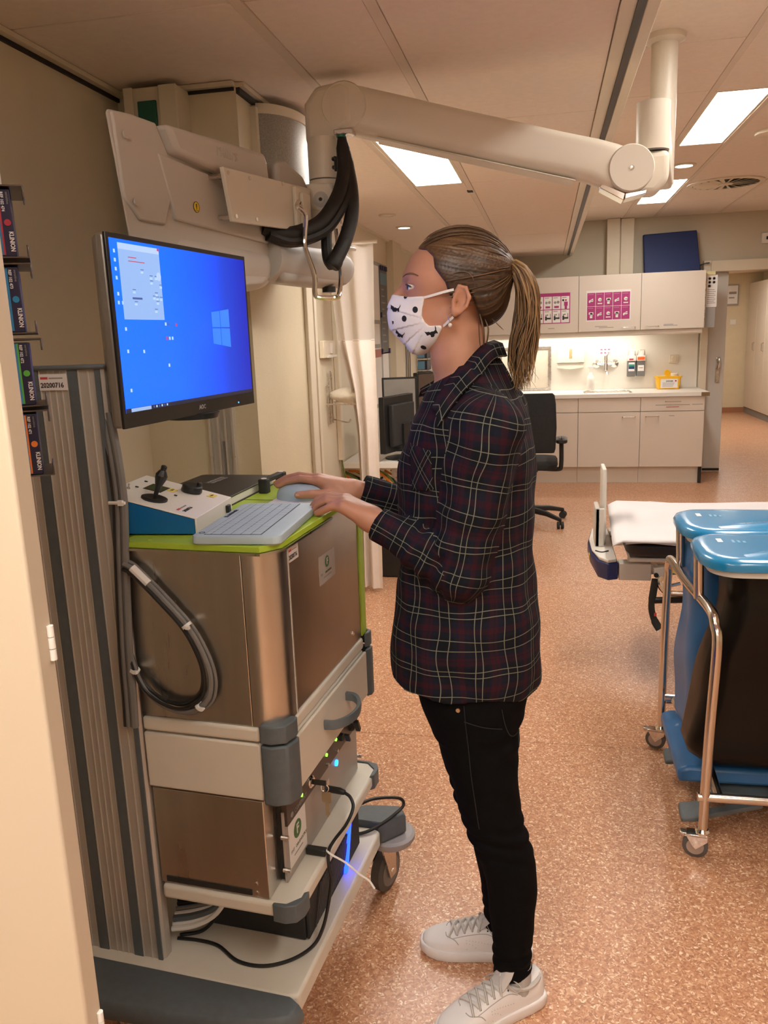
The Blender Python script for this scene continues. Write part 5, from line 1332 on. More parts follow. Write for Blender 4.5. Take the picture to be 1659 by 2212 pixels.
# blue board leaning on the wall above the cabinets
tag(MB().hexa([(0.965, 8.86, 2.049), (1.500, 8.86, 2.049), (1.505, 8.93, 2.049), (0.965, 8.93, 2.049), (0.952, 8.95, 2.44), (1.462, 8.95, 2.455), (1.466, 9.02, 2.455), (0.952, 9.02, 2.44)]).build('foam_cushion', pm('navy_vinyl', (0.006, 0.022, 0.11), 0.6, var=0.05, vscale=20, bump=0.2, bscale=200), bevel=0.008), 'dark blue foam cushion leaning on the wall on top of the cabinets', 'cushion')
# papers in a holder by the sliding door
t = thing('paper_holder', 'grey holder with printed sheets on the cabinet end beside the sliding door', 'holder', (1.58, 8.75, 1.75))
MB().box(1.512, 1.53, 8.70, 8.72, 1.50, 2.03).build('bracket', m_steel, t)
MB().box(1.53, 1.625, 8.715, 8.72, 1.505, 2.0).build('back', pm('holder_grey', (0.36, 0.35, 0.34), 0.5, var=0.03), t)
b = MB().box(1.535, 1.635, 8.709, 8.7145, 1.70, 2.005).build('sheet', m_paper, t)
for i in range(2):
    for j in range(3):
        if i == 1 and j == 0:
            continue
        MB().lathe([(0.015, 0), (0.015, 0.0006), (0.010, 0.0006), (0.010, 0)], (1.562 + 0.04 * i, 8.709, 1.90 + 0.035 * j), (0, -1, 0), 14).build('drawing', m_greyink, b)
for k in range(8):
    MB().box(1.545, 1.61 + 0.01 * (k % 2), 8.7083, 8.7088, 1.862 - 0.018 * k, 1.867 - 0.018 * k).build('fine_print', m_greyink, b)
MB().box(1.53, 1.61, 8.70, 8.712, 2.005, 2.04).build('yellow_note', pm('note_yellow', (0.72, 0.66, 0.35), 0.6, var=0.03), t)

# ---------------------------------------------------------------- left wall beyond the pillar
XL = -1.289
t = thing('wall_fitting', 'cream wall fitting box with a white switch past the pillar', 'switch box', (XL, 4.76, 1.47))
MB().box(XL, XL + 0.03, 4.64, 4.90, 1.425, 1.525).build('plate', m_trim, t, bevel=0.004)
MB().box(XL + 0.03, XL + 0.032, 4.67, 4.87, 1.45, 1.51).build('recess', m_strip, t)
MB().box(XL + 0.03, XL + 0.045, 4.77, 4.80, 1.45, 1.51).box(XL + 0.03, XL + 0.04, 4.70, 4.90, 1.425, 1.44).build('switch', m_white, t, bevel=0.002)
t = thing('wire_bracket', 'chrome wire bracket on the wall below the switch box', 'bracket', (XL, 4.8, 1.2))
MB().tube(spline([(XL + 0.012, 4.78, 1.03), (XL + 0.012, 4.78, 1.31), (XL + 0.012, 4.795, 1.335), (XL + 0.012, 4.82, 1.335), (XL + 0.012, 4.835, 1.31), (XL + 0.012, 4.835, 1.03)], 4), 0.005, 6).build('loop', m_steel, t)
MB().tube([(XL + 0.012, 4.72, 1.22), (XL + 0.012, 4.72, 1.26), (XL + 0.012, 4.80, 1.26)], 0.005, 6).tube([(XL + 0.012, 4.75, 1.03), (XL + 0.012, 4.75, 1.2)], 0.005, 6).build('side_wire', m_steel, t)
MB().tube(spline([(XL + 0.01, 4.85, 1.05), (XL + 0.10, 4.85, 1.03), (XL + 0.12, 4.85, 1.05)], 4), 0.005, 6).build('hook', m_steel, t)
MB().tube(spline([(XL + 0.01, 4.70, 1.155), (XL + 0.22, 4.72, 1.15), (XL + 0.23, 4.80, 1.15), (XL + 0.20, 4.88, 1.15), (XL + 0.01, 4.88, 1.155)], 5), 0.005, 6).build('ring', m_steel, t)
rings = []
for i in range(11):
    u = i / 10
    r = 0.045 * math.sin(math.pi * min(0.98, 0.08 + 0.9 * u)) ** 0.5
    rings.append([(XL + 0.02 + 0.25 * u, 4.79 + 1.6 * r * math.cos(a), 1.20 + r * math.sin(a) + 0.006 * math.sin(7 * u + 3 * a)) for a in [2 * math.pi * k / 18 for k in range(18)]])
tag(MB().loft(rings).build('folded_cloth', pm('cloth_cream', (0.70, 0.63, 0.52), 0.85, var=0.06, vscale=25, bump=0.4, bscale=80), angle=60), 'folded cream cloth resting in the wire bracket ring', 'cloth')
t = thing('cable_conduit', 'cream conduit with green yellow wires running down the wall behind the curtain', 'conduit', (XL, 5.0, 1.2))
MB().box(XL, XL + 0.03, 4.96, 5.02, 0.78, 2.28).build('conduit', m_trim, t, bevel=0.003)
MB().tube(spline([(XL + 0.015, 4.99, 0.79), (XL + 0.02, 5.0, 0.72), (XL + 0.03, 5.05, 0.6), (XL + 0.03, 5.10, 0.50)], 5), 0.006, 6).build('wire', pm('wire_green', (0.14, 0.22, 0.05), 0.5, var=0.2, vscale=30), t)
# curtain: sheer head, solid below
def curtain_fn(za, zb):
    def fn(u, v):
        z = za + (zb - za) * v
        Z = [0.03, 0.6, 1.0, 1.25, 1.52, 2.06]
        xl = np.interp(z, Z, [-1.115, -1.10, -1.105, -1.13, -1.19, -1.235])
        xr = np.interp(z, Z, [-0.97, -0.965, -0.967, -0.967, -0.968, -0.955])
        x = xl + (xr - xl) * u
        return (x, 4.66 + 0.035 * math.sin(u * 25 * (1 - 0.42 * u) + 0.4 * math.sin(3 * z)) * (1.0 - 0.55 * u) + 0.01 * math.sin(5 * u + 2 * z) + (0.06 * (1 - u)), z)
    return fn
m_curt = pm('curtain_cotton', (0.80, 0.71, 0.64), 0.85, var=0.02, vscale=20, bump=0.15, bscale=500)
ms_ = bpy.data.materials.new('curtain_mesh')
ms_.use_nodes = True
nt = ms_.node_tree
b_ = nt.nodes['Principled BSDF']
b_.inputs['Base Color'].default_value = (0.82, 0.74, 0.67, 1)
b_.inputs['Roughness'].default_value = 0.8
b_.inputs['Alpha'].default_value = 0.55
ct = thing('privacy_curtain', 'white curtain with a sheer top hanging beside the pillar', 'curtain', (-1.05, 4.66, 0.03))
MB().grid(curtain_fn(0.03, 1.525), 70, 30).build('cloth', m_curt, ct, angle=0)
MB().grid(curtain_fn(1.515, 2.05), 70, 14).build('mesh_top', ms_, ct, angle=0)
MB().tube([(XL, 4.67, 2.055), (-0.93, 4.67, 2.055)], 0.010, 8).build('rail', m_chrome, ct)
# notice board
nb2 = thing('notice_board', 'grey framed notice board with sheets on the left wall', 'notice board', (XL, 6.4, 1.5))
MB().box(XL, XL + 0.02, 6.05, 6.72, 0.60, 2.09).build('board', pm('board_grey', (0.33, 0.32, 0.30), 0.5, var=0.03), nb2)
def sheet(y0, y1, z0, z1, mt=m_paper, nm='sheet'):
    return MB().box(XL + 0.02, XL + 0.024, y0, y1, z0, z1).build(nm, mt, nb2)
sheet(6.10, 6.36, 1.66, 2.06)
sheet(6.10, 6.33, 1.48, 1.63)
s_ = sheet(6.10, 6.36, 1.03, 1.45, pm('sheet_pale', (0.72, 0.67, 0.62), 0.6, var=0.02))
MB().box(XL + 0.024, XL + 0.025, 6.10, 6.36, 1.38, 1.44).build('red_band', pm('band_rose', (0.45, 0.16, 0.13), 0.6, var=0.05), s_)
s_ = sheet(6.40, 6.69, 1.40, 2.07, pm('sheet_dark', (0.09, 0.09, 0.095), 0.5, var=0.1))
MB().box(XL + 0.024, XL + 0.025, 6.42, 6.67, 1.93, 2.02).build('blue_band', pm('band_blue', (0.10, 0.22, 0.32), 0.5, var=0.1), s_)
for k in range(9):
    MB().box(XL + 0.024, XL + 0.025, 6.45, 6.55 + 0.03 * (k % 3), 1.89 - 0.05 * k, 1.90 - 0.05 * k).build('print', m_greyink, s_)
for k in range(4):
    MB().box(XL + 0.024, XL + 0.035, 6.42 + 0.07 * k, 6.455 + 0.07 * k, 2.04, 2.075).build('magnet', pm('magnet_navy', (0.01, 0.01, 0.06), 0.5, var=0.05), nb2)
for y, z in ((6.40, 1.70), (6.69, 1.70), (6.40, 1.42), (6.69, 1.42)):
    MB().box(XL + 0.024, XL + 0.035, y - 0.018, y + 0.018, z - 0.02, z + 0.02).build('magnet', MATS['magnet_navy'], nb2)
sheet(6.43, 6.66, 1.06, 1.41)
sheet(6.12, 6.38, 0.64, 1.0)
sheet(6.42, 6.68, 0.64, 1.0)
t = thing('wall_outlet', 'white outlet with grey cables on the left wall above the desk', 'outlet', (XL, 7.3, 1.23))
MB().box(XL, XL + 0.04, 7.24, 7.33, 1.16, 1.30).build('plate', m_white, t, bevel=0.004)
for k in range(3):
    MB().tube(spline([(XL + 0.03, 7.30 + 0.1 * k, 1.75 - 0.05 * k), (XL + 0.03, 7.36 + 0.12 * k, 1.52), (XL + 0.03, 7.45 + 0.1 * k, 1.6), (XL + 0.03, 7.5 + 0.1 * k, 1.3), (XL + 0.03, 7.45 + 0.1 * k, 0.9)], 5), 0.006, 6).build('cable', m_cgrey, t)
rk = thing('glove_rack', 'rack with small blue glove boxes far along the left wall', 'rack', (XL, 8.45, 1.2))
MB().box(XL, XL + 0.01, 8.28, 8.70, 0.94, 1.42).build('back_plate', m_steel, rk)
for k in range(4):
    z = 0.965 + 0.115 * k
    MB().box(XL + 0.01, XL + 0.13, 8.27, 8.62, z - 0.012, z - 0.006).build('holder', m_steel, rk)
    g = thing('glove_box', 'pale blue glove box, %s in the far wall rack' % ('lowest', 'second lowest', 'second highest', 'highest')[k], 'glove box', (XL + 0.06, 8.4, z), 'glove boxes in the far rack')
    MB().box(XL + 0.012, XL + 0.11, 8.28, 8.56, z - 0.005, z + 0.085).build('carton', m_gbp, g)
    MB().box(XL + 0.012, XL + 0.085, 8.276, 8.2799, z, z + 0.08).build('picture', pm('glove_box_pale', (0.13, 0.30, 0.45), 0.5, var=0.1), g)

# ---------------------------------------------------------------- desk with computers
ds = thing('desk', 'white desk with a cable tray along the left wall behind the woman', 'desk', (-0.95, 5.9, 0))
MB().box(-1.285, -1.045, 5.03, 6.75, 0.715, 0.75).box(-1.043, -0.60, 5.03, 6.75, 0.715, 0.75).build('top', m_white, ds, bevel=0.002)
for y in (5.12, 6.6):
    MB().box(-1.25, -0.65, y, y + 0.05, 0.0, 0.04).box(-0.98, -0.92, y, y + 0.05, 0.04, 0.715).build('leg', m_steel, ds)
MB().tube([(-1.24, 5.10, 0.60), (-0.65, 5.10, 0.60)], 0.008, 6).tube([(-1.24, 5.10, 0.52), (-0.65, 5.10, 0.52)], 0.008, 6).build('cable_tray', m_black, ds)
cbn = thing('cable_tangle', 'tangle of orange green and black cables under the white desk', 'cables', (-0.9, 5.15, 0.6))
rr = random.Random(5)
for k in range(16):
    x = -1.24 + 0.04 * k
    mt = [pm('cable_orange', (0.75, 0.24, 0.02), 0.5, var=0.05), MATS['wire_green'], m_cblk][k % 3]
    MB().tube(spline([(x - 0.15, 5.14 + 0.02 * rr.random(), 0.68), (x - 0.05, 5.12, 0.62 + 0.05 * rr.random()), (x + 0.05, 5.10, 0.53 + 0.08 * rr.random()), (x + 0.12, 5.13, 0.64)], 5), 0.008, 6).build('cable', mt, cbn)
tag(MB().box(-1.06, -0.80, 5.0, 5.5, 0.005, 0.40).build('drawer_pedestal', m_black, bevel=0.01), 'black low cabinet standing under the near end of the desk', 'cabinet')
def desk_monitor(x, y, z, rz, w, h, label, back=True, grey=False):
    M = Matrix.Translation((x, y, 0.751)) @ Matrix.Rotation(rz, 4, 'Z')
    t = thing('desk_monitor', label, 'monitor', M @ Vector((0, 0, 0)), 'monitors on the white desk')
    MB(M).box(-w / 2, w / 2, -0.02, 0.02, z, z + h).build('case', m_black, t, bevel=0.004)
    MB(M).box(-w / 2 + 0.012, w / 2 - 0.012, 0.02, 0.0215, z + 0.015, z + h - 0.012).build('screen', pm('screen_off_grey' if grey else 'screen_brown', (0.30, 0.28, 0.26) if grey else (0.10, 0.07, 0.055), 0.15, var=0.1), t)
    MB(M).box(-w / 2 + 0.05, w / 2 - 0.05, -0.055, -0.02, z + 0.04, z + h - 0.05).build('back_cover', m_blackm, t, bevel=0.008)
    MB(M).box(-0.035, 0.035, -0.07, -0.055, 0.01, z + h * 0.5).build('stand', m_black, t)
    MB(M).lathe([(0.11, 0), (0.11, 0.008), (0.08, 0.014)], (0, -0.03, 0)).build('foot', m_black, t)
desk_monitor(-1.0, 5.62, 0.16, math.pi + 0.25, 0.24, 0.345, 'grey screened monitor at the back of the desk', grey=True)
desk_monitor(-0.955, 5.24, 0.05, 1.25, 0.40, 0.36, 'black monitor seen from behind on the desk beside the curtain')
desk_monitor(-0.865, 5.95, 0.22, math.pi + 1.0, 0.22, 0.30, 'brown reflecting monitor on the desk nearest the woman')
tag(MB().hexa([(-0.93, 5.08, 0.7515), (-0.70, 5.10, 0.7515), (-0.72, 5.20, 0.7515), (-0.93, 5.18, 0.7515), (-0.93, 5.08, 0.765), (-0.70, 5.10, 0.765), (-0.72, 5.20, 0.772), (-0.93, 5.18, 0.772)]).build('keyboard', m_black, bevel=0.002), 'black keyboard on the white desk under the monitors', 'keyboard')
tag(MB().box(-0.89, -0.80, 5.30, 5.5, 0.7515, 0.775).build('paper_stack', m_paper), 'pile of white papers on the desk behind the monitor', 'papers')
tag(MB().lathe([(0.02, 0), (0.035, 0.05), (0.037, 0.06)], (-0.82, 5.07, 0.7515)).build('blue_cup', pm('cup_blue', (0.02, 0.16, 0.55), 0.4, var=0.05)), 'small bright blue cup on the desk edge', 'cup')

# ---------------------------------------------------------------- office chair
CHX, CHY = -0.14, 6.62
chair = thing('office_chair', 'black office chair with armrests standing behind the woman', 'chair', (CHX, CHY, 0))
m_fab = pm('chair_black_fabric', (0.010, 0.010, 0.011), 0.8, var=0.2, vscale=60, bump=0.3, bscale=500)
rings = []
for z, hw, y in ((0.60, 0.205, 0.0), (0.63, 0.215, -0.005), (0.80, 0.222, -0.012), (0.98, 0.215, 0.0), (1.045, 0.205, 0.012), (1.06, 0.19, 0.016)):
    rings.append([(CHX + u, CHY - 0.20 + y + v + 0.03 * (abs(u) / 0.22) ** 2, z) for u, v in rrect(-hw, hw, -0.025, 0.025, 0.02, 4)])
MB().loft(rings).build('backrest', m_fab, chair, angle=50)
rings = []
for z, g in ((0.455, 0.03), (0.46, 0.01), (0.50, 0.0), (0.52, 0.012), (0.528, 0.05)):
    rings.append([(CHX + u, CHY + 0.04 + v, z) for u, v in rrect(-0.235 + g, 0.235 - g, -0.23 + g, 0.23 - g, 0.08, 5)])
MB().loft(rings).build('seat', m_fab, chair, angle=50)
MB().tube([(CHX, CHY - 0.10, 0.45), (CHX, CHY - 0.25, 0.48), (CHX, CHY - 0.24, 0.70)], 0.025, 10).build('back_bar', m_black, chair)
for s in (-1, 1):
    MB().tube(spline([(CHX + s * 0.12, CHY, 0.445), (CHX + s * 0.24, CHY - 0.02, 0.445), (CHX + s * 0.262, CHY - 0.03, 0.48), (CHX + s * 0.262, CHY - 0.03, 0.66)], 4), 0.018, 8).build('arm_post', m_black, chair)
    MB().loft([[(CHX + s * 0.262 + u, CHY - 0.02 + v, z) for u, v in rrect(-0.045 + g, 0.045 - g, -0.12 + g, 0.12 - g, 0.035)] for z, g in ((0.662, 0.01), (0.67, 0.0), (0.69, 0.0), (0.697, 0.012))]).build('armrest', m_black, chair, angle=50)
MB().cyl((CHX, CHY, 0.10), (CHX, CHY, 0.46), 0.025).build('gas_post', m_black, chair)
MB().box(CHX - 0.08, CHX + 0.08, CHY - 0.1, CHY + 0.1, 0.43, 0.455).build('mechanism', m_black, chair, bevel=0.01)
for k in range(5):
    a = math.radians(-40 + 72 * k)
    ex_, ey_ = CHX + 0.335 * math.cos(a), CHY + 0.335 * math.sin(a)
    MB().tube([(CHX, CHY, 0.115), (CHX + 0.2 * math.cos(a), CHY + 0.2 * math.sin(a), 0.10), (ex_, ey_, 0.07)], [0.03, 0.022, 0.016], 8).build('base_arm', m_black, chair)
    c = MB()
    for s in (-1, 1):
        d = Vector((math.cos(a + 0.8), math.sin(a + 0.8), 0)) * s
        c.cyl(Vector((ex_, ey_, 0.029)) + d * 0.006, Vector((ex_, ey_, 0.029)) + d * 0.025, 0.029, n=16)
    c.cyl((ex_, ey_, 0.03), (ex_, ey_, 0.075), 0.009, n=8)
    c.build('castor', m_blackm, chair)

# ---------------------------------------------------------------- stretcher
bed = thing('hospital_stretcher', 'stretcher with a white sheet over a black mattress', 'stretcher', (1.2, 3.82, 0))
m_sheet = pm('white_sheet', (0.68, 0.65, 0.655), 0.8, var=0.02, vscale=8, bump=0.15, bscale=60)
MB().loft([[(x, y, z) for x, y in rrect(0.335 + g, 2.2 - g, 3.42 + g, 4.22 - g, 0.06, 5)] for z, g in ((0.585, 0.05), (0.60, 0.01), (0.612, 0.0), (0.645, 0.0), (0.655, 0.02))]).build('mattress', pm('mattress_black', (0.012, 0.011, 0.014), 0.5, var=0.1), bed, angle=50)
def sheet_fn(u, v):
    x = 0.295 + 1.9 * u
    w = (v - 0.5) * 2                      # across, folds over the sides
    e = abs(w)
    edge = 0.86 + 0.03 * math.sin(9 * u + 1) + 0.02 * math.sin(23 * u)
    y = 3.82 + 0.405 * max(-1, min(1, w / edge)) + (0.012 * math.sin(13 * u) if e > edge else 0) * (1 if w > 0 else -1)
    drop = 0.0 if e <= edge else (e - edge) / (1 - edge) * (0.010 + 0.006 * math.sin(7 * u + 0.5))
    z = 0.672 + 0.006 * math.sin(5 * u + 4 * w) + 0.004 * math.sin(17 * u - 6 * w) - drop
    if u < 0.02:
        z -= 0.02 * (1 - u / 0.02)
    return (x + 0.02 * w * (1 - u), y, z)
MB().grid(sheet_fn, 90, 40).build('sheet', m_sheet, bed, angle=0, thick=0.004)
MB().grid(lambda u, v: (0.33 + 0.5 * u, 3.412 + 0.02 * v + 0.006 * math.sin(12 * u), 0.659 - 0.006 * v + 0.004 * math.sin(9 * u)), 30, 3).build('sheet_fold', m_sheet, bed, angle=0, thick=0.008)
m_bw = pm('stretcher_white', (0.66, 0.62, 0.56), 0.4, var=0.02)
m_bblue = pm('stretcher_navy', (0.012, 0.025, 0.11), 0.35, var=0.05)
MB().box(0.35, 2.15, 3.46, 4.18, 0.566, 0.584).build('deck', m_bw, bed, bevel=0.004)
for y in (3.50, 4.09):
    MB().box(0.44, 2.1, y, y + 0.05, 0.50, 0.545).build('side_beam', m_steel, bed, bevel=0.003)
for y in (3.49, 4.08):
    MB().box(0.312, 0.445, y, y + 0.07, 0.475, 0.55).build('end_block', m_bw, bed, bevel=0.004)
for x in (0.365, 0.43):
    MB().cyl((x, 3.53, 0.55), (x, 3.53, 0.567), 0.016).cyl((x, 4.11, 0.55), (x, 4.11, 0.567), 0.016).build('post', m_bw, bed)
for z0, z1, mt, nm, g in ((0.478, 0.553, m_bblue, 'bumper', 0.0), (0.5535, 0.568, m_bw, 'bumper_top', 0.006)):
    MB().loft([[(u, v, z) for u, v in [(0.308 - g, 3.49 + g), (0.308 - g, 4.12 - g), (0.265, 4.14 - g), (0.22 + g, 4.05), (0.197 + g + s, 3.85), (0.200 + g + s, 3.65), (0.225 + g, 3.52 + g), (0.265, 3.47 + g)]] for z, s in ((z0, 0.015), (z0 + (z1 - z0) * 0.4, 0.0), (z1, 0.0))]).build(nm, mt, bed, bevel=0.006, seg=3)
MB().box(0.1965, 0.2000, 3.68, 3.72, 0.51, 0.535).build('yellow_mark', m_yel, bed)
MB().loft([[(0.263 + u, 3.84 + v * s, z) for u, v in rrect(-0.009, 0.009, -0.10, 0.10, 0.008)] for z, s in ((0.568, 1.0), (0.78, 0.98), (0.89, 0.9), (0.915, 0.8))]).build('end_panel', m_bw, bed, bevel=0.004)
MB().box(0.222, 0.242, 3.70, 3.86, 0.568, 0.745).box(0.222, 0.262, 3.70, 3.7145, 0.568, 0.745).build('holder', m_bw, bed, bevel=0.004)
MB().tube(spline([(0.30, 3.80, 0.60), (0.325, 3.80, 0.59), (0.34, 3.82, 0.61)], 4), 0.012, 8).build('hinge_knob', m_black, bed)
MB().tube(spline([(0.22, 3.62, 0.571), (0.245, 3.60, 0.570), (0.275, 3.62, 0.571)], 5), 0.003, 6).build('cord', m_ink, bed)
MB().tube(spline([(0.460, 3.47, 0.49), (0.452, 3.465, 0.43), (0.446, 3.46, 0.37), (0.458, 3.455, 0.315), (0.480, 3.45, 0.275)], 5), [0.02] * 8 + [0.017] * 8 + [0.02] * 5, 10, flat=0.6).build('brake_lever', m_blackm, bed)
MB().box(0.455, 0.465, 3.4375, 3.438, 0.335, 0.35).build('red_mark', m_red, bed)
MB().cyl((0.455, 3.47, 0.395), (0.60, 3.49, 0.395), 0.014, n=12).build('lever_axle', m_black, bed)
MB().tube(spline([(0.482, 3.47, 0.505), (0.477, 3.465, 0.47), (0.505, 3.46, 0.435), (0.56, 3.46, 0.43), (0.72, 3.46, 0.43)], 5), 0.012, 8).tube([(0.49, 3.46, 0.455), (0.56, 3.46, 0.475)], 0.008, 8).build('steel_loop', m_chrome, bed)
MB().prism([(0.45, 0.54), (0.50, 0.55), (0.515, 0.53), (0.51, 0.505), (0.455, 0.505)], lambda u, v, w: (u, w, v), 3.455, 3.4995).build('latch_plate', m_bw, bed, bevel=0.003)
MB().cyl((0.46, 3.4555, 0.512), (0.46, 3.447, 0.512), 0.010).cyl((0.503, 3.4555, 0.516), (0.503, 3.447, 0.516), 0.010).build('latch_knob', m_black, bed)
MB().hexa([(0.515, 3.45, 0.525), (0.62, 3.45, 0.505), (0.62, 3.47, 0.505), (0.515, 3.47, 0.525), (0.515, 3.45, 0.54), (0.62, 3.45, 0.52), (0.62, 3.47, 0.52), (0.515, 3.47, 0.54)]).build('yellow_lever', m_yel, bed)
MB().box(0.85, 1.9, 3.60, 4.05, 0.16, 0.25).build('base_cover', m_bw, bed, bevel=0.02)
for x in (1.05, 1.65):
    MB().cyl((x, 3.82, 0.25), (x, 3.82, 0.53), 0.06).build('lift_column', m_bw, bed)
for x in (0.80, 1.95):
    for y in (3.56, 4.08):
        MB().lathe([(0.07, -0.02), (0.08, -0.015), (0.08, 0.015), (0.07, 0.02)], (x, y, 0.08), 'Y', 24).build('castor', m_rubber, bed)
        MB().box(x - 0.03, x + 0.12, y - 0.03, y + 0.03, 0.163, 0.20).build('castor_arm', m_bw, bed)

# ---------------------------------------------------------------- double waste trolley
tro = thing('waste_trolley', 'steel double waste trolley with two blue lids', 'trolley', (0.75, 2.6, 0))
m_lid = pm('lid_blue', (0.012, 0.235, 0.49), 0.25, var=0.02, coat=0.4)
m_tube = pm('polished_tube', (0.66, 0.60, 0.54), 0.2, metal=1.0, rvar=0.05, vscale=60)
ZR = 0.745
AX, AY, BX_, BY_ = 0.458, 2.27, 0.425, 2.915
side = [(AX, AY, 0.085), (AX + 0.006, AY, 0.40), (AX + 0.014, AY, ZR - 0.09), (AX + 0.010, AY + 0.022, ZR - 0.03), (AX + 0.004, AY + 0.07, ZR), ((AX + BX_) / 2, (AY + BY_) / 2, ZR), (BX_ + 0.004, BY_ - 0.06, ZR), (BX_ + 0.003, BY_ - 0.018, ZR - 0.025), (BX_ + 0.003, BY_, ZR - 0.08), (BX_, BY_, 0.40), (BX_, BY_, 0.085)]
MB().tube(spline(side, 6), 0.0145, 12).build('side_frame', m_tube, tro)
MB().tube(spline([(x + 0.62, y, z) for x, y, z in side], 6), 0.0145, 12).build('side_frame', m_tube, tro)
for y in (AY, BY_):
    MB().cyl((0.44, y, 0.195), (1.08, y, 0.195), 0.0135, n=12).build('cross_bar', m_tube, tro)
for y in (2.44, 2.78):
    MB().cyl((0.448, y, ZR), (0.442, y, 0.885), 0.0145, n=12).build('upright', m_tube, tro)
MB().cyl((0.50, 2.27, 0.195), (0.52, 2.91, 0.195), 0.0125, n=10).build('base_rail', m_tube, tro)
MB().cyl((0.70, 2.27, 0.195), (0.70, 2.91, 0.195), 0.0125, n=10).build('base_rail', m_tube, tro)
MB().cyl((0.425, 2.86, 0.23), (0.47, 2.86, 0.23), 0.0125, n=10).cyl((0.455, 2.86, 0.23), (0.50, 2.75, 0.15), 0.0125, n=10).build('foot_rail', m_tube, tro)
def lid(y0, y1, z, label):
    o = []
    for zz, g in ((z - 0.035, 0.012), (z - 0.03, 0.002), (z - 0.012, 0.0), (z - 0.002, 0.006), (z + 0.004, 0.022), (z + 0.005, 0.04)):
        q = []
        for k in range(13):                     # rounded left end
            a = math.radians(90 + 15 * k)
            cx, ry = 0.525, (y1 - y0) / 2 - g
            q.append((cx + (0.098 - g) * max(-1, min(0, math.cos(a) * 1.0)) , (y0 + y1) / 2 + ry * (abs(math.sin(a)) ** 0.55) * (1 if math.sin(a) > 0 else -1), zz))
        q += [(1.02 - g, y0 + g, zz), (1.05 - g, (y0 + y1) / 2, zz), (1.02 - g, y1 - g, zz)]
        o.append(q)
    l = MB().loft(o).build('lid', m_lid, tro, angle=45)
    # slanted grip along the near edge
    MB().loft([[(x, y0 + 0.035 + yy, z + zz) for yy, zz in ((0.0, 0.0045), (0.02, 0.011 * h + 0.004), (0.055 * (0.4 + 0.6 * h), 0.013 * h + 0.0045), (0.075 * (0.4 + 0.6 * h), 0.0045))] for x, h in ((0.54, 0.1), (0.60, 0.6), (0.70, 1.0), (0.95, 1.0), (1.0, 0.3))]).build('grip', m_lid, l, angle=60)
    MB().box(0.50, 0.515, (y0 + y1) / 2 + 0.035, (y0 + y1) / 2 + 0.075, z + 0.005, z + 0.0058).build('sticker', m_label, l)
    for a in (0.02, 0.035, 0.05):
        MB().box(0.52 + a, 0.528 + a, (y0 + y1) / 2 + 0.03, (y0 + y1) / 2 + 0.07 - a * 0.4, z + 0.005, z + 0.0056).build('embossed_mark', pm('lid_mark', (0.10, 0.34, 0.55), 0.4, var=0.03), l)
    MB().loft([[(x, y, zz) for x, y in rrect(0.455, 1.03, y0 + 0.02, y1 - 0.02, 0.08, 5)] for zz in (z - 0.052, z - 0.0355)]).build('hoop', m_bw, tro, angle=50)
lid(2.272, 2.600, 0.905, '')
lid(2.612, 2.955, 0.905, '')
def bag(y0, y1, x0, zt, zb, mt, name, lean, seed, wav=0.012):
    r_ = random.Random(seed)
    ph = [r_.random() * 6.28 for _ in range(8)]
    rings = []
    N = 64
    for i in range(26):
        t = i / 25
        z = zt + (zb - zt) * t
        bulge = 0.02 * math.sin(math.pi * t)
        xl = x0 + lean(t)
        q = []
        for u, v in rrect(xl - bulge, 1.02, y0 - bulge * 0.6, y1 + bulge * 0.6, 0.07, N // 4 - 1):
            n = math.sin(9 * v * 3 + 5 * u * 4 + ph[0] + 2 * t) + math.sin(21 * u + 14 * t + ph[1]) + 0.7 * math.sin(33 * v - 9 * t + ph[2])
            s = wav * n * (0.35 + 0.65 * abs(math.sin(2.2 * t + ph[3])))
            sc = 1.0 if t < 0.92 else 1.0 - 0.15 * ((t - 0.92) / 0.08) ** 2
            q.append((0.75 + (u - 0.75) * sc + s * (0.6 if u < 0.75 else -0.6), (y0 + y1) / 2 + (v - (y0 + y1) / 2) * sc + s * 0.5, z + 0.008 * math.sin(11 * u + ph[4]) * t))
        rings.append(q)
    return MB().loft(rings).build(name, mt, tro, angle=70)
m_bagb = pm('bag_blue', (0.035, 0.15, 0.36), 0.35, var=0.15, vscale=6, bump=0.2, bscale=25)
m_bagk = pm('bag_black', (0.006, 0.0045, 0.0035), 0.3, var=0.2, vscale=5, spec=0.22, bump=0.25, bscale=25)
bag(2.64, 2.86, 0.465, 0.855, 0.178, m_bagb, 'blue_bag', lambda t: 0.0 + 0.012 * math.sin(4 * t), 2)
bag(2.39, 2.585, 0.528, 0.855, 0.232, m_bagk, 'black_bag', lambda t: -0.105 * max(0.0, t - 0.3) / 0.7, 4, 0.010)
MB().prism([(0.418, 0.122), (1.0, 0.128), (1.0, 0.176), (0.45, 0.178), (0.415, 0.165)], lambda u, v, w: (u, w, v), 2.47, 2.88).build('blue_base_tray', m_bagb, tro, bevel=0.012)
MB().loft([[(x, 2.44 + (0.03 if x < 0.6 else 0), 0.105), (x, 2.66, 0.118), (x, 2.66, 0.09), (x, 2.44, 0.08)] for x in (0.505, 0.60, 0.80, 1.0)]).build('grey_pedal_plate', m_grey, tro, bevel=0.01)
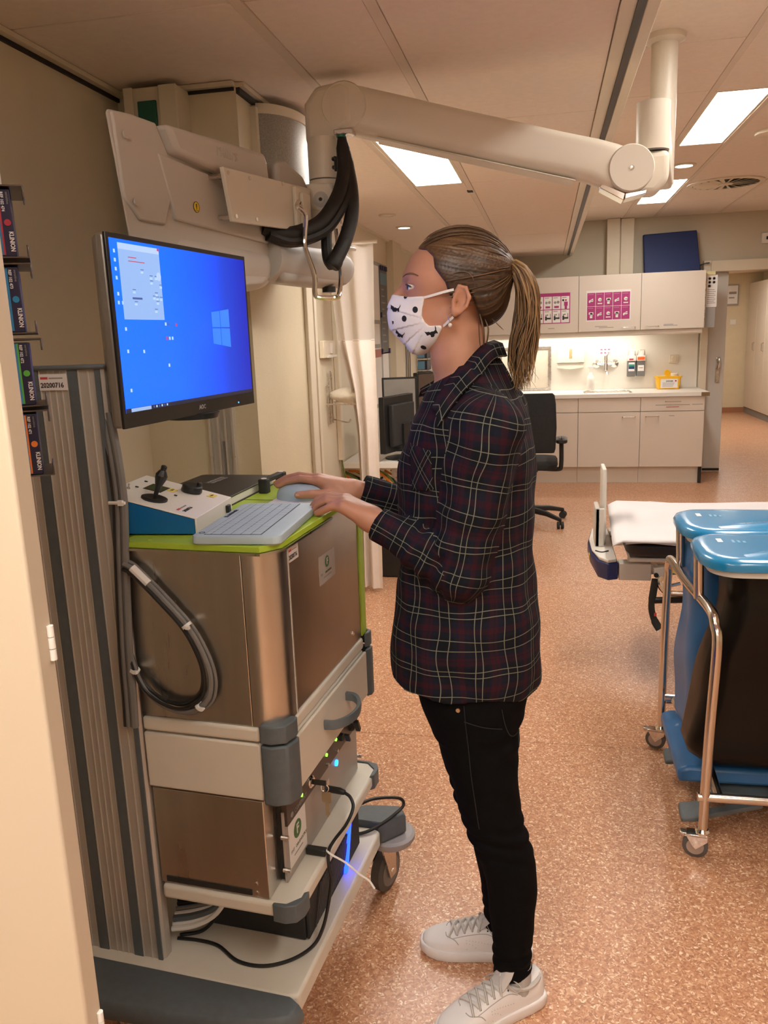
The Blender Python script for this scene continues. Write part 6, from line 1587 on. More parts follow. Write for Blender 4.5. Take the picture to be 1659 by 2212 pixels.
for x, y, dz in ((0.437, 2.33, 0.0), (0.445, 2.72, -0.03)):
    MB().loft([[(x - 0.035 + 0.02 * k, y - 0.035, dz + 0.105 + 0.004 * k), (x - 0.035 + 0.02 * k, y + 0.035, dz + 0.118 + 0.004 * k), (x - 0.035 + 0.02 * k, y + 0.03, dz + 0.098 + 0.002 * k), (x - 0.035 + 0.02 * k, y - 0.03, dz + 0.088 + 0.002 * k)] for k in range(5)]).build('foot_pedal', m_grey, tro, bevel=0.006)
    MB().hexa([(x + 0.04, y - 0.015, dz + 0.095), (x + 0.22, y + 0.08, dz + 0.085), (x + 0.22, y + 0.12, dz + 0.085), (x + 0.04, y + 0.02, dz + 0.095), (x + 0.04, y - 0.015, dz + 0.11), (x + 0.22, y + 0.08, dz + 0.10), (x + 0.22, y + 0.12, dz + 0.10), (x + 0.04, y + 0.02, dz + 0.11)]).build('pedal_arm', m_grey, tro, bevel=0.003)
def tcastor(x, y, ang):
    M = Matrix.Translation((x, y, 0)) @ Matrix.Rotation(math.radians(ang), 4, 'Z')
    R = 0.036
    w = MB(M).lathe([(R - 0.006, -0.011), (R, -0.008), (R, 0.008), (R - 0.006, 0.011)], (-0.018, 0, R), 'Y', 28).build('castor_wheel', m_rubber, tro)
    MB(M).lathe([(R * 0.68, -0.0122), (R * 0.68, 0.0122)], (-0.018, 0, R), 'Y', 24).build('wheel_hub', pm('hub_steel', (0.45, 0.40, 0.36), 0.4, metal=0.8, var=0.05), w)
    b = MB(M)
    for s in (-1, 1):
        b.prism([(-0.016, R - 0.006), (-0.026, R + 0.004), (-0.040, R + 0.028), (-0.045, 0.074), (0.014, 0.078), (0.016, 0.06)], lambda u, v, q, s=s: (u, s * q, v), 0.0145, 0.0175)
    b.prism([(-0.05, 0.068), (-0.045, 0.076), (0.014, 0.080), (0.016, 0.072)], lambda u, v, q: (u, q, v), -0.0175, 0.0175)
    b.build('castor_fork', m_chrome, tro, bevel=0.001)
    MB(M).lathe([(0.02, 0.079), (0.021, 0.087), (0.017, 0.094)], (0, 0, 0)).build('swivel', m_chrome, tro)
    MB(M).box(-0.062, -0.04, -0.012, 0.012, 0.066, 0.076).build('brake_tab', m_steel, tro, bevel=0.002)
tcastor(AX, AY, -12)
tcastor(BX_, BY_, -20)
tcastor(AX + 0.62, AY, 10)
tcastor(BX_ + 0.62, BY_, 0)
# ---------------------------------------------------------------- smooth solids from signed distance fields
class Field:
    def __init__(s, lo, hi, h):
        s.lo, s.h = np.array(lo, float), h
        s.n = np.ceil((np.array(hi) - s.lo) / h).astype(int) + 1
        s.ax = [(s.lo[i] + h * np.arange(s.n[i])).astype(np.float32) for i in range(3)]
        s.F = np.full(s.n, 0.2, np.float32)
    def sub(s, lo, hi):
        sl = []
        for i in range(3):
            a = int(np.clip(np.floor((lo[i] - s.lo[i]) / s.h), 0, s.n[i] - 1))
            b = int(np.clip(np.ceil((hi[i] - s.lo[i]) / s.h) + 1, a + 1, s.n[i]))
            sl.append(slice(a, b))
        return tuple(sl), s.ax[0][sl[0]][:, None, None], s.ax[1][sl[1]][None, :, None], s.ax[2][sl[2]][None, None, :]
    def put(s, sl, d, k, cut=False):
        F = s.F[sl]
        if cut:
            e = -d
            h = np.clip(0.5 - 0.5 * (F - e) / k, 0, 1) if k else (e > F)
            s.F[sl] = (F + (e - F) * h + k * h * (1 - h)) if k else np.maximum(F, e)
            return s
        if k:
            h = np.clip(0.5 + 0.5 * (F - d) / k, 0, 1)
            s.F[sl] = F + (d - F) * h - k * h * (1 - h)
        else:
            s.F[sl] = np.minimum(F, d)
        return s
    def cap(s, a, b, ra, rb, k=0.01, cut=False):
        a, b = np.array(a, float), np.array(b, float)
        r = max(ra, rb) + 2 * k + 3 * s.h
        sl, X, Y, Z = s.sub(np.minimum(a, b) - r, np.maximum(a, b) + r)
        return s.put(sl, capd(a, b, ra, rb, X, Y, Z).astype(np.float32), k, cut)
    def chain(s, pts, rad, k=0.006, k0=None):
        for i in range(len(pts) - 1):
            s.cap(pts[i], pts[i + 1], rad[i], rad[i + 1], k if (i or k0 is None) else k0)
        return s
    def ell(s, c, r, k=0.01, cut=False, ry=0.0, rz=0.0):
        m = max(r) + 2 * k + 3 * s.h
        c = np.array(c, float)
        sl, X, Y, Z = s.sub(c - m, c + m)
        return s.put(sl, elld(c, r, X, Y, Z, ry, rz).astype(np.float32), k, cut)
    def loft(s, zs, cx, cy, a, b, n=2.2, k=0.02):
        zs = np.array(zs, float)
        m = 2 * k + 3 * s.h
        cx, cy, a, b = (np.array(q, float) for q in (cx, cy, a, b))
        sl, X, Y, Z = s.sub(((cx - a).min() - m, (cy - b).min() - m, zs[0] - m), ((cx + a).max() + m, (cy + b).max() + m, zs[-1] + m))
        return s.put(sl, loftd(zs, cx, cy, a, b, n, X, Y, Z).astype(np.float32), k)
    def mesh(s):
        return surface_nets(s.F, s.lo, s.h)

def capd(a, b, ra, rb, X, Y, Z):
    ab = b - a
    L2 = max(float(ab @ ab), 1e-12)
    t = np.clip(((X - a[0]) * ab[0] + (Y - a[1]) * ab[1] + (Z - a[2]) * ab[2]) / L2, 0, 1)
    return np.sqrt((X - a[0] - t * ab[0]) ** 2 + (Y - a[1] - t * ab[1]) ** 2 + (Z - a[2] - t * ab[2]) ** 2) - (ra + t * (rb - ra))

def elld(c, r, X, Y, Z, ry=0.0, rz=0.0):
    x, y, z = X - c[0], Y - c[1], Z - c[2]
    if ry:
        x, z = x * math.cos(ry) + z * math.sin(ry), -x * math.sin(ry) + z * math.cos(ry)
    if rz:
        x, y = x * math.cos(rz) + y * math.sin(rz), -x * math.sin(rz) + y * math.cos(rz)
    k0 = np.sqrt((x / r[0]) ** 2 + (y / r[1]) ** 2 + (z / r[2]) ** 2)
    k1 = np.sqrt((x / r[0] ** 2) ** 2 + (y / r[1] ** 2) ** 2 + (z / r[2] ** 2) ** 2)
    return k0 * (k0 - 1) / np.maximum(k1, 1e-6)

def smooth_interp(z, zs, v):
    """monotone-ish cubic interpolation through the stations"""
    zs, v = np.asarray(zs, float), np.asarray(v, float)
    m = np.gradient(v, zs)
    i = np.clip(np.searchsorted(zs, z) - 1, 0, len(zs) - 2)
    h = zs[i + 1] - zs[i]
    t = np.clip((z - zs[i]) / h, 0, 1)
    return (2 * t ** 3 - 3 * t ** 2 + 1) * v[i] + (t ** 3 - 2 * t ** 2 + t) * h * m[i] + (-2 * t ** 3 + 3 * t ** 2) * v[i + 1] + (t ** 3 - t ** 2) * h * m[i + 1]

def loftd(zs, cx, cy, a, b, n, X, Y, Z):
    CXz, CYz, Az, Bz = (smooth_interp(Z, zs, q) for q in (cx, cy, a, b))
    rho = ((np.abs(X - CXz) / Az) ** n + (np.abs(Y - CYz) / Bz) ** n) ** (1.0 / n)
    d = (rho - 1) * np.minimum(Az, Bz)
    return np.maximum(d, np.maximum(zs[0] - Z, Z - zs[-1]))

def surface_nets(F, lo, h):
    S = F < 0
    n = np.array(F.shape)
    c = np.zeros(n - 1, np.int8)
    for dx in (0, 1):
        for dy in (0, 1):
            for dz in (0, 1):
                c += S[dx:n[0] - 1 + dx, dy:n[1] - 1 + dy, dz:n[2] - 1 + dz]
    cells = np.argwhere((c > 0) & (c < 8))
    idx = np.full(n - 1, -1, np.int32)
    idx[tuple(cells.T)] = np.arange(len(cells))
    acc = np.zeros((len(cells), 3))
    cnt = np.zeros(len(cells))
    corners = [(x, y, z) for x in (0, 1) for y in (0, 1) for z in (0, 1)]
    for p in corners:
        for ax in range(3):
            if p[ax]:
                continue
            q = list(p)
            q[ax] = 1
            f0 = F[tuple((cells + p).T)]
            f1 = F[tuple((cells + q).T)]
            m = (f0 < 0) != (f1 < 0)
            t = np.where(m, f0 / np.where(m, f0 - f1, 1), 0)
            P = np.array(p, float)[None] + 0.0 * acc
            P[:, ax] += t
            acc += np.where(m[:, None], P, 0)
            cnt += m
    V = lo + h * (cells + acc / cnt[:, None])
    quads = []
    for ax in range(3):
        o = [i for i in range(3) if i != ax]
        a = [slice(None)] * 3
        b = [slice(None)] * 3
        a[ax] = slice(0, -1)
        b[ax] = slice(1, None)
        E = np.argwhere(S[tuple(a)] != S[tuple(b)])
        ok = (E[:, o[0]] > 0) & (E[:, o[1]] > 0) & (E[:, o[0]] < n[o[0]] - 1) & (E[:, o[1]] < n[o[1]] - 1)
        E = E[ok]
        def cell(d0, d1):
            e = E.copy()
            e[:, o[0]] += d0
            e[:, o[1]] += d1
            return idx[tuple(e.T)]
        q = np.stack([cell(-1, -1), cell(0, -1), cell(0, 0), cell(-1, 0)], 1)
        flip = S[tuple(E.T)] if ax != 1 else ~S[tuple(E.T)]
        q[~flip] = q[~flip][:, ::-1]
        quads.append(q)
    return V, np.concatenate(quads)

def np_mesh(name, V, Q):
    me = bpy.data.meshes.new(name)
    me.vertices.add(len(V))
    me.vertices.foreach_set('co', np.asarray(V, np.float32).ravel())
    me.loops.add(Q.size)
    me.loops.foreach_set('vertex_index', Q.astype(np.int32).ravel())
    me.polygons.add(len(Q))
    me.polygons.foreach_set('loop_start', np.arange(0, Q.size, 4, dtype=np.int32))
    me.polygons.foreach_set('loop_total', np.full(len(Q), 4, np.int32))
    me.update(calc_edges=True)
    return me

def put_mesh(name, me, mat, parent):
    me.materials.append(mat)
    me.shade_smooth()
    o = bpy.data.objects.new(name, me)
    COL.objects.link(o)
    par(o, parent)
    return o

def vnormals(me):
    nn = np.empty(len(me.vertices) * 3, np.float32)
    me.vertices.foreach_get('normal', nn)
    return nn.reshape(-1, 3)

def vattr(me, name, vals):
    a = me.attributes.new(name, 'FLOAT', 'POINT')
    a.data.foreach_set('value', np.asarray(vals, np.float32))

def noise1(x, seed=0, n=512):
    r = np.random.default_rng(seed).random(n)
    i = np.floor(x).astype(int)
    t = x - i
    t = t * t * (3 - 2 * t)
    return r[i % n] * (1 - t) + r[(i + 1) % n] * t

# ---------------------------------------------------------------- materials of the woman
def attr_mat(name, attr, c0, c1, c2, rough=0.5, spec=0.4, pos=(0.2, 0.5, 0.85)):
    m = bpy.data.materials.new(name)
    m.use_nodes = True
    nt = m.node_tree
    b = nt.nodes['Principled BSDF']
    a = nt.nodes.new('ShaderNodeAttribute')
    a.attribute_name = attr
    cr = nt.nodes.new('ShaderNodeValToRGB')
    e = cr.color_ramp
    e.elements[0].position, e.elements[0].color = pos[0], (*c0, 1)
    e.elements[1].position, e.elements[1].color = pos[2], (*c2, 1)
    k = e.elements.new(pos[1])
    k.color = (*c1, 1)
    nt.links.new(a.outputs['Fac'], cr.inputs[0])
    nt.links.new(cr.outputs[0], b.inputs['Base Color'])
    b.inputs['Roughness'].default_value = rough
    b.inputs['Specular IOR Level'].default_value = spec
    return m
m_skin = pm('skin', (0.47, 0.225, 0.138), 0.5, var=0.07, vscale=28, bump=0.12, bscale=900, sss=0.15, spec=0.4)
m_hair = attr_mat('brown_hair', 'streak', (0.022, 0.011, 0.005), (0.068, 0.034, 0.014), (0.17, 0.092, 0.040), 0.42, 0.5)
m_pony = attr_mat('blond_ponytail', 'streak', (0.045, 0.022, 0.008), (0.17, 0.090, 0.034), (0.42, 0.26, 0.115), 0.42, 0.5, (0.05, 0.5, 0.95))
m_jean = pm('black_denim', (0.0042, 0.004, 0.0045), 0.9, var=0.15, vscale=60, bump=0.3, bscale=900, spec=0.08)
m_shoe = pm('white_leather', (0.74, 0.70, 0.68), 0.5, var=0.02, vscale=30, bump=0.1, bscale=500)
m_lace = pm('lace_white', (0.52, 0.48, 0.44), 0.8, var=0.05, vscale=200)
m_sock = pm('sock_grey', (0.42, 0.40, 0.38), 0.9, var=0.15, vscale=120, stretch=(1, 1, 0.1))
m_mask = pm('mask_cotton', (0.80, 0.77, 0.76), 0.8, var=0.02, vscale=40, bump=0.15, bscale=900)

def plaid_mat():
    m = bpy.data.materials.new('navy_plaid_flannel')
    m.use_nodes = True
    nt = m.node_tree
    b = nt.nodes['Principled BSDF']
    b.inputs['Roughness'].default_value = 0.85
    b.inputs['Specular IOR Level'].default_value = 0.2
    uv = nt.nodes.new('ShaderNodeUVMap')
    uv.uv_map = 'plaid'
    # small waviness of the woven lines
    sx = nt.nodes.new('ShaderNodeSeparateXYZ')
    nt.links.new(uv.outputs[0], sx.inputs[0])
    P = 0.122
    def ramp(src, stops, base):
        cr = nt.nodes.new('ShaderNodeValToRGB')
        e = cr.color_ramp
        e.interpolation = 'LINEAR'
        e.elements[0].position, e.elements[0].color = 0.0, (base,) * 3 + (1,)
        e.elements[1].position, e.elements[1].color = 1.0, (base,) * 3 + (1,)
        for p, v in stops:
            k = e.elements.new(p)
            k.color = (v, v, v, 1)
        nt.links.new(src, cr.inputs[0])
        return cr.outputs[0]
    def math_(op, a, bb):
        n = nt.nodes.new('ShaderNodeMath')
        n.operation = op
        for i, q in enumerate((a, bb)):
            if isinstance(q, (int, float)):
                n.inputs[i].default_value = q
            else:
                nt.links.new(q, n.inputs[i])
        return n.outputs[0]
    lines, reds, darks = [], [], []
    for ch in ('X', 'Y'):
        f = math_('FRACT', math_('DIVIDE', sx.outputs[ch], P), 0)
        st = []
        for c, w in ((0.10, 0.0046), (0.195, 0.0046), (0.56, 0.0046), (0.72, 0.0046)):
            st += [(c - w - 0.0025, 0.0), (c - w + 0.0015, 1.0), (c + w - 0.0015, 1.0), (c + w + 0.0025, 0.0)]
        lines.append(ramp(f, st, 0.0))
        st = []
        for c, w in ((0.35, 0.035), (0.425, 0.02), (0.90, 0.045)):
            st += [(c - w - 0.008, 0.0), (c - w + 0.004, 1.0), (c + w - 0.004, 1.0), (c + w + 0.008, 0.0)]
        reds.append(ramp(f, st, 0.0))
        darks.append(ramp(f, [(0.02, 0.0), (0.06, 1.0), (0.26, 1.0), (0.30, 0.0), (0.5, 0.0), (0.54, 1.0), (0.76, 1.0), (0.80, 0.0)], 0.0))
    def mix(fac, a, bb):
        n = nt.nodes.new('ShaderNodeMix')
        n.data_type = 'RGBA'
        nt.links.new(fac, n.inputs['Factor'])
        for key, q in (('A', a), ('B', bb)):
            if isinstance(q, tuple):
                n.inputs[key].default_value = (*q, 1)
            else:
                nt.links.new(q, n.inputs[key])
        return n.outputs['Result']
    dk = math_('MULTIPLY', math_('ADD', darks[0], darks[1]), 0.45)
    c = mix(dk, (0.0060, 0.0075, 0.017), (0.0035, 0.0038, 0.005))
    rd = math_('MULTIPLY', math_('ADD', reds[0], reds[1]), 0.36)
    c = mix(rd, c, (0.042, 0.0045, 0.008))
    wl = math_('MULTIPLY', math_('MAXIMUM', lines[0], lines[1]), 0.54)
    c = mix(wl, c, (0.33, 0.33, 0.26))
    nt.links.new(c, b.inputs['Base Color'])
    n = nt.nodes.new('ShaderNodeTexNoise')
    n.inputs['Scale'].default_value = 700
    tc = nt.nodes.new('ShaderNodeTexCoord')
    nt.links.new(tc.outputs['Object'], n.inputs['Vector'])
    bp = nt.nodes.new('ShaderNodeBump')
    bp.inputs['Strength'].default_value = 0.25
    bp.inputs['Distance'].default_value = 0.001
    nt.links.new(n.outputs['Fac'], bp.inputs['Height'])
    nt.links.new(bp.outputs[0], b.inputs['Normal'])
    return m
m_plaid = plaid_mat()

woman = thing('person', 'woman in a dark plaid shirt, black jeans and printed face mask working at the cart', 'person', (-0.15, 1.71, 0))
YC = 1.705
A3 = lambda *p: np.array(p, float)
# joints
SL, EL, WL = A3(-0.108, 1.548, 1.360), A3(-0.166, 1.535, 1.085), A3(-0.326, 1.578, 1.164)
SR, ER, WR = A3(-0.108, 1.862, 1.360), A3(-0.170, 1.905, 1.085), A3(-0.415, 1.826, 1.183)

# ---------------------------------------------------------------- body: one continuous surface
B = Field((-0.66, 1.40, 0.035), (0.03, 2.0, 1.765), 0.003)
B.loft([0.80, 0.90, 1.0, 1.1, 1.2, 1.3, 1.38, 1.43], [-0.15, -0.155, -0.16, -0.16, -0.165, -0.165, -0.155, -0.15], [YC] * 8,
       [0.105, 0.108, 0.095, 0.095, 0.105, 0.108, 0.09, 0.07], [0.15, 0.15, 0.13, 0.13, 0.14, 0.15, 0.14, 0.09], 2.2, 0.03)
for S, E, W in ((SL, EL, WL), (SR, ER, WR)):
    B.cap(A3(-0.14, YC + (S[1] - YC) * 0.4, 1.41), S, 0.045, 0.046, 0.03)
    B.chain([S, E, W], [0.044, 0.036, 0.025], 0.015, 0.02)
for hip, knee, calf, ank in ((A3(-0.148, 1.625, 0.84), A3(-0.112, 1.622, 0.49), A3(-0.071, 1.632, 0.32), A3(-0.070, 1.638, 0.075)), (A3(-0.16, 1.79, 0.84), A3(-0.155, 1.792, 0.49), A3(-0.112, 1.797, 0.31), A3(-0.10, 1.80, 0.075))):
    B.chain([hip, knee, calf, ank], [0.065, 0.042, 0.036, 0.028], 0.012, 0.03)
# neck and head
B.chain([A3(-0.150, YC, 1.38), A3(-0.163, YC, 1.43), A3(-0.176, YC, 1.49), A3(-0.180, YC, 1.57)], [0.072, 0.0585, 0.0555, 0.055], 0.015, 0.03)
B.ell((-0.178, YC, 1.652), (0.1035, 0.0745, 0.086), 0.012)                      # skull
B.ell((-0.222, YC, 1.640), (0.062, 0.066, 0.062), 0.015)                         # brow and temples
B.ell((-0.225, YC, 1.582), (0.058, 0.057, 0.068), 0.02)                          # cheeks
B.cap(A3(-0.190, YC - 0.05, 1.565), A3(-0.255, YC - 0.014, 1.526), 0.014, 0.013, 0.02)
B.cap(A3(-0.190, YC + 0.05, 1.565), A3(-0.255, YC + 0.014, 1.526), 0.014, 0.013, 0.02)
B.ell((-0.268, YC, 1.528), (0.018, 0.022, 0.018), 0.012)                         # chin
B.cap(A3(-0.274, YC, 1.651), A3(-0.3015, YC, 1.616), 0.0085, 0.0105, 0.011)       # nose
B.ell((-0.303, YC, 1.611), (0.011, 0.012, 0.010), 0.006)
B.cap(A3(-0.281, YC - 0.012, 1.656), A3(-0.262, YC - 0.045, 1.655), 0.005, 0.004, 0.010)  # brow ridges
B.cap(A3(-0.281, YC + 0.012, 1.656), A3(-0.262, YC + 0.045, 1.655), 0.005, 0.004, 0.010)
for s in (-1, 1):
    B.ell((-0.284, YC + s * 0.040, 1.636), (0.015, 0.018, 0.0095), 0.009, True)            # eye sockets
    B.ell((-0.262, YC + s * 0.036, 1.634), (0.0140, 0.0150, 0.0135), 0.004)                 # lids over the eyeball
    B.ell((-0.272, YC + s * 0.0415, 1.6335), (0.020, 0.0205, 0.0043), 0.0022, True, rz=-s * 0.5)   # the open almond
    # ear
    ey = YC + s * 0.0755
    B.ell((-0.163, ey, 1.602), (0.0165, 0.0075, 0.029), 0.004, ry=-0.35, rz=-s * 0.30)
    B.ell((-0.176, ey - s * 0.001, 1.581), (0.0085, 0.006, 0.011), 0.006)
    B.ell((-0.166, ey + s * 0.008, 1.601), (0.0085, 0.006, 0.017), 0.004, True, ry=-0.35)
    B.ell((-0.171, ey + s * 0.005, 1.596), (0.005, 0.008, 0.008), 0.003, True)
    B.cap(A3(-0.178, ey + s * 0.001, 1.602), A3(-0.176, ey + s * 0.001, 1.594), 0.004, 0.004, 0.004)
    pts = [A3(-0.177, ey + s * 0.000, 1.612), A3(-0.166, ey + s * 0.004, 1.6285), A3(-0.152, ey + s * 0.007, 1.624), A3(-0.1455, ey + s * 0.009, 1.606), A3(-0.152, ey + s * 0.007, 1.590), A3(-0.166, ey + s * 0.004, 1.578)]
    B.chain(pts, [0.0032, 0.0036, 0.0038, 0.0038, 0.0036, 0.004], 0.003)
# hands: palm, four fingers of different length, thumb
def finger(pts, r, k0=0.006):
    B.chain([A3(*p) for p in pts], r, 0.0015, k0)
# left hand rests on the front edge of the plate, back of the hand up
B.chain([WL, A3(-0.352, 1.583, 1.176)], [0.0265, 0.0265], 0.006)
for i, (y, x1, z1) in enumerate(((1.577, -0.402, 1.2035), (1.593, -0.409, 1.2075), (1.610, -0.412, 1.209), (1.627, -0.409, 1.2075))):
    B.chain([A3(-0.348, 1.573 + 0.007 * i, 1.177), A3(x1, y, z1 - 0.002)], [0.0215, 0.0145], 0.006, 0.01)
finger([(-0.402, 1.577, 1.2015), (-0.430, 1.582, 1.2020), (-0.451, 1.587, 1.1925), (-0.465, 1.591, 1.1850)], [0.0105, 0.0086, 0.0078, 0.0068])
finger([(-0.409, 1.593, 1.2065), (-0.443, 1.600, 1.2120), (-0.466, 1.605, 1.2010), (-0.478, 1.608, 1.1870)], [0.0110, 0.0090, 0.0082, 0.0070])
finger([(-0.412, 1.611, 1.2085), (-0.449, 1.620, 1.2155), (-0.473, 1.626, 1.2050), (-0.486, 1.629, 1.1900)], [0.0112, 0.0092, 0.0083, 0.0071])
finger([(-0.409, 1.629, 1.2075), (-0.445, 1.641, 1.2125), (-0.466, 1.648, 1.2030), (-0.478, 1.652, 1.1900)], [0.0108, 0.0090, 0.0081, 0.0070])
finger([(-0.350, 1.598, 1.176), (-0.385, 1.626, 1.180), (-0.415, 1.642, 1.186), (-0.438, 1.652, 1.187)], [0.014, 0.0105, 0.009, 0.0072], 0.01)
B.ell((-0.330, 1.566, 1.184), (0.010, 0.008, 0.009), 0.008)                      # wrist bone
for y, x, z in ((1.593, -0.4095, 1.2125), (1.610, -0.4125, 1.2142), (1.577, -0.402, 1.2085)):
    B.ell((x, y, z), (0.009, 0.0065, 0.006), 0.006)                              # knuckles
# right hand lies over the mouse, thumb along its near side
B.chain([WR, A3(-0.440, 1.815, 1.192)], [0.025, 0.0245], 0.006)
for i, (y, x1, z1) in enumerate(((1.772, -0.510, 1.2205), (1.790, -0.514, 1.2235), (1.808, -0.509, 1.2195), (1.824, -0.500, 1.213))):
    B.chain([A3(-0.440, 1.803 + 0.008 * i, 1.195), A3(x1, y, z1)], [0.0165, 0.0118], 0.006, 0.01)
finger([(-0.510, 1.772, 1.2205), (-0.552, 1.766, 1.2275), (-0.582, 1.765, 1.2215), (-0.606, 1.766, 1.2115)], [0.0102, 0.0086, 0.0078, 0.0068])
finger([(-0.514, 1.790, 1.2235), (-0.560, 1.787, 1.2310), (-0.592, 1.786, 1.2245), (-0.617, 1.786, 1.2125)], [0.0104, 0.0088, 0.0080, 0.0070])
finger([(-0.509, 1.808, 1.2195), (-0.552, 1.810, 1.2250), (-0.582, 1.811, 1.2170), (-0.603, 1.812, 1.204)], [0.0102, 0.0085, 0.0077, 0.0067])
finger([(-0.500, 1.824, 1.213), (-0.534, 1.830, 1.2135), (-0.556, 1.833, 1.204), (-0.572, 1.835, 1.193)], [0.0096, 0.0078, 0.0070, 0.0062])
finger([(-0.440, 1.798, 1.182), (-0.486, 1.757, 1.193), (-0.522, 1.739, 1.1965), (-0.549, 1.7335, 1.1955)], [0.0155, 0.0115, 0.0096, 0.0082], 0.01)
B.ell((-0.485, 1.775, 1.200), (0.024, 0.010, 0.012), 0.01)
V, Q = B.mesh()
body = put_mesh('body', np_mesh('body', V, Q), m_skin, woman)
for y, pts in ((0, None),):
    pass
def nail(c, d, w, l, n):
    d, n = Vector(d).normalized(), Vector(n).normalized()
    s = d.cross(n).normalized()
    n = s.cross(d)
    c = Vector(c)
    MB().grid(lambda u, v: c + d * (l * (u - 0.5)) + s * (w * (v - 0.5)) - n * (0.0022 * (2 * v - 1) ** 2 + 0.0008 * (2 * u - 1) ** 2), 5, 5).build('fingernail', pm('nail_pink', (0.62, 0.33, 0.26), 0.3, var=0.03), body, thick=0.0006)
nail((-0.601, 1.763, 1.2185), (-0.92, 0, -0.38), 0.0085, 0.011, (-0.3, -0.25, 0.92))
nail((-0.547, 1.7265, 1.1985), (-1, -0.15, -0.02), 0.009, 0.0125, (0.0, -0.85, 0.5))
nail((-0.462, 1.5865, 1.1915), (-0.85, 0.2, -0.5), 0.0065, 0.008, (-0.5, -0.25, 0.85))

# eyes, brows
bvh_body = BVHTree.FromPolygons([tuple(v) for v in V], [tuple(q) for q in Q])
m_eyew = pm('eye_white', (0.70, 0.66, 0.64), 0.2, var=0.02)
for s in (-1, 1):
    c = Vector((-0.2625, YC + s * 0.036, 1.6338))
    e = MB().lathe([(0.0128 * math.sin(math.radians(a)), -0.0128 * math.cos(math.radians(a))) for a in range(0, 181, 15)], c, (1, 0, 0), 24).build('eyeball', m_eyew, body, angle=0)
    d = Vector((-0.90, s * 0.43, -0.02)).normalized()
    MB().lathe([(0.006, 0.0112), (0.0058, 0.0120), (0.003, 0.0128), (0.001, 0.013)], c, d, 20).build('iris', pm('iris_blue', (0.06, 0.14, 0.22), 0.1, var=0.2, vscale=400, coat=1.0), e)
    MB().lathe([(0.0025, 0.0126), (0.001, 0.0132)], c, d, 14).build('pupil', m_black, e)
    lash = [(-0.262 - 0.0142 * math.cos(a), YC + s * (0.036 + 0.0150 * math.sin(a)), 1.6386 - 0.0040 * (a / 1.2) ** 2) for a in np.linspace(-0.9, 1.5, 12)]
    MB().tube(lash, [0.0009] + [0.0017] * 10 + [0.0006], 6).build('lash_line', m_ink, body)
    br = []
    for bx, bz in ((-0.2835, 1.6545), (-0.2785, 1.6575), (-0.271, 1.6590), (-0.262, 1.6585), (-0.253, 1.6555), (-0.247, 1.6525)):
        hb_ = bvh_body.ray_cast(Vector((bx, YC + s * 0.3, bz)), Vector((0, -s, 0)))
        if hb_[0]:
            br.append(hb_[0] + hb_[1] * 0.0003)
    MB().tube(spline(br, 4), [0.0012 + 0.0010 * math.sin(math.pi * j / (4 * (len(br) - 1))) for j in range(4 * (len(br) - 1) + 1)], 6, flat=0.6).build('eyebrow', pm('brow_brown', (0.17, 0.085, 0.05), 0.8, var=0.2, vscale=300), body)

# ---------------------------------------------------------------- hair cap, pulled back to the tie
T = A3(-0.078, YC, 1.664)
Hh = Field((-0.30, 1.58, 1.53), (-0.05, 1.83, 1.765), 0.0023)
Hh.ell((-0.1715, YC, 1.6535), (0.1045, 0.0825, 0.0935), 0.01)
Hh.ell((-0.1350, YC, 1.6050), (0.0600, 0.0680, 0.0560), 0.02)
Hh.ell((-0.108, YC, 1.660), (0.042, 0.045, 0.040), 0.02)
# cut away the face below the hairline (outline in the side view)
HL = [(-0.40, 1.712), (-0.262, 1.712), (-0.250, 1.703), (-0.232, 1.701), (-0.217, 1.687), (-0.214, 1.665), (-0.203, 1.650), (-0.193, 1.637), (-0.186, 1.612), (-0.180, 1.606), (-0.172, 1.612), (-0.160, 1.628), (-0.146, 1.617), (-0.138, 1.60), (-0.132, 1.575), (-0.128, 1.545), (-0.128, 1.40), (-0.40, 1.40)]
def polysd(poly, X, Z):
    d = np.full(np.broadcast(X, Z).shape, 1e9)
    ins = np.zeros(d.shape, bool)
    n = len(poly)
    for i in range(n):
        ax_, az_ = poly[i]
        bx_, bz_ = poly[(i + 1) % n]
        ex_, ez_ = bx_ - ax_, bz_ - az_
        wx, wz = X - ax_, Z - az_
        t = np.clip((wx * ex_ + wz * ez_) / (ex_ ** 2 + ez_ ** 2), 0, 1)
        d = np.minimum(d, (wx - t * ex_) ** 2 + (wz - t * ez_) ** 2)
        c = ((az_ > Z) != (bz_ > Z)) & (X < (bx_ - ax_) * (Z - az_) / ((bz_ - az_) or 1e-9) + ax_)
        ins ^= c
    d = np.sqrt(d)
    return np.where(ins, -d, d)
sl, X, Y, Z = Hh.sub(Hh.lo, Hh.lo + Hh.h * Hh.n)
face = polysd(HL, X[:, :, 0][:, :, None], Z)
Hh.put(sl, (face + 0 * Y).astype(np.float32), 0.006, True)
V, Q = Hh.mesh()
me = np_mesh('hair', V, Q)
N_ = vnormals(me)
fx = A3(-0.97, 0, 0.24)
fx /= np.linalg.norm(fx)
fy = A3(0, 1, 0)
fz = np.cross(fx, fy)
R_ = V - T
phi = np.arctan2(R_ @ fz, R_ @ fy)
rad = np.linalg.norm(R_, axis=1)
st = 0.38 * noise1(phi * 15 + 0.9 * noise1(rad * 22, 3) + 50, 1) + 0.30 * noise1(phi * 44 + 0.9 * noise1(rad * 30, 4) + 90, 2) + 0.32 * noise1(phi * 120 + 0.8 * noise1(rad * 40, 6) + 200, 5)
V2 = V + N_ * ((st - 0.5) * 0.0038 * np.clip(rad / 0.06, 0.3, 1) * np.clip(-polysd(HL, V[:, 0], V[:, 2]) / -0.02, 0.15, 1))[:, None]
me.vertices.foreach_set('co', V2.astype(np.float32).ravel())
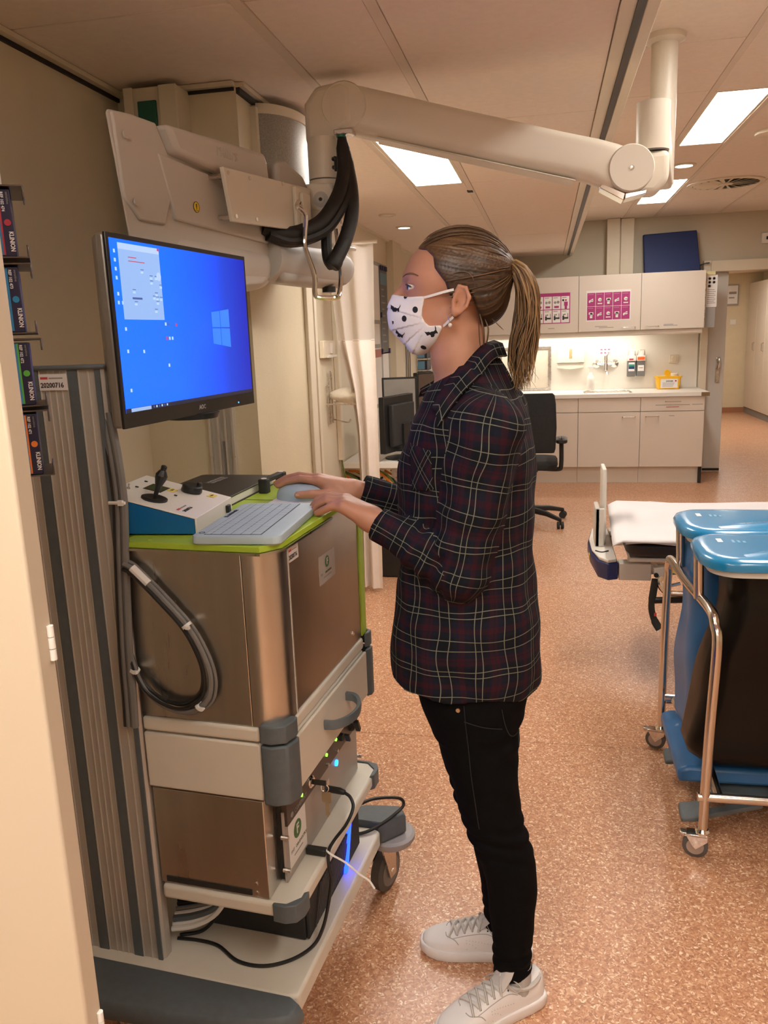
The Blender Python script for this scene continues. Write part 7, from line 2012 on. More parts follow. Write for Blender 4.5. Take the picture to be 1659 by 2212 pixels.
vattr(me, 'streak', np.clip(st + 0.25 * (V[:, 2] - 1.66) / 0.09 + 0.10 * (noise1(phi * 9 + 30, 8) - 0.5), 0, 1))
hair = put_mesh('hair', me, m_hair, woman)

def strands(name, paths, rads, streaks, mat, parent, n=5):
    vs, fs, at = [], [], []
    b = MB()
    for p, r, s_ in zip(paths, rads, streaks):
        k = len(b.v)
        b.tube(p, r, n, caps=False)
        at += [s_ + 0.12 * math.sin(0.7 * j + s_ * 40) for j in range(len(p)) for _ in range(n)]
    me = bpy.data.meshes.new(name)
    me.from_pydata([tuple(v) for v in b.v], [], b.f)
    vattr(me, 'streak', np.clip(at, 0, 1))
    return put_mesh(name, me, mat, parent)
# loose wisps over the cap
pp, rr_, ss_ = [], [], []
wr = np.random.default_rng(11)
for k in range(70):
    i = wr.integers(len(V))
    if V[i, 2] < 1.60 or rad[i] < 0.03:
        continue
    p0 = V2[i]
    path = []
    for t in np.linspace(0, 1, 9):
        q = p0 + (T - p0) * (t * 0.75)
        c = A3(-0.1715, YC, 1.6535)
        e = q - c
        e = e / np.sqrt((e[0] / 0.1075) ** 2 + (e[1] / 0.0855) ** 2 + (e[2] / 0.0965) ** 2)
        path.append(c + e * (1.0 + 0.008 * math.sin(3 * t + k)))
    pp.append(path)
    rr_.append([0.0003, 0.0009, 0.0012, 0.0013, 0.0013, 0.0012, 0.001, 0.0008, 0.0003])
    ss_.append(0.35 + 0.55 * wr.random())
for pts, r in (([(-0.205, 1.632, 1.664), (-0.187, 1.6255, 1.650), (-0.165, 1.621, 1.654), (-0.148, 1.619, 1.652), (-0.137, 1.619, 1.638), (-0.134, 1.620, 1.618)], 0.0012),
               ([(-0.128, 1.64, 1.575), (-0.122, 1.64, 1.55), (-0.121, 1.645, 1.52), (-0.124, 1.65, 1.497)], 0.0022),
               ([(-0.118, 1.645, 1.565), (-0.112, 1.645, 1.545), (-0.116, 1.65, 1.515), (-0.118, 1.655, 1.49)], 0.0018),
               ([(-0.105, 1.655, 1.565), (-0.090, 1.65, 1.55), (-0.082, 1.655, 1.542)], 0.0010),
               ([(-0.130, 1.638, 1.56), (-0.129, 1.64, 1.53), (-0.128, 1.648, 1.51)], 0.0016)):
    q = spline(pts, 4)
    pp.append(q)
    rr_.append([r * math.sin(math.pi * min(0.95, 0.15 + 0.8 * j / (len(q) - 1))) for j in range(len(q))])
    ss_.append(0.6)
strands('loose_strands', pp, rr_, ss_, m_hair, woman)

# ponytail
outer = [(-0.080, 1.672), (-0.060, 1.679), (-0.040, 1.668), (-0.022, 1.641), (-0.011, 1.605), (-0.008, 1.56), (-0.013, 1.525), (-0.020, 1.488), (-0.030, 1.445)]
inner = [(-0.080, 1.656), (-0.070, 1.650), (-0.064, 1.630), (-0.060, 1.605), (-0.061, 1.575), (-0.067, 1.545), (-0.074, 1.515), (-0.078, 1.480), (-0.064, 1.430)]
pp, rr_, ss_ = [], [], []
for k in range(420):
    s_ = wr.random()
    yo = (wr.random() * 2 - 1) * 0.033 * math.sqrt(max(0, 1 - (2 * s_ - 1) ** 2 * 0.8))
    L = 0.72 + 0.36 * wr.random() ** 1.3 if k % 7 else 1.10
    lock = wr.integers(9)
    ph, am = lock * 1.7 + 0.5 * wr.random(), 0.004 + 0.009 * wr.random()
    s_ = np.clip(s_ * 0.45 + 0.55 * (lock + 0.5) / 9 + 0.04 * (wr.random() - 0.5), 0, 1)
    lfan = (noise1(np.array([lock * 3.3 + 0.2]), 21)[0] - 0.5) * 0.030
    path = []
    for t in np.linspace(0, 1, 13):
        tt = min(t * L * 8, 8.0)
        ex = max(0, t * L * 8 - 8.0)
        i = min(int(tt), 7)
        f_ = tt - i
        o_ = A3(*outer[i]) * (1 - f_) + A3(*outer[i + 1]) * f_
        n_i = A3(*inner[i]) * (1 - f_) + A3(*inner[i + 1]) * f_
        q = n_i + (o_ - n_i) * s_
        wv = am * math.sin(ph + 5 * t) * t
        w = 0.35 + 0.65 * min(1, t * 4)
        fan = lfan * max(0, t - 0.45) ** 1.5 * 2.2
        path.append((q[0] + wv + fan, YC + yo * w + wv * 0.7, q[1] - 0.02 * ex))
    pp.append(path)
    r0 = 0.0010 + 0.0012 * wr.random()
    rr_.append([r0 * 0.9, r0, r0 * 1.1, r0 * 1.1, r0 * 1.1, r0 * 1.05, r0, r0 * 0.95, r0 * 0.85, r0 * 0.7, r0 * 0.55, r0 * 0.35, 0.0002])
    ss_.append(np.clip(0.15 + 0.55 * wr.random() + 0.25 * (s_ - 0.4), 0, 1))
for k in range(16):                           # curled ends and fly-aways
    x0, z0 = -0.07 + 0.05 * wr.random(), 1.50 + 0.05 * wr.random()
    pts = [(x0, YC - 0.02, z0), (x0 - 0.004, YC - 0.025, z0 - 0.03), (x0 + 0.006 * (k % 3 - 1), YC - 0.025, z0 - 0.06), (x0 + 0.022 * (k % 3 - 1), YC - 0.02, z0 - 0.085)]
    q = spline(pts, 4)
    pp.append(q)
    rr_.append([0.001 * (1 - j / len(q)) + 0.0002 for j in range(len(q))])
    ss_.append(0.7)
pony = strands('ponytail', pp, rr_, ss_, m_pony, woman)
pony['kind'] = 'stuff'
tie = MB()
for k in range(5):
    cx_ = -0.081 + 0.0035 * k
    tie.tube([(cx_ + 0.006 * math.sin(2 * a), YC + 0.021 * math.cos(a), 1.6635 + 0.013 * math.sin(a)) for a in np.linspace(0, 2 * math.pi, 25)], 0.0016, 6)
tie.build('hair_tie', pm('hair_tie_silver', (0.45, 0.40, 0.34), 0.3, metal=0.9, var=0.2, vscale=200), woman)
# pearl earring
eg = MB().lathe([(0.0042 * math.sin(math.radians(a)), 0.0042 * math.cos(math.radians(a))) for a in range(0, 181, 20)], (-0.184, 1.6215, 1.5555), n=16).build('pearl_earring', pm('pearl', (0.72, 0.66, 0.60), 0.25, var=0.03), woman, angle=0)
MB().tube(spline([(-0.180, 1.6215, 1.578), (-0.186, 1.6205, 1.573), (-0.186, 1.6205, 1.566), (-0.184, 1.6215, 1.560)], 4), 0.0008, 6).build('hook', m_steel, eg)

# ---------------------------------------------------------------- face mask
Mk = Field((-0.335, 1.62, 1.48), (-0.19, 1.79, 1.64), 0.0022)
sl, X, Y, Z = Mk.sub(Mk.lo, Mk.lo + Mk.h * Mk.n)
Mk.ell((-0.225, YC, 1.582), (0.063, 0.0615, 0.073), 0.01)
Mk.cap(A3(-0.193, YC - 0.05, 1.563), A3(-0.258, YC - 0.014, 1.524), 0.0185, 0.017, 0.02)
Mk.cap(A3(-0.193, YC + 0.05, 1.563), A3(-0.258, YC + 0.014, 1.524), 0.0185, 0.017, 0.02)
Mk.ell((-0.222, YC, 1.630), (0.067, 0.070, 0.060), 0.015)
Mk.cap(A3(-0.296, YC, 1.618), A3(-0.302, YC, 1.590), 0.014, 0.013, 0.03)
Mk.cap(A3(-0.302, YC, 1.590), A3(-0.296, YC, 1.562), 0.013, 0.014, 0.03)
Mk.cap(A3(-0.296, YC, 1.562), A3(-0.262, YC, 1.522), 0.016, 0.016, 0.03)
Mk.ell((-0.264, YC, 1.580), (0.046, 0.046, 0.048), 0.02)
# pleats fanning out from the cheek corner
ang = np.arctan2(Z - 1.566, -(X + 0.225))
rr0 = np.sqrt((X + 0.225) ** 2 + (Z - 1.566) ** 2)
pl_ = np.zeros(np.broadcast(X, Y, Z).shape, np.float32)
for a0 in (0.30, -0.18, -0.62, -0.95):
    u = (ang - a0) / 0.13
    pl_ += 0.0016 * np.where(u > 0, np.exp(-u * 1.2), -np.exp(-(u * 2.5) ** 2)) * np.clip(rr0 / 0.04, 0, 1)
Mk.F = Mk.F - pl_
MP = [(-0.236, 1.613), (-0.2385, 1.600), (-0.242, 1.588), (-0.243, 1.575), (-0.238, 1.564), (-0.229, 1.556), (-0.204, 1.556), (-0.203, 1.550), (-0.211, 1.535), (-0.226, 1.513), (-0.246, 1.495), (-0.36, 1.48), (-0.36, 1.623), (-0.31, 1.622), (-0.27, 1.614)]
d2 = polysd(MP, X[:, :, 0][:, :, None], Z) + 0 * Y
Mk.F = np.maximum(Mk.F, d2).astype(np.float32)
# hollow it out so it is a shell lying on the face
V, Q = Mk.mesh()
mme = np_mesh('face_mask', V, Q)
mask = put_mesh('face_mask', mme, m_mask, woman)
bvh_mask = BVHTree.FromPolygons([tuple(v) for v in V], [tuple(q) for q in Q])
def decal(name, poly, bvh, mat, parent, off=0.0008, res=10, diru=(0, 1, 0)):
    """print on cloth: the outline laid onto the surface along the direction"""
    xs_ = [p[0] for p in poly]
    zs_ = [p[1] for p in poly]
    x0_, x1_, z0_, z1_ = min(xs_), max(xs_), min(zs_), max(zs_)
    bm = bmesh.new()
    vs = [bm.verts.new((x, 0, z)) for x, z in poly]
    f = bm.faces.new(vs)
    bmesh.ops.triangulate(bm, faces=[f])
    for _ in range(4):
        lg = [e for e in bm.edges if e.calc_length() > 0.0022]
        if not lg:
            break
        bmesh.ops.subdivide_edges(bm, edges=lg, cuts=1)
        bmesh.ops.triangulate(bm, faces=bm.faces[:])
    ok = []
    for v in bm.verts:
        h = bvh.ray_cast(Vector((v.co.x, 1.3, v.co.z)), Vector(diru))
        if h[0] is None:
            ok.append(v)
        else:
            v.co = h[0] + h[1] * off
    bmesh.ops.delete(bm, geom=ok, context='VERTS')
    me = bpy.data.meshes.new(name)
    bm.to_mesh(me)
    bm.free()
    return put_mesh(name, me, mat, parent)
m_print = pm('print_black', (0.010, 0.010, 0.014), 0.8, var=0.1)
# side-view pixel frame of the mask print: u to the right, v down, in thousandths
def MP_(u, v):
    return (-0.3120 + u * 0.0000890, 1.6225 - v * 0.0000850)
def dot(cu, cv, ru, rv, rot=0.0):
    return [MP_(cu + ru * math.cos(t) * math.cos(rot) - rv * math.sin(t) * math.sin(rot), cv + ru * math.cos(t) * math.sin(rot) + rv * math.sin(t) * math.cos(rot)) for t in np.linspace(0, 2 * math.pi, 18, endpoint=False)]
for cu, cv, ru, rv, ro in ((400, 75, 52, 66, 0.5), (630, 400, 64, 74, 0), (355, 590, 60, 70, 0), (755, 1270, 66, 46, 0.35)):
    decal('black_dot', dot(cu, cv, ru, rv, ro), bvh_mask, m_print, mask)
decal('black_dot', [MP_(*p) for p in ((35, 625), (85, 640), (78, 690), (50, 715))], bvh_mask, m_print, mask)
DOG = [(0, 0), (22, 28), (60, 52), (85, 60), (95, 85), (130, 88), (185, 112), (225, 100), (250, 60), (268, 20), (272, 52), (262, 85), (240, 118), (238, 165), (228, 195), (205, 185), (200, 168), (150, 172), (145, 190), (110, 205), (100, 180), (80, 200), (55, 180), (72, 150), (60, 120), (30, 118), (2, 110)]
def dog(u0, v0, s, rot=0.0, flip=1):
    c, sn = math.cos(rot), math.sin(rot)
    return [MP_(u0 + s * (flip * u * c - v * sn), v0 + s * (flip * u * sn + v * c)) for u, v in DOG]
decal('dog_print', dog(12, 240, 0.95), bvh_mask, m_print, mask)
decal('dog_print', dog(125, 820, 0.85, 0.30), bvh_mask, m_print, mask)
decal('dog_print', dog(820, 905, 1.05, -0.55), bvh_mask, m_print, mask)
# edge binding and ear loops
m_loop = pm('loop_white', (0.76, 0.73, 0.69), 0.8, var=0.03)
def flat_strip(pts, w, name, parent, mat):
    b = MB()
    q = spline(pts, 5)
    rings = []
    for i, p in enumerate(q):
        d = (q[min(i + 1, len(q) - 1)] - q[max(i - 1, 0)]).normalized()
        n = Vector((0, -1, 0))
        s = d.cross(n).normalized()
        rings.append([p + s * w + n * 0.0004, p - s * w + n * 0.0004, p - s * w - n * 0.0004, p + s * w - n * 0.0004])
    return b.loft(rings).build(name, mat, parent)
for s in (-1, 1):
    yy = lambda d: YC + s * d
    flat_strip([(-0.238, yy(0.060), 1.6105), (-0.222, yy(0.068), 1.6135), (-0.205, yy(0.0735), 1.617), (-0.188, yy(0.0775), 1.6205), (-0.176, yy(0.079), 1.6225)], 0.0024, 'ear_loop', mask, m_loop)
    flat_strip([(-0.206, yy(0.056), 1.553), (-0.198, yy(0.064), 1.556), (-0.188, yy(0.073), 1.5635), (-0.178, yy(0.080), 1.571)], 0.0024, 'ear_loop', mask, m_loop)

# ---------------------------------------------------------------- shirt
S_ = Field((-0.46, 1.40, 0.77), (0.03, 2.02, 1.50), 0.0035)
ZT_ = [0.77, 0.856, 0.95, 1.05, 1.12, 1.20, 1.273, 1.33, 1.371, 1.40, 1.434, 1.46, 1.485]
XF = [-0.328, -0.336, -0.326, -0.314, -0.309, -0.306, -0.301, -0.284, -0.268, -0.252, -0.235, -0.222, -0.214]
XB = [-0.014, -0.008, -0.012, -0.020, -0.022, -0.022, -0.022, -0.026, -0.037, -0.050, -0.066, -0.080, -0.094]
HW = [0.186, 0.190, 0.187, 0.174, 0.168, 0.170, 0.175, 0.182, 0.178, 0.150, 0.108, 0.082, 0.068]
cxs = [(a + b) / 2 for a, b in zip(XF, XB)]
axs = [(b - a) / 2 for a, b in zip(XF, XB)]
S_.loft(ZT_, cxs, [YC] * 13, axs, HW, 2.35, 0.02)
for sh, el, wr_, c in ((SL, EL, WL, 1), (SR, ER, WR, -1)):
    S_.cap(A3(-0.135, YC + (sh[1] - YC) * 0.45, 1.425), sh, 0.040, 0.054, 0.03)
    S_.cap(sh, el, 0.066, 0.054, 0.022)
    S_.cap(el, wr_, 0.054, 0.037, 0.018)
    d = (wr_ - el) / np.linalg.norm(wr_ - el)
    S_.cap(wr_ - d * 0.055, wr_, 0.0385, 0.038, 0.004)
sl, X, Y, Z = S_.sub(S_.lo, S_.lo + S_.h * S_.n)
shp = S_.F.shape
# folds: soft bulges of the hanging cloth, creases inside the elbow and at the cuffs
W3 = lambda fx_, fy_, fz_, p: np.sin(fx_ * X + fy_ * Y + fz_ * Z + p).astype(np.float32)
wr1 = 0.0030 * W3(24, 31, 13, 0.4) * W3(9, 14, 7, 1.0) + 0.0024 * W3(-38, 22, 34, 2.0) * W3(7, 5, 19, 0.2) + 0.0016 * W3(60, -20, 45, 0.7) * W3(-12, 15, 9, 0.5)
low = np.clip((1.08 - Z) / 0.25, 0, 1).astype(np.float32)
wr1 = wr1 * 1.15 + low * (0.0032 * W3(42, 46, 4, 0.0) * W3(11, -8, 5, 0.8) + 0.002 * W3(10, 12, 30, 1.5))
def armcrease(a, b, n, amp, f, ph, s0, s1):
    ab = b - a
    L_ = np.linalg.norm(ab)
    t = ((X - a[0]) * ab[0] + (Y - a[1]) * ab[1] + (Z - a[2]) * ab[2]) / L_
    near = np.exp(-np.maximum(capd(a, b, 0.05, 0.045, X, Y, Z), 0) / 0.02)
    sk = (X - a[0]) * n[0] + (Y - a[1]) * n[1] + (Z - a[2]) * n[2]
    win = np.clip((t - s0) / 0.02, 0, 1) * np.clip((s1 - t) / 0.02, 0, 1)
    return (amp * np.sin(f * t + 26 * sk + ph + 1.2 * np.sin(9 * sk * 3)) * near * win).astype(np.float32)
for sh, el, wr_ in ((SL, EL, WL), (SR, ER, WR)):
    wr1 = wr1 + armcrease(el, wr_, (0.3, 0.5, 0.8), 0.0046, 150, 0.3, -0.02, 0.125)
    wr1 = wr1 + armcrease(sh, el, (0.7, 0.3, 0.2), 0.0040, 95, 1.3, 0.14, 0.32)
    wr1 = wr1 + armcrease(sh, el, (0.9, 0.2, 0.1), 0.0032, 60, 0.3, -0.03, 0.14)
S_.F = S_.F - wr1
# open neck, hem and cuffs
S_.ell((-0.214, YC, 1.462), (0.046, 0.046, 0.075), 0.006, True)
S_.ell((-0.175, YC, 1.52), (0.066, 0.062, 0.08), 0.006, True)
S_.F = np.maximum(S_.F, (Z - (1.416 + 0.47 * (X + 0.28))) * 0.9 + 0 * Y).astype(np.float32)
hem = np.interp(X, [-0.36, -0.333, -0.318, -0.285, -0.22, -0.12, -0.05, 0.0], [0.872, 0.857, 0.832, 0.812, 0.806, 0.806, 0.800, 0.800]) + 0.004 * np.sin(30 * Y) + 0.003 * np.sin(44 * X)
S_.F = np.maximum(S_.F, (hem - Z)).astype(np.float32)
for el, wr_ in ((EL, WL), (ER, WR)):
    d = (wr_ - el) / np.linalg.norm(wr_ - el)
    e = wr_ + d * 0.008
    pd = (X - e[0]) * d[0] + (Y - e[1]) * d[1] + (Z - e[2]) * d[2]
    nearw = np.sqrt((X - e[0]) ** 2 + (Y - e[1]) ** 2 + (Z - e[2]) ** 2) < 0.075
    S_.F = np.where(nearw, np.maximum(S_.F, pd), S_.F).astype(np.float32)
V, Q = S_.mesh()
sme = np_mesh('plaid_shirt', V, Q)
# cloth coordinates: torso around and up, sleeves around and along
def frame(a, b):
    d = (b - a) / np.linalg.norm(b - a)
    u = A3(0, -1, 0) - d * (A3(0, -1, 0) @ d)
    u /= np.linalg.norm(u)
    return d, u, np.cross(d, u)
segs = [('t', None, None, 0)] + [(nm, a, b, r) for nm, a, b, r in (('lu', SL, EL, 0.060), ('lf', EL, WL, 0.046), ('ru', SR, ER, 0.060), ('rf', ER, WR, 0.046))]
ctr = V[Q].mean(1)
dist = [loftd(np.array(ZT_), np.array(cxs), np.full(13, YC), np.array(axs), np.array(HW), 2.35, ctr[:, 0], ctr[:, 1], ctr[:, 2])]
for nm, a, b, r in segs[1:]:
    dist.append(capd(a, b, 0.066 if nm[1] == 'u' else 0.054, 0.054 if nm[1] == 'u' else 0.037, ctr[:, 0], ctr[:, 1], ctr[:, 2]) - 0.004)
reg = np.argmin(np.stack(dist), 0)
UVv = []
R0 = 0.165
th = np.arctan2(V[:, 1] - YC, V[:, 0] + 0.165)        # 0 at the back
UVv.append(np.stack([th * R0, V[:, 2]], 1))
off = {'lu': 0.0, 'lf': 0.0, 'ru': 0.03, 'rf': 0.03}
LU = np.linalg.norm(EL - SL)
for nm, a, b, r in segs[1:]:
    d, u, w = frame(a, b)
    P_ = V - a
    an = np.arctan2(P_ @ w, P_ @ u)
    UVv.append(np.stack([an * r + 0.02, -(P_ @ d) + (0 if nm[1] == 'u' else -LU) + off[nm]], 1))
UVv = np.stack(UVv)                                     # region, vertex, 2
uvq = UVv[reg[:, None], Q]                              # face, corner, 2
per = np.array([R0] + [s[3] for s in segs[1:]])[reg] * 2 * math.pi
du = uvq[:, :, 0] - uvq[:, :1, 0]
uvq[:, :, 0] -= np.round(du / per[:, None]) * per[:, None]
# the weave wanders a little with the folds
uvl = sme.uv_layers.new(name='plaid')
jit = 0.0022 * np.sin(37 * V[:, 0] + 51 * V[:, 2] + 1.0) + 0.0016 * np.sin(63 * V[:, 1] - 41 * V[:, 2])
uvq[:, :, 0] += jit[Q]
uvq[:, :, 1] += 0.8 * jit[Q][:, ::1]
uvl.data.foreach_set('uv', uvq.astype(np.float32).ravel())
shirt = put_mesh('plaid_shirt', sme, m_plaid, woman)
bvh_shirt = BVHTree.FromPolygons([tuple(v) for v in V], [tuple(q) for q in Q])

def cloth_grid(name, rows, parent, uvs, thick=0.003):
    """surface through rows of points, with cloth coordinates"""
    me = bpy.data.meshes.new(name)
    n = len(rows[0])
    vs = [tuple(p) for r in rows for p in r]
    fs = [(j * n + i, j * n + i + 1, (j + 1) * n + i + 1, (j + 1) * n + i) for j in range(len(rows) - 1) for i in range(n - 1)]
    me.from_pydata(vs, [], fs)
    ul = me.uv_layers.new(name='plaid')
    flat = [uvs[v] for f in fs for v in f]
    ul.data.foreach_set('uv', np.array(flat, np.float32).ravel())
    o = put_mesh(name, me, m_plaid, parent)
    md = o.modifiers.new('solid', 'SOLIDIFY')
    md.thickness = thick
    md.offset = 0
    return o
fold = [(-0.213, 1.672, 1.393), (-0.201, 1.655, 1.424), (-0.166, 1.637, 1.469), (-0.126, 1.645, 1.512), (-0.103, YC, 1.522), (-0.126, 1.765, 1.512), (-0.170, 1.775, 1.475), (-0.228, 1.760, 1.445), (-0.264, 1.738, 1.426)]
outr = [(-0.196, 1.610, 1.366), (-0.163, 1.590, 1.412), (-0.132, 1.588, 1.446), (-0.101, 1.625, 1.486), (-0.079, YC, 1.490), (-0.101, 1.785, 1.486), (-0.14, 1.815, 1.45), (-0.215, 1.805, 1.420), (-0.270, 1.756, 1.408)]
innr = [(-0.212, 1.674, 1.38), (-0.196, 1.662, 1.405), (-0.163, 1.645, 1.445), (-0.128, 1.652, 1.485), (-0.108, YC, 1.492), (-0.128, 1.758, 1.485), (-0.165, 1.765, 1.445), (-0.222, 1.755, 1.42), (-0.258, 1.738, 1.41)]
FO, OU, IN = (spline(q, 6) for q in (fold, outr, innr))
mid = [(a * 0.55 + b * 0.45) + Vector((0.004, (-0.010 if a.y < YC - 0.02 else 0.010 if a.y > YC + 0.02 else 0), 0.008)) for a, b in zip(FO, OU)]
def lay(p, d):
    p = Vector(p)
    sg = 1 if p.y < YC else -1
    if abs(p.y - YC) < 0.02:
        return p
    h = bvh_shirt.ray_cast(Vector((p.x, YC - sg * 0.5, p.z)), Vector((0, sg, 0)))
    if h[0] and (h[0].y - p.y) * sg < d:
        return h[0] + h[1] * d
    return p
FO2 = [lay(p, 0.006) for p in FO]
mid = [lay(p, 0.010) for p in mid]
OU = [lay(p, 0.006) for p in OU]
rows = [IN, FO2, mid, OU]
uvs = []
acc_ = 0
for j, rw in enumerate(rows):
    acc_ = 0
    for i, p in enumerate(rw):
        if i:
            acc_ += (FO[i] - FO[i - 1]).length
        uvs.append((acc_ + 0.015, 0.03 * j))
cloth_grid('collar', rows, shirt, uvs, 0.0035)
# chest pocket with the plaid on the bias
def drape(name, poly4, nu, nv, uvrot, uvo, bvh, parent, off=0.002, mat=None):
    rows, uvs = [], []
    for j in range(nv + 1):
        rw = []
        for i in range(nu + 1):
            u, v = i / nu, j / nv
            p = [(1 - u) * (1 - v) * poly4[0][k] + u * (1 - v) * poly4[1][k] + u * v * poly4[2][k] + (1 - u) * v * poly4[3][k] for k in (0, 1)]
            h = bvh.ray_cast(Vector((p[0], 1.3, p[1])), Vector((0, 1, 0)))
            q = (h[0] + h[1] * off) if h[0] else Vector((p[0], 1.6, p[1]))
            rw.append(q)
            a, b_ = (u - 0.5) * 0.10, (v - 0.5) * 0.10
            uvs.append((a * math.cos(uvrot) - b_ * math.sin(uvrot) + uvo, a * math.sin(uvrot) + b_ * math.cos(uvrot) + uvo))
        rows.append(rw)
    return cloth_grid(name, rows, parent, uvs, 0.0015)
drape('chest_pocket', [(-0.262, 1.332), (-0.215, 1.322), (-0.212, 1.245), (-0.258, 1.238)], 8, 10, 0.78, 0.02, bvh_shirt, shirt)
for z in (1.36, 1.27, 1.18, 1.08, 0.98, 0.90):
    h = bvh_shirt.ray_cast(Vector((-0.6, YC - 0.012, z)), Vector((1, 0, 0)))
    if h[0]:
        MB().cyl(h[0] - Vector((0.0025, 0, 0)), h[0] + Vector((0.001, 0, 0)), 0.005, n=12).build('button', m_ink, shirt)

# ---------------------------------------------------------------- jeans
Jn = Field((-0.34, 1.48, 0.04), (0.02, 1.94, 0.90), 0.004)
def leg(zs, f, b, cy, hw):
    cx_ = [(p + q) / 2 for p, q in zip(f, b)]
    a_ = [(q - p) / 2 for p, q in zip(f, b)]
    Jn.loft(zs, cx_, cy, a_, hw, 2.1, 0.02)
leg([0.088, 0.16, 0.22, 0.30, 0.37, 0.45, 0.53, 0.60, 0.66, 0.75, 0.84], [-0.114, -0.113, -0.118, -0.124, -0.135, -0.166, -0.187, -0.203, -0.222, -0.245, -0.266],
    [-0.027, -0.024, -0.020, -0.014, -0.015, -0.033, -0.050, -0.054, -0.054, -0.046, -0.026], [1.640, 1.638, 1.636, 1.633, 1.630, 1.626, 1.623, 1.622, 1.622, 1.622, 1.625],
    [0.044, 0.045, 0.049, 0.054, 0.057, 0.060, 0.064, 0.070, 0.075, 0.082, 0.085])
leg([0.085, 0.14, 0.22, 0.305, 0.37, 0.43, 0.50, 0.575, 0.66, 0.759, 0.84], [-0.146, -0.147, -0.156, -0.170, -0.190, -0.211, -0.228, -0.248, -0.268, -0.292, -0.298],
    [-0.060, -0.058, -0.055, -0.052, -0.055, -0.070, -0.085, -0.085, -0.075, -0.05, -0.03], [1.800, 1.800, 1.80, 1.797, 1.795, 1.793, 1.79, 1.788, 1.787, 1.787, 1.785],
    [0.044, 0.045, 0.049, 0.054, 0.057, 0.060, 0.064, 0.070, 0.075, 0.082, 0.085])
Jn.loft([0.70, 0.76, 0.82, 0.88], [-0.155, -0.155, -0.155, -0.155], [YC] * 4, [0.095, 0.115, 0.128, 0.13], [0.14, 0.165, 0.172, 0.17], 2.4, 0.025)
sl, X, Y, Z = Jn.sub(Jn.lo, Jn.lo + Jn.h * Jn.n)
kn = np.exp(-((Z - 0.455) / 0.05) ** 2)
an_ = np.exp(-((Z - 0.13) / 0.05) ** 2)
th_ = np.exp(-((Z - 0.70) / 0.05) ** 2)
Jn.F = (Jn.F - 0.0028 * kn * np.sin(170 * Z + 40 * X + 20 * Y) - 0.0022 * an_ * np.sin(190 * Z - 50 * X + 30 * Y) - 0.0024 * th_ * np.sin(120 * Z - 30 * X) * (X > -0.13) - 0.001 * np.sin(60 * Z + 30 * X + 40 * Y)).astype(np.float32)
V, Q = Jn.mesh()
jeans = put_mesh('black_jeans', np_mesh('black_jeans', V, Q), m_jean, woman)
bvh_j = BVHTree.FromPolygons([tuple(v) for v in V], [tuple(q) for q in Q])
def onj(x, z, off=0.001):
    h = bvh_j.ray_cast(Vector((x, 1.3, z)), Vector((0, 1, 0)))
    return h[0] + h[1] * off if h[0] else Vector((x, 1.54, z))
MB().cyl(onj(-0.172, 0.790, -0.001), onj(-0.172, 0.790, 0.003), 0.0045, n=12).build('rivet', m_brass, jeans)
m_seam = pm('denim_seam', (0.007, 0.0065, 0.007), 0.8, var=0.2)
for pts in ([(-0.16, 0.80), (-0.155, 0.72), (-0.148, 0.62), (-0.135, 0.50)], [(-0.16, 0.765), (-0.12, 0.752), (-0.085, 0.742)], [(-0.085, 0.79), (-0.078, 0.745), (-0.065, 0.715), (-0.05, 0.712)]):
    q = spline([(x, 0, z) for x, z in pts], 5)
    MB().tube([onj(p.x, p.z, 0.0008) for p in q], 0.0011, 5).build('seam', m_seam, jeans)

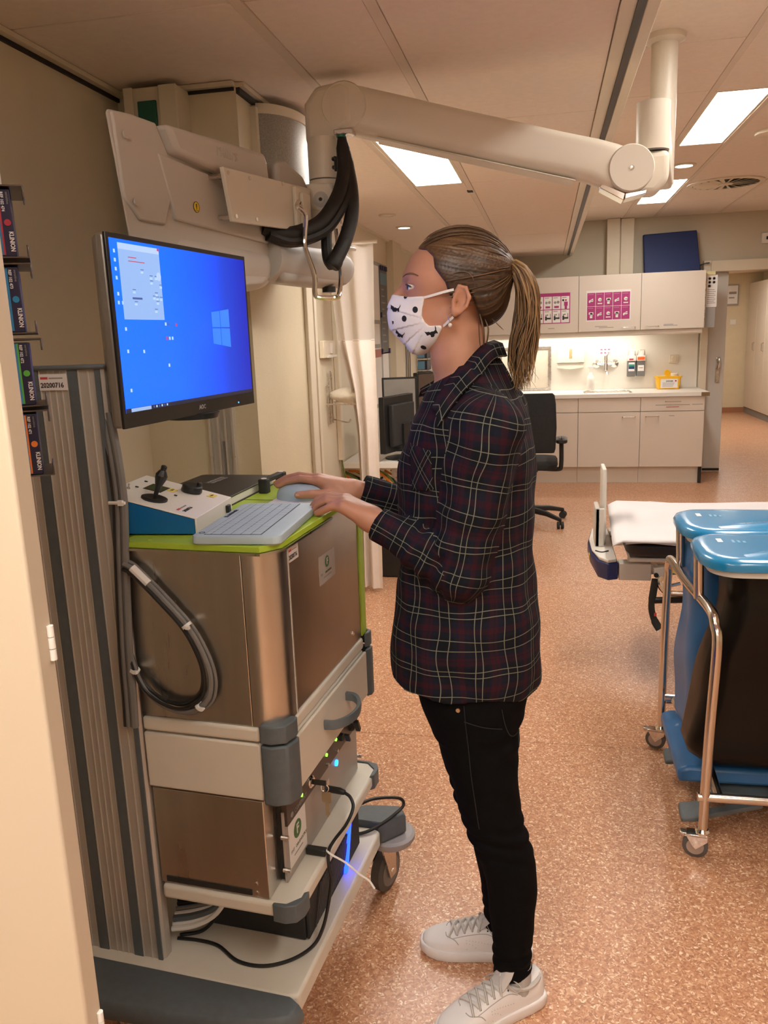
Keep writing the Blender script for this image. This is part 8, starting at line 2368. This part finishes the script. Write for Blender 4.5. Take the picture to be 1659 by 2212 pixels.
# ---------------------------------------------------------------- shoes
def shoe(o, ang, label):
    M = Matrix.Translation((o[0], o[1], 0)) @ Matrix.Rotation(ang, 4, 'Z')
    def outline(g=0.0, n=1.0):
        st_ = [(0.0, 0.014), (0.006, 0.024), (0.02, 0.031), (0.05, 0.034), (0.09, 0.034), (0.13, 0.037), (0.17, 0.043), (0.205, 0.046), (0.235, 0.043), (0.258, 0.034), (0.272, 0.020), (0.277, 0.008)]
        L = [(u, (w + g)) for u, w in st_]
        return [(u - (g if u < 0.01 else -g if u > 0.27 else 0), w) for u, w in L] + [(u - (g if u < 0.01 else -g if u > 0.27 else 0), -w) for u, w in reversed(L)]
    rings = []
    for z, g in ((0.001, 0.001), (0.004, 0.003), (0.024, 0.0035), (0.028, 0.002), (0.0285, -0.001)):
        rings.append([(u, v, z + (0.004 * max(0, (u - 0.22) / 0.055) ** 2 if z < 0.01 else 0.003 * max(0, (u - 0.22) / 0.055))) for u, v in outline(g)])
    sh = MB(M).loft(rings).build('shoe', m_shoe, woman, angle=60)
    # upper as a loft of arches along the foot
    us = [0.004, 0.012, 0.03, 0.055, 0.085, 0.11, 0.135, 0.16, 0.185, 0.21, 0.235, 0.255, 0.268, 0.274]
    hw = [0.018, 0.025, 0.0305, 0.033, 0.033, 0.034, 0.036, 0.039, 0.043, 0.0445, 0.041, 0.033, 0.022, 0.012]
    ht = [0.078, 0.086, 0.084, 0.074, 0.072, 0.088, 0.088, 0.080, 0.070, 0.060, 0.052, 0.046, 0.040, 0.034]
    rings = []
    for u, w, h in zip(us, hw, ht):
        r = []
        for k in range(15):
            a = math.pi * k / 14
            c_, s2 = math.cos(a), math.sin(a)
            e = 0.62
            r.append((u, w * abs(c_) ** e * (1 if c_ > 0 else -1), 0.027 + (h - 0.027) * abs(s2) ** 0.75))
        rings.append(r)
    up_ = MB(M).loft(rings).build('upper', m_shoe, sh, angle=60)
    # tongue, padded collar, sock
    MB(M).loft([[(0.108 + dx, w, z) for w, z, dx in ((-0.026, zz - 0.006, -0.006), (0, zz + 0.004, 0.004), (0.026, zz - 0.006, -0.006), (0.024, zz - 0.010, -0.014), (0, zz - 0.002, -0.008), (-0.024, zz - 0.010, -0.014))] for zz in ()] or
               [[(ub + dx, w * ws, z + dz) for w, dx, dz in ((-0.027, -0.012, -0.004), (-0.014, 0.0, 0.0), (0.014, 0.0, 0.0), (0.027, -0.012, -0.004), (0.014, -0.010, 0.004), (-0.014, -0.010, 0.004))] for ub, z, ws in ((0.150, 0.076, 1.0), (0.130, 0.092, 1.0), (0.112, 0.112, 1.0), (0.104, 0.128, 0.95), (0.103, 0.134, 0.8))]).build('tongue', pm('tongue_grey', (0.50, 0.46, 0.43), 0.6, var=0.04), sh, bevel=0.002)
    MB(M).tube([(0.062 + 0.052 * math.cos(t), 0.029 * math.sin(t), 0.083 + 0.006 * math.cos(t) - 0.012 * math.sin(t) ** 2 * (1 if abs(math.cos(t)) < 0.9 else 0)) for t in np.linspace(0, 2 * math.pi, 33)], 0.006, 8).build('padded_collar', MATS['tongue_grey'], sh)
    MB(M).cyl((0.066, 0, 0.05), (0.066, 0, 0.118), 0.031, n=24).build('sock', m_sock, sh)
    # laces: crossings and a bow
    def on_upper(u, v, off=0.0):
        w_, h_ = float(np.interp(u, us, hw)), float(np.interp(u, us, ht))
        c_ = min(1.0, abs(v) / w_) ** (1 / 0.62)
        return (u, v, 0.027 + (h_ - 0.027) * math.sqrt(max(0.0, 1 - c_ * c_)) ** 0.75 + off)
    for i in range(5):
        u = 0.203 - 0.019 * i
        wz = 0.026 - 0.0012 * i
        lc = MB(M)
        for s in (-1, 1):
            lc.tube(spline([on_upper(u, s * (wz + 0.002), -0.001), on_upper(u, s * wz, 0.003), on_upper(u - 0.004, s * wz * 0.55, 0.0045), on_upper(u - 0.009, 0, 0.006 + 0.001 * s), on_upper(u - 0.014, -s * wz * 0.5, 0.0045), on_upper(u - 0.018, -s * wz * 0.9, 0.001)], 4), 0.0042, 7, flat=0.55)
        lc.build('lace', m_lace, sh)
    for s in (-1, 1):
        MB(M).tube(spline([on_upper(0.214, s * 0.012, 0.001), on_upper(0.209, s * 0.026, 0.001), on_upper(0.190, s * 0.036, 0.0008), on_upper(0.180, s * 0.0405, 0.0006)], 5), 0.0011, 5).build('seam', pm('shoe_seam', (0.42, 0.39, 0.37), 0.7, var=0.05), sh)
        MB(M).tube(spline([on_upper(0.197, s * 0.0335, 0.0008), on_upper(0.15, s * 0.0305, 0.0008), on_upper(0.11, s * 0.0275, 0.0008), on_upper(0.085, s * 0.027, 0.0008)], 5), 0.0009, 5).build('seam', MATS['shoe_seam'], sh)
        hb = MB(M)
        for i in range(9):
            for j in range(3):
                p = Vector(on_upper(0.10 + 0.0075 * i, s * (0.0325 + 0.0016 * j + 0.0004 * i), 0.0002))
                hb.cyl(p, p + Vector((0, s * 0.0005, 0.0003)), 0.0009, n=6)
        o_ = hb.build('perforations', MATS['shoe_seam'], sh)
        o_['kind'] = 'stuff'
    bw = MB(M)
    for s in (-1, 1):
        bw.tube(spline([(0.110, 0, 0.106), (0.098, s * 0.018, 0.104), (0.082, s * 0.034, 0.088), (0.094, s * 0.038, 0.082), (0.108, s * 0.022, 0.094), (0.112, 0, 0.105)], 5), 0.003, 6, flat=0.5)
        bw.tube(spline([(0.112, 0, 0.106), (0.125, s * 0.018, 0.100), (0.132, s * 0.033, 0.082)], 5), 0.003, 6, flat=0.5)
    bw.lathe([(0.001, -0.005), (0.006, 0), (0.001, 0.005)], (0.112, 0, 0.107), n=10)
    bw.build('bow', m_lace, sh)
    for i in range(6):
        for s in (-1, 1):
            p = Vector(on_upper(0.203 - 0.019 * i, s * (0.0285 - 0.0012 * i), 0.0))
            MB(M).cyl(p - Vector((0, s * 0.001, 0.001)), p + Vector((0, s * 0.0008, 0.0006)), 0.0022, n=8).build('eyelet', m_ink, sh)
    return sh
shoe((-0.004, 1.672), math.pi + math.radians(37), 'left')
shoe((-0.028, 1.797), math.pi + math.radians(2), 'right')
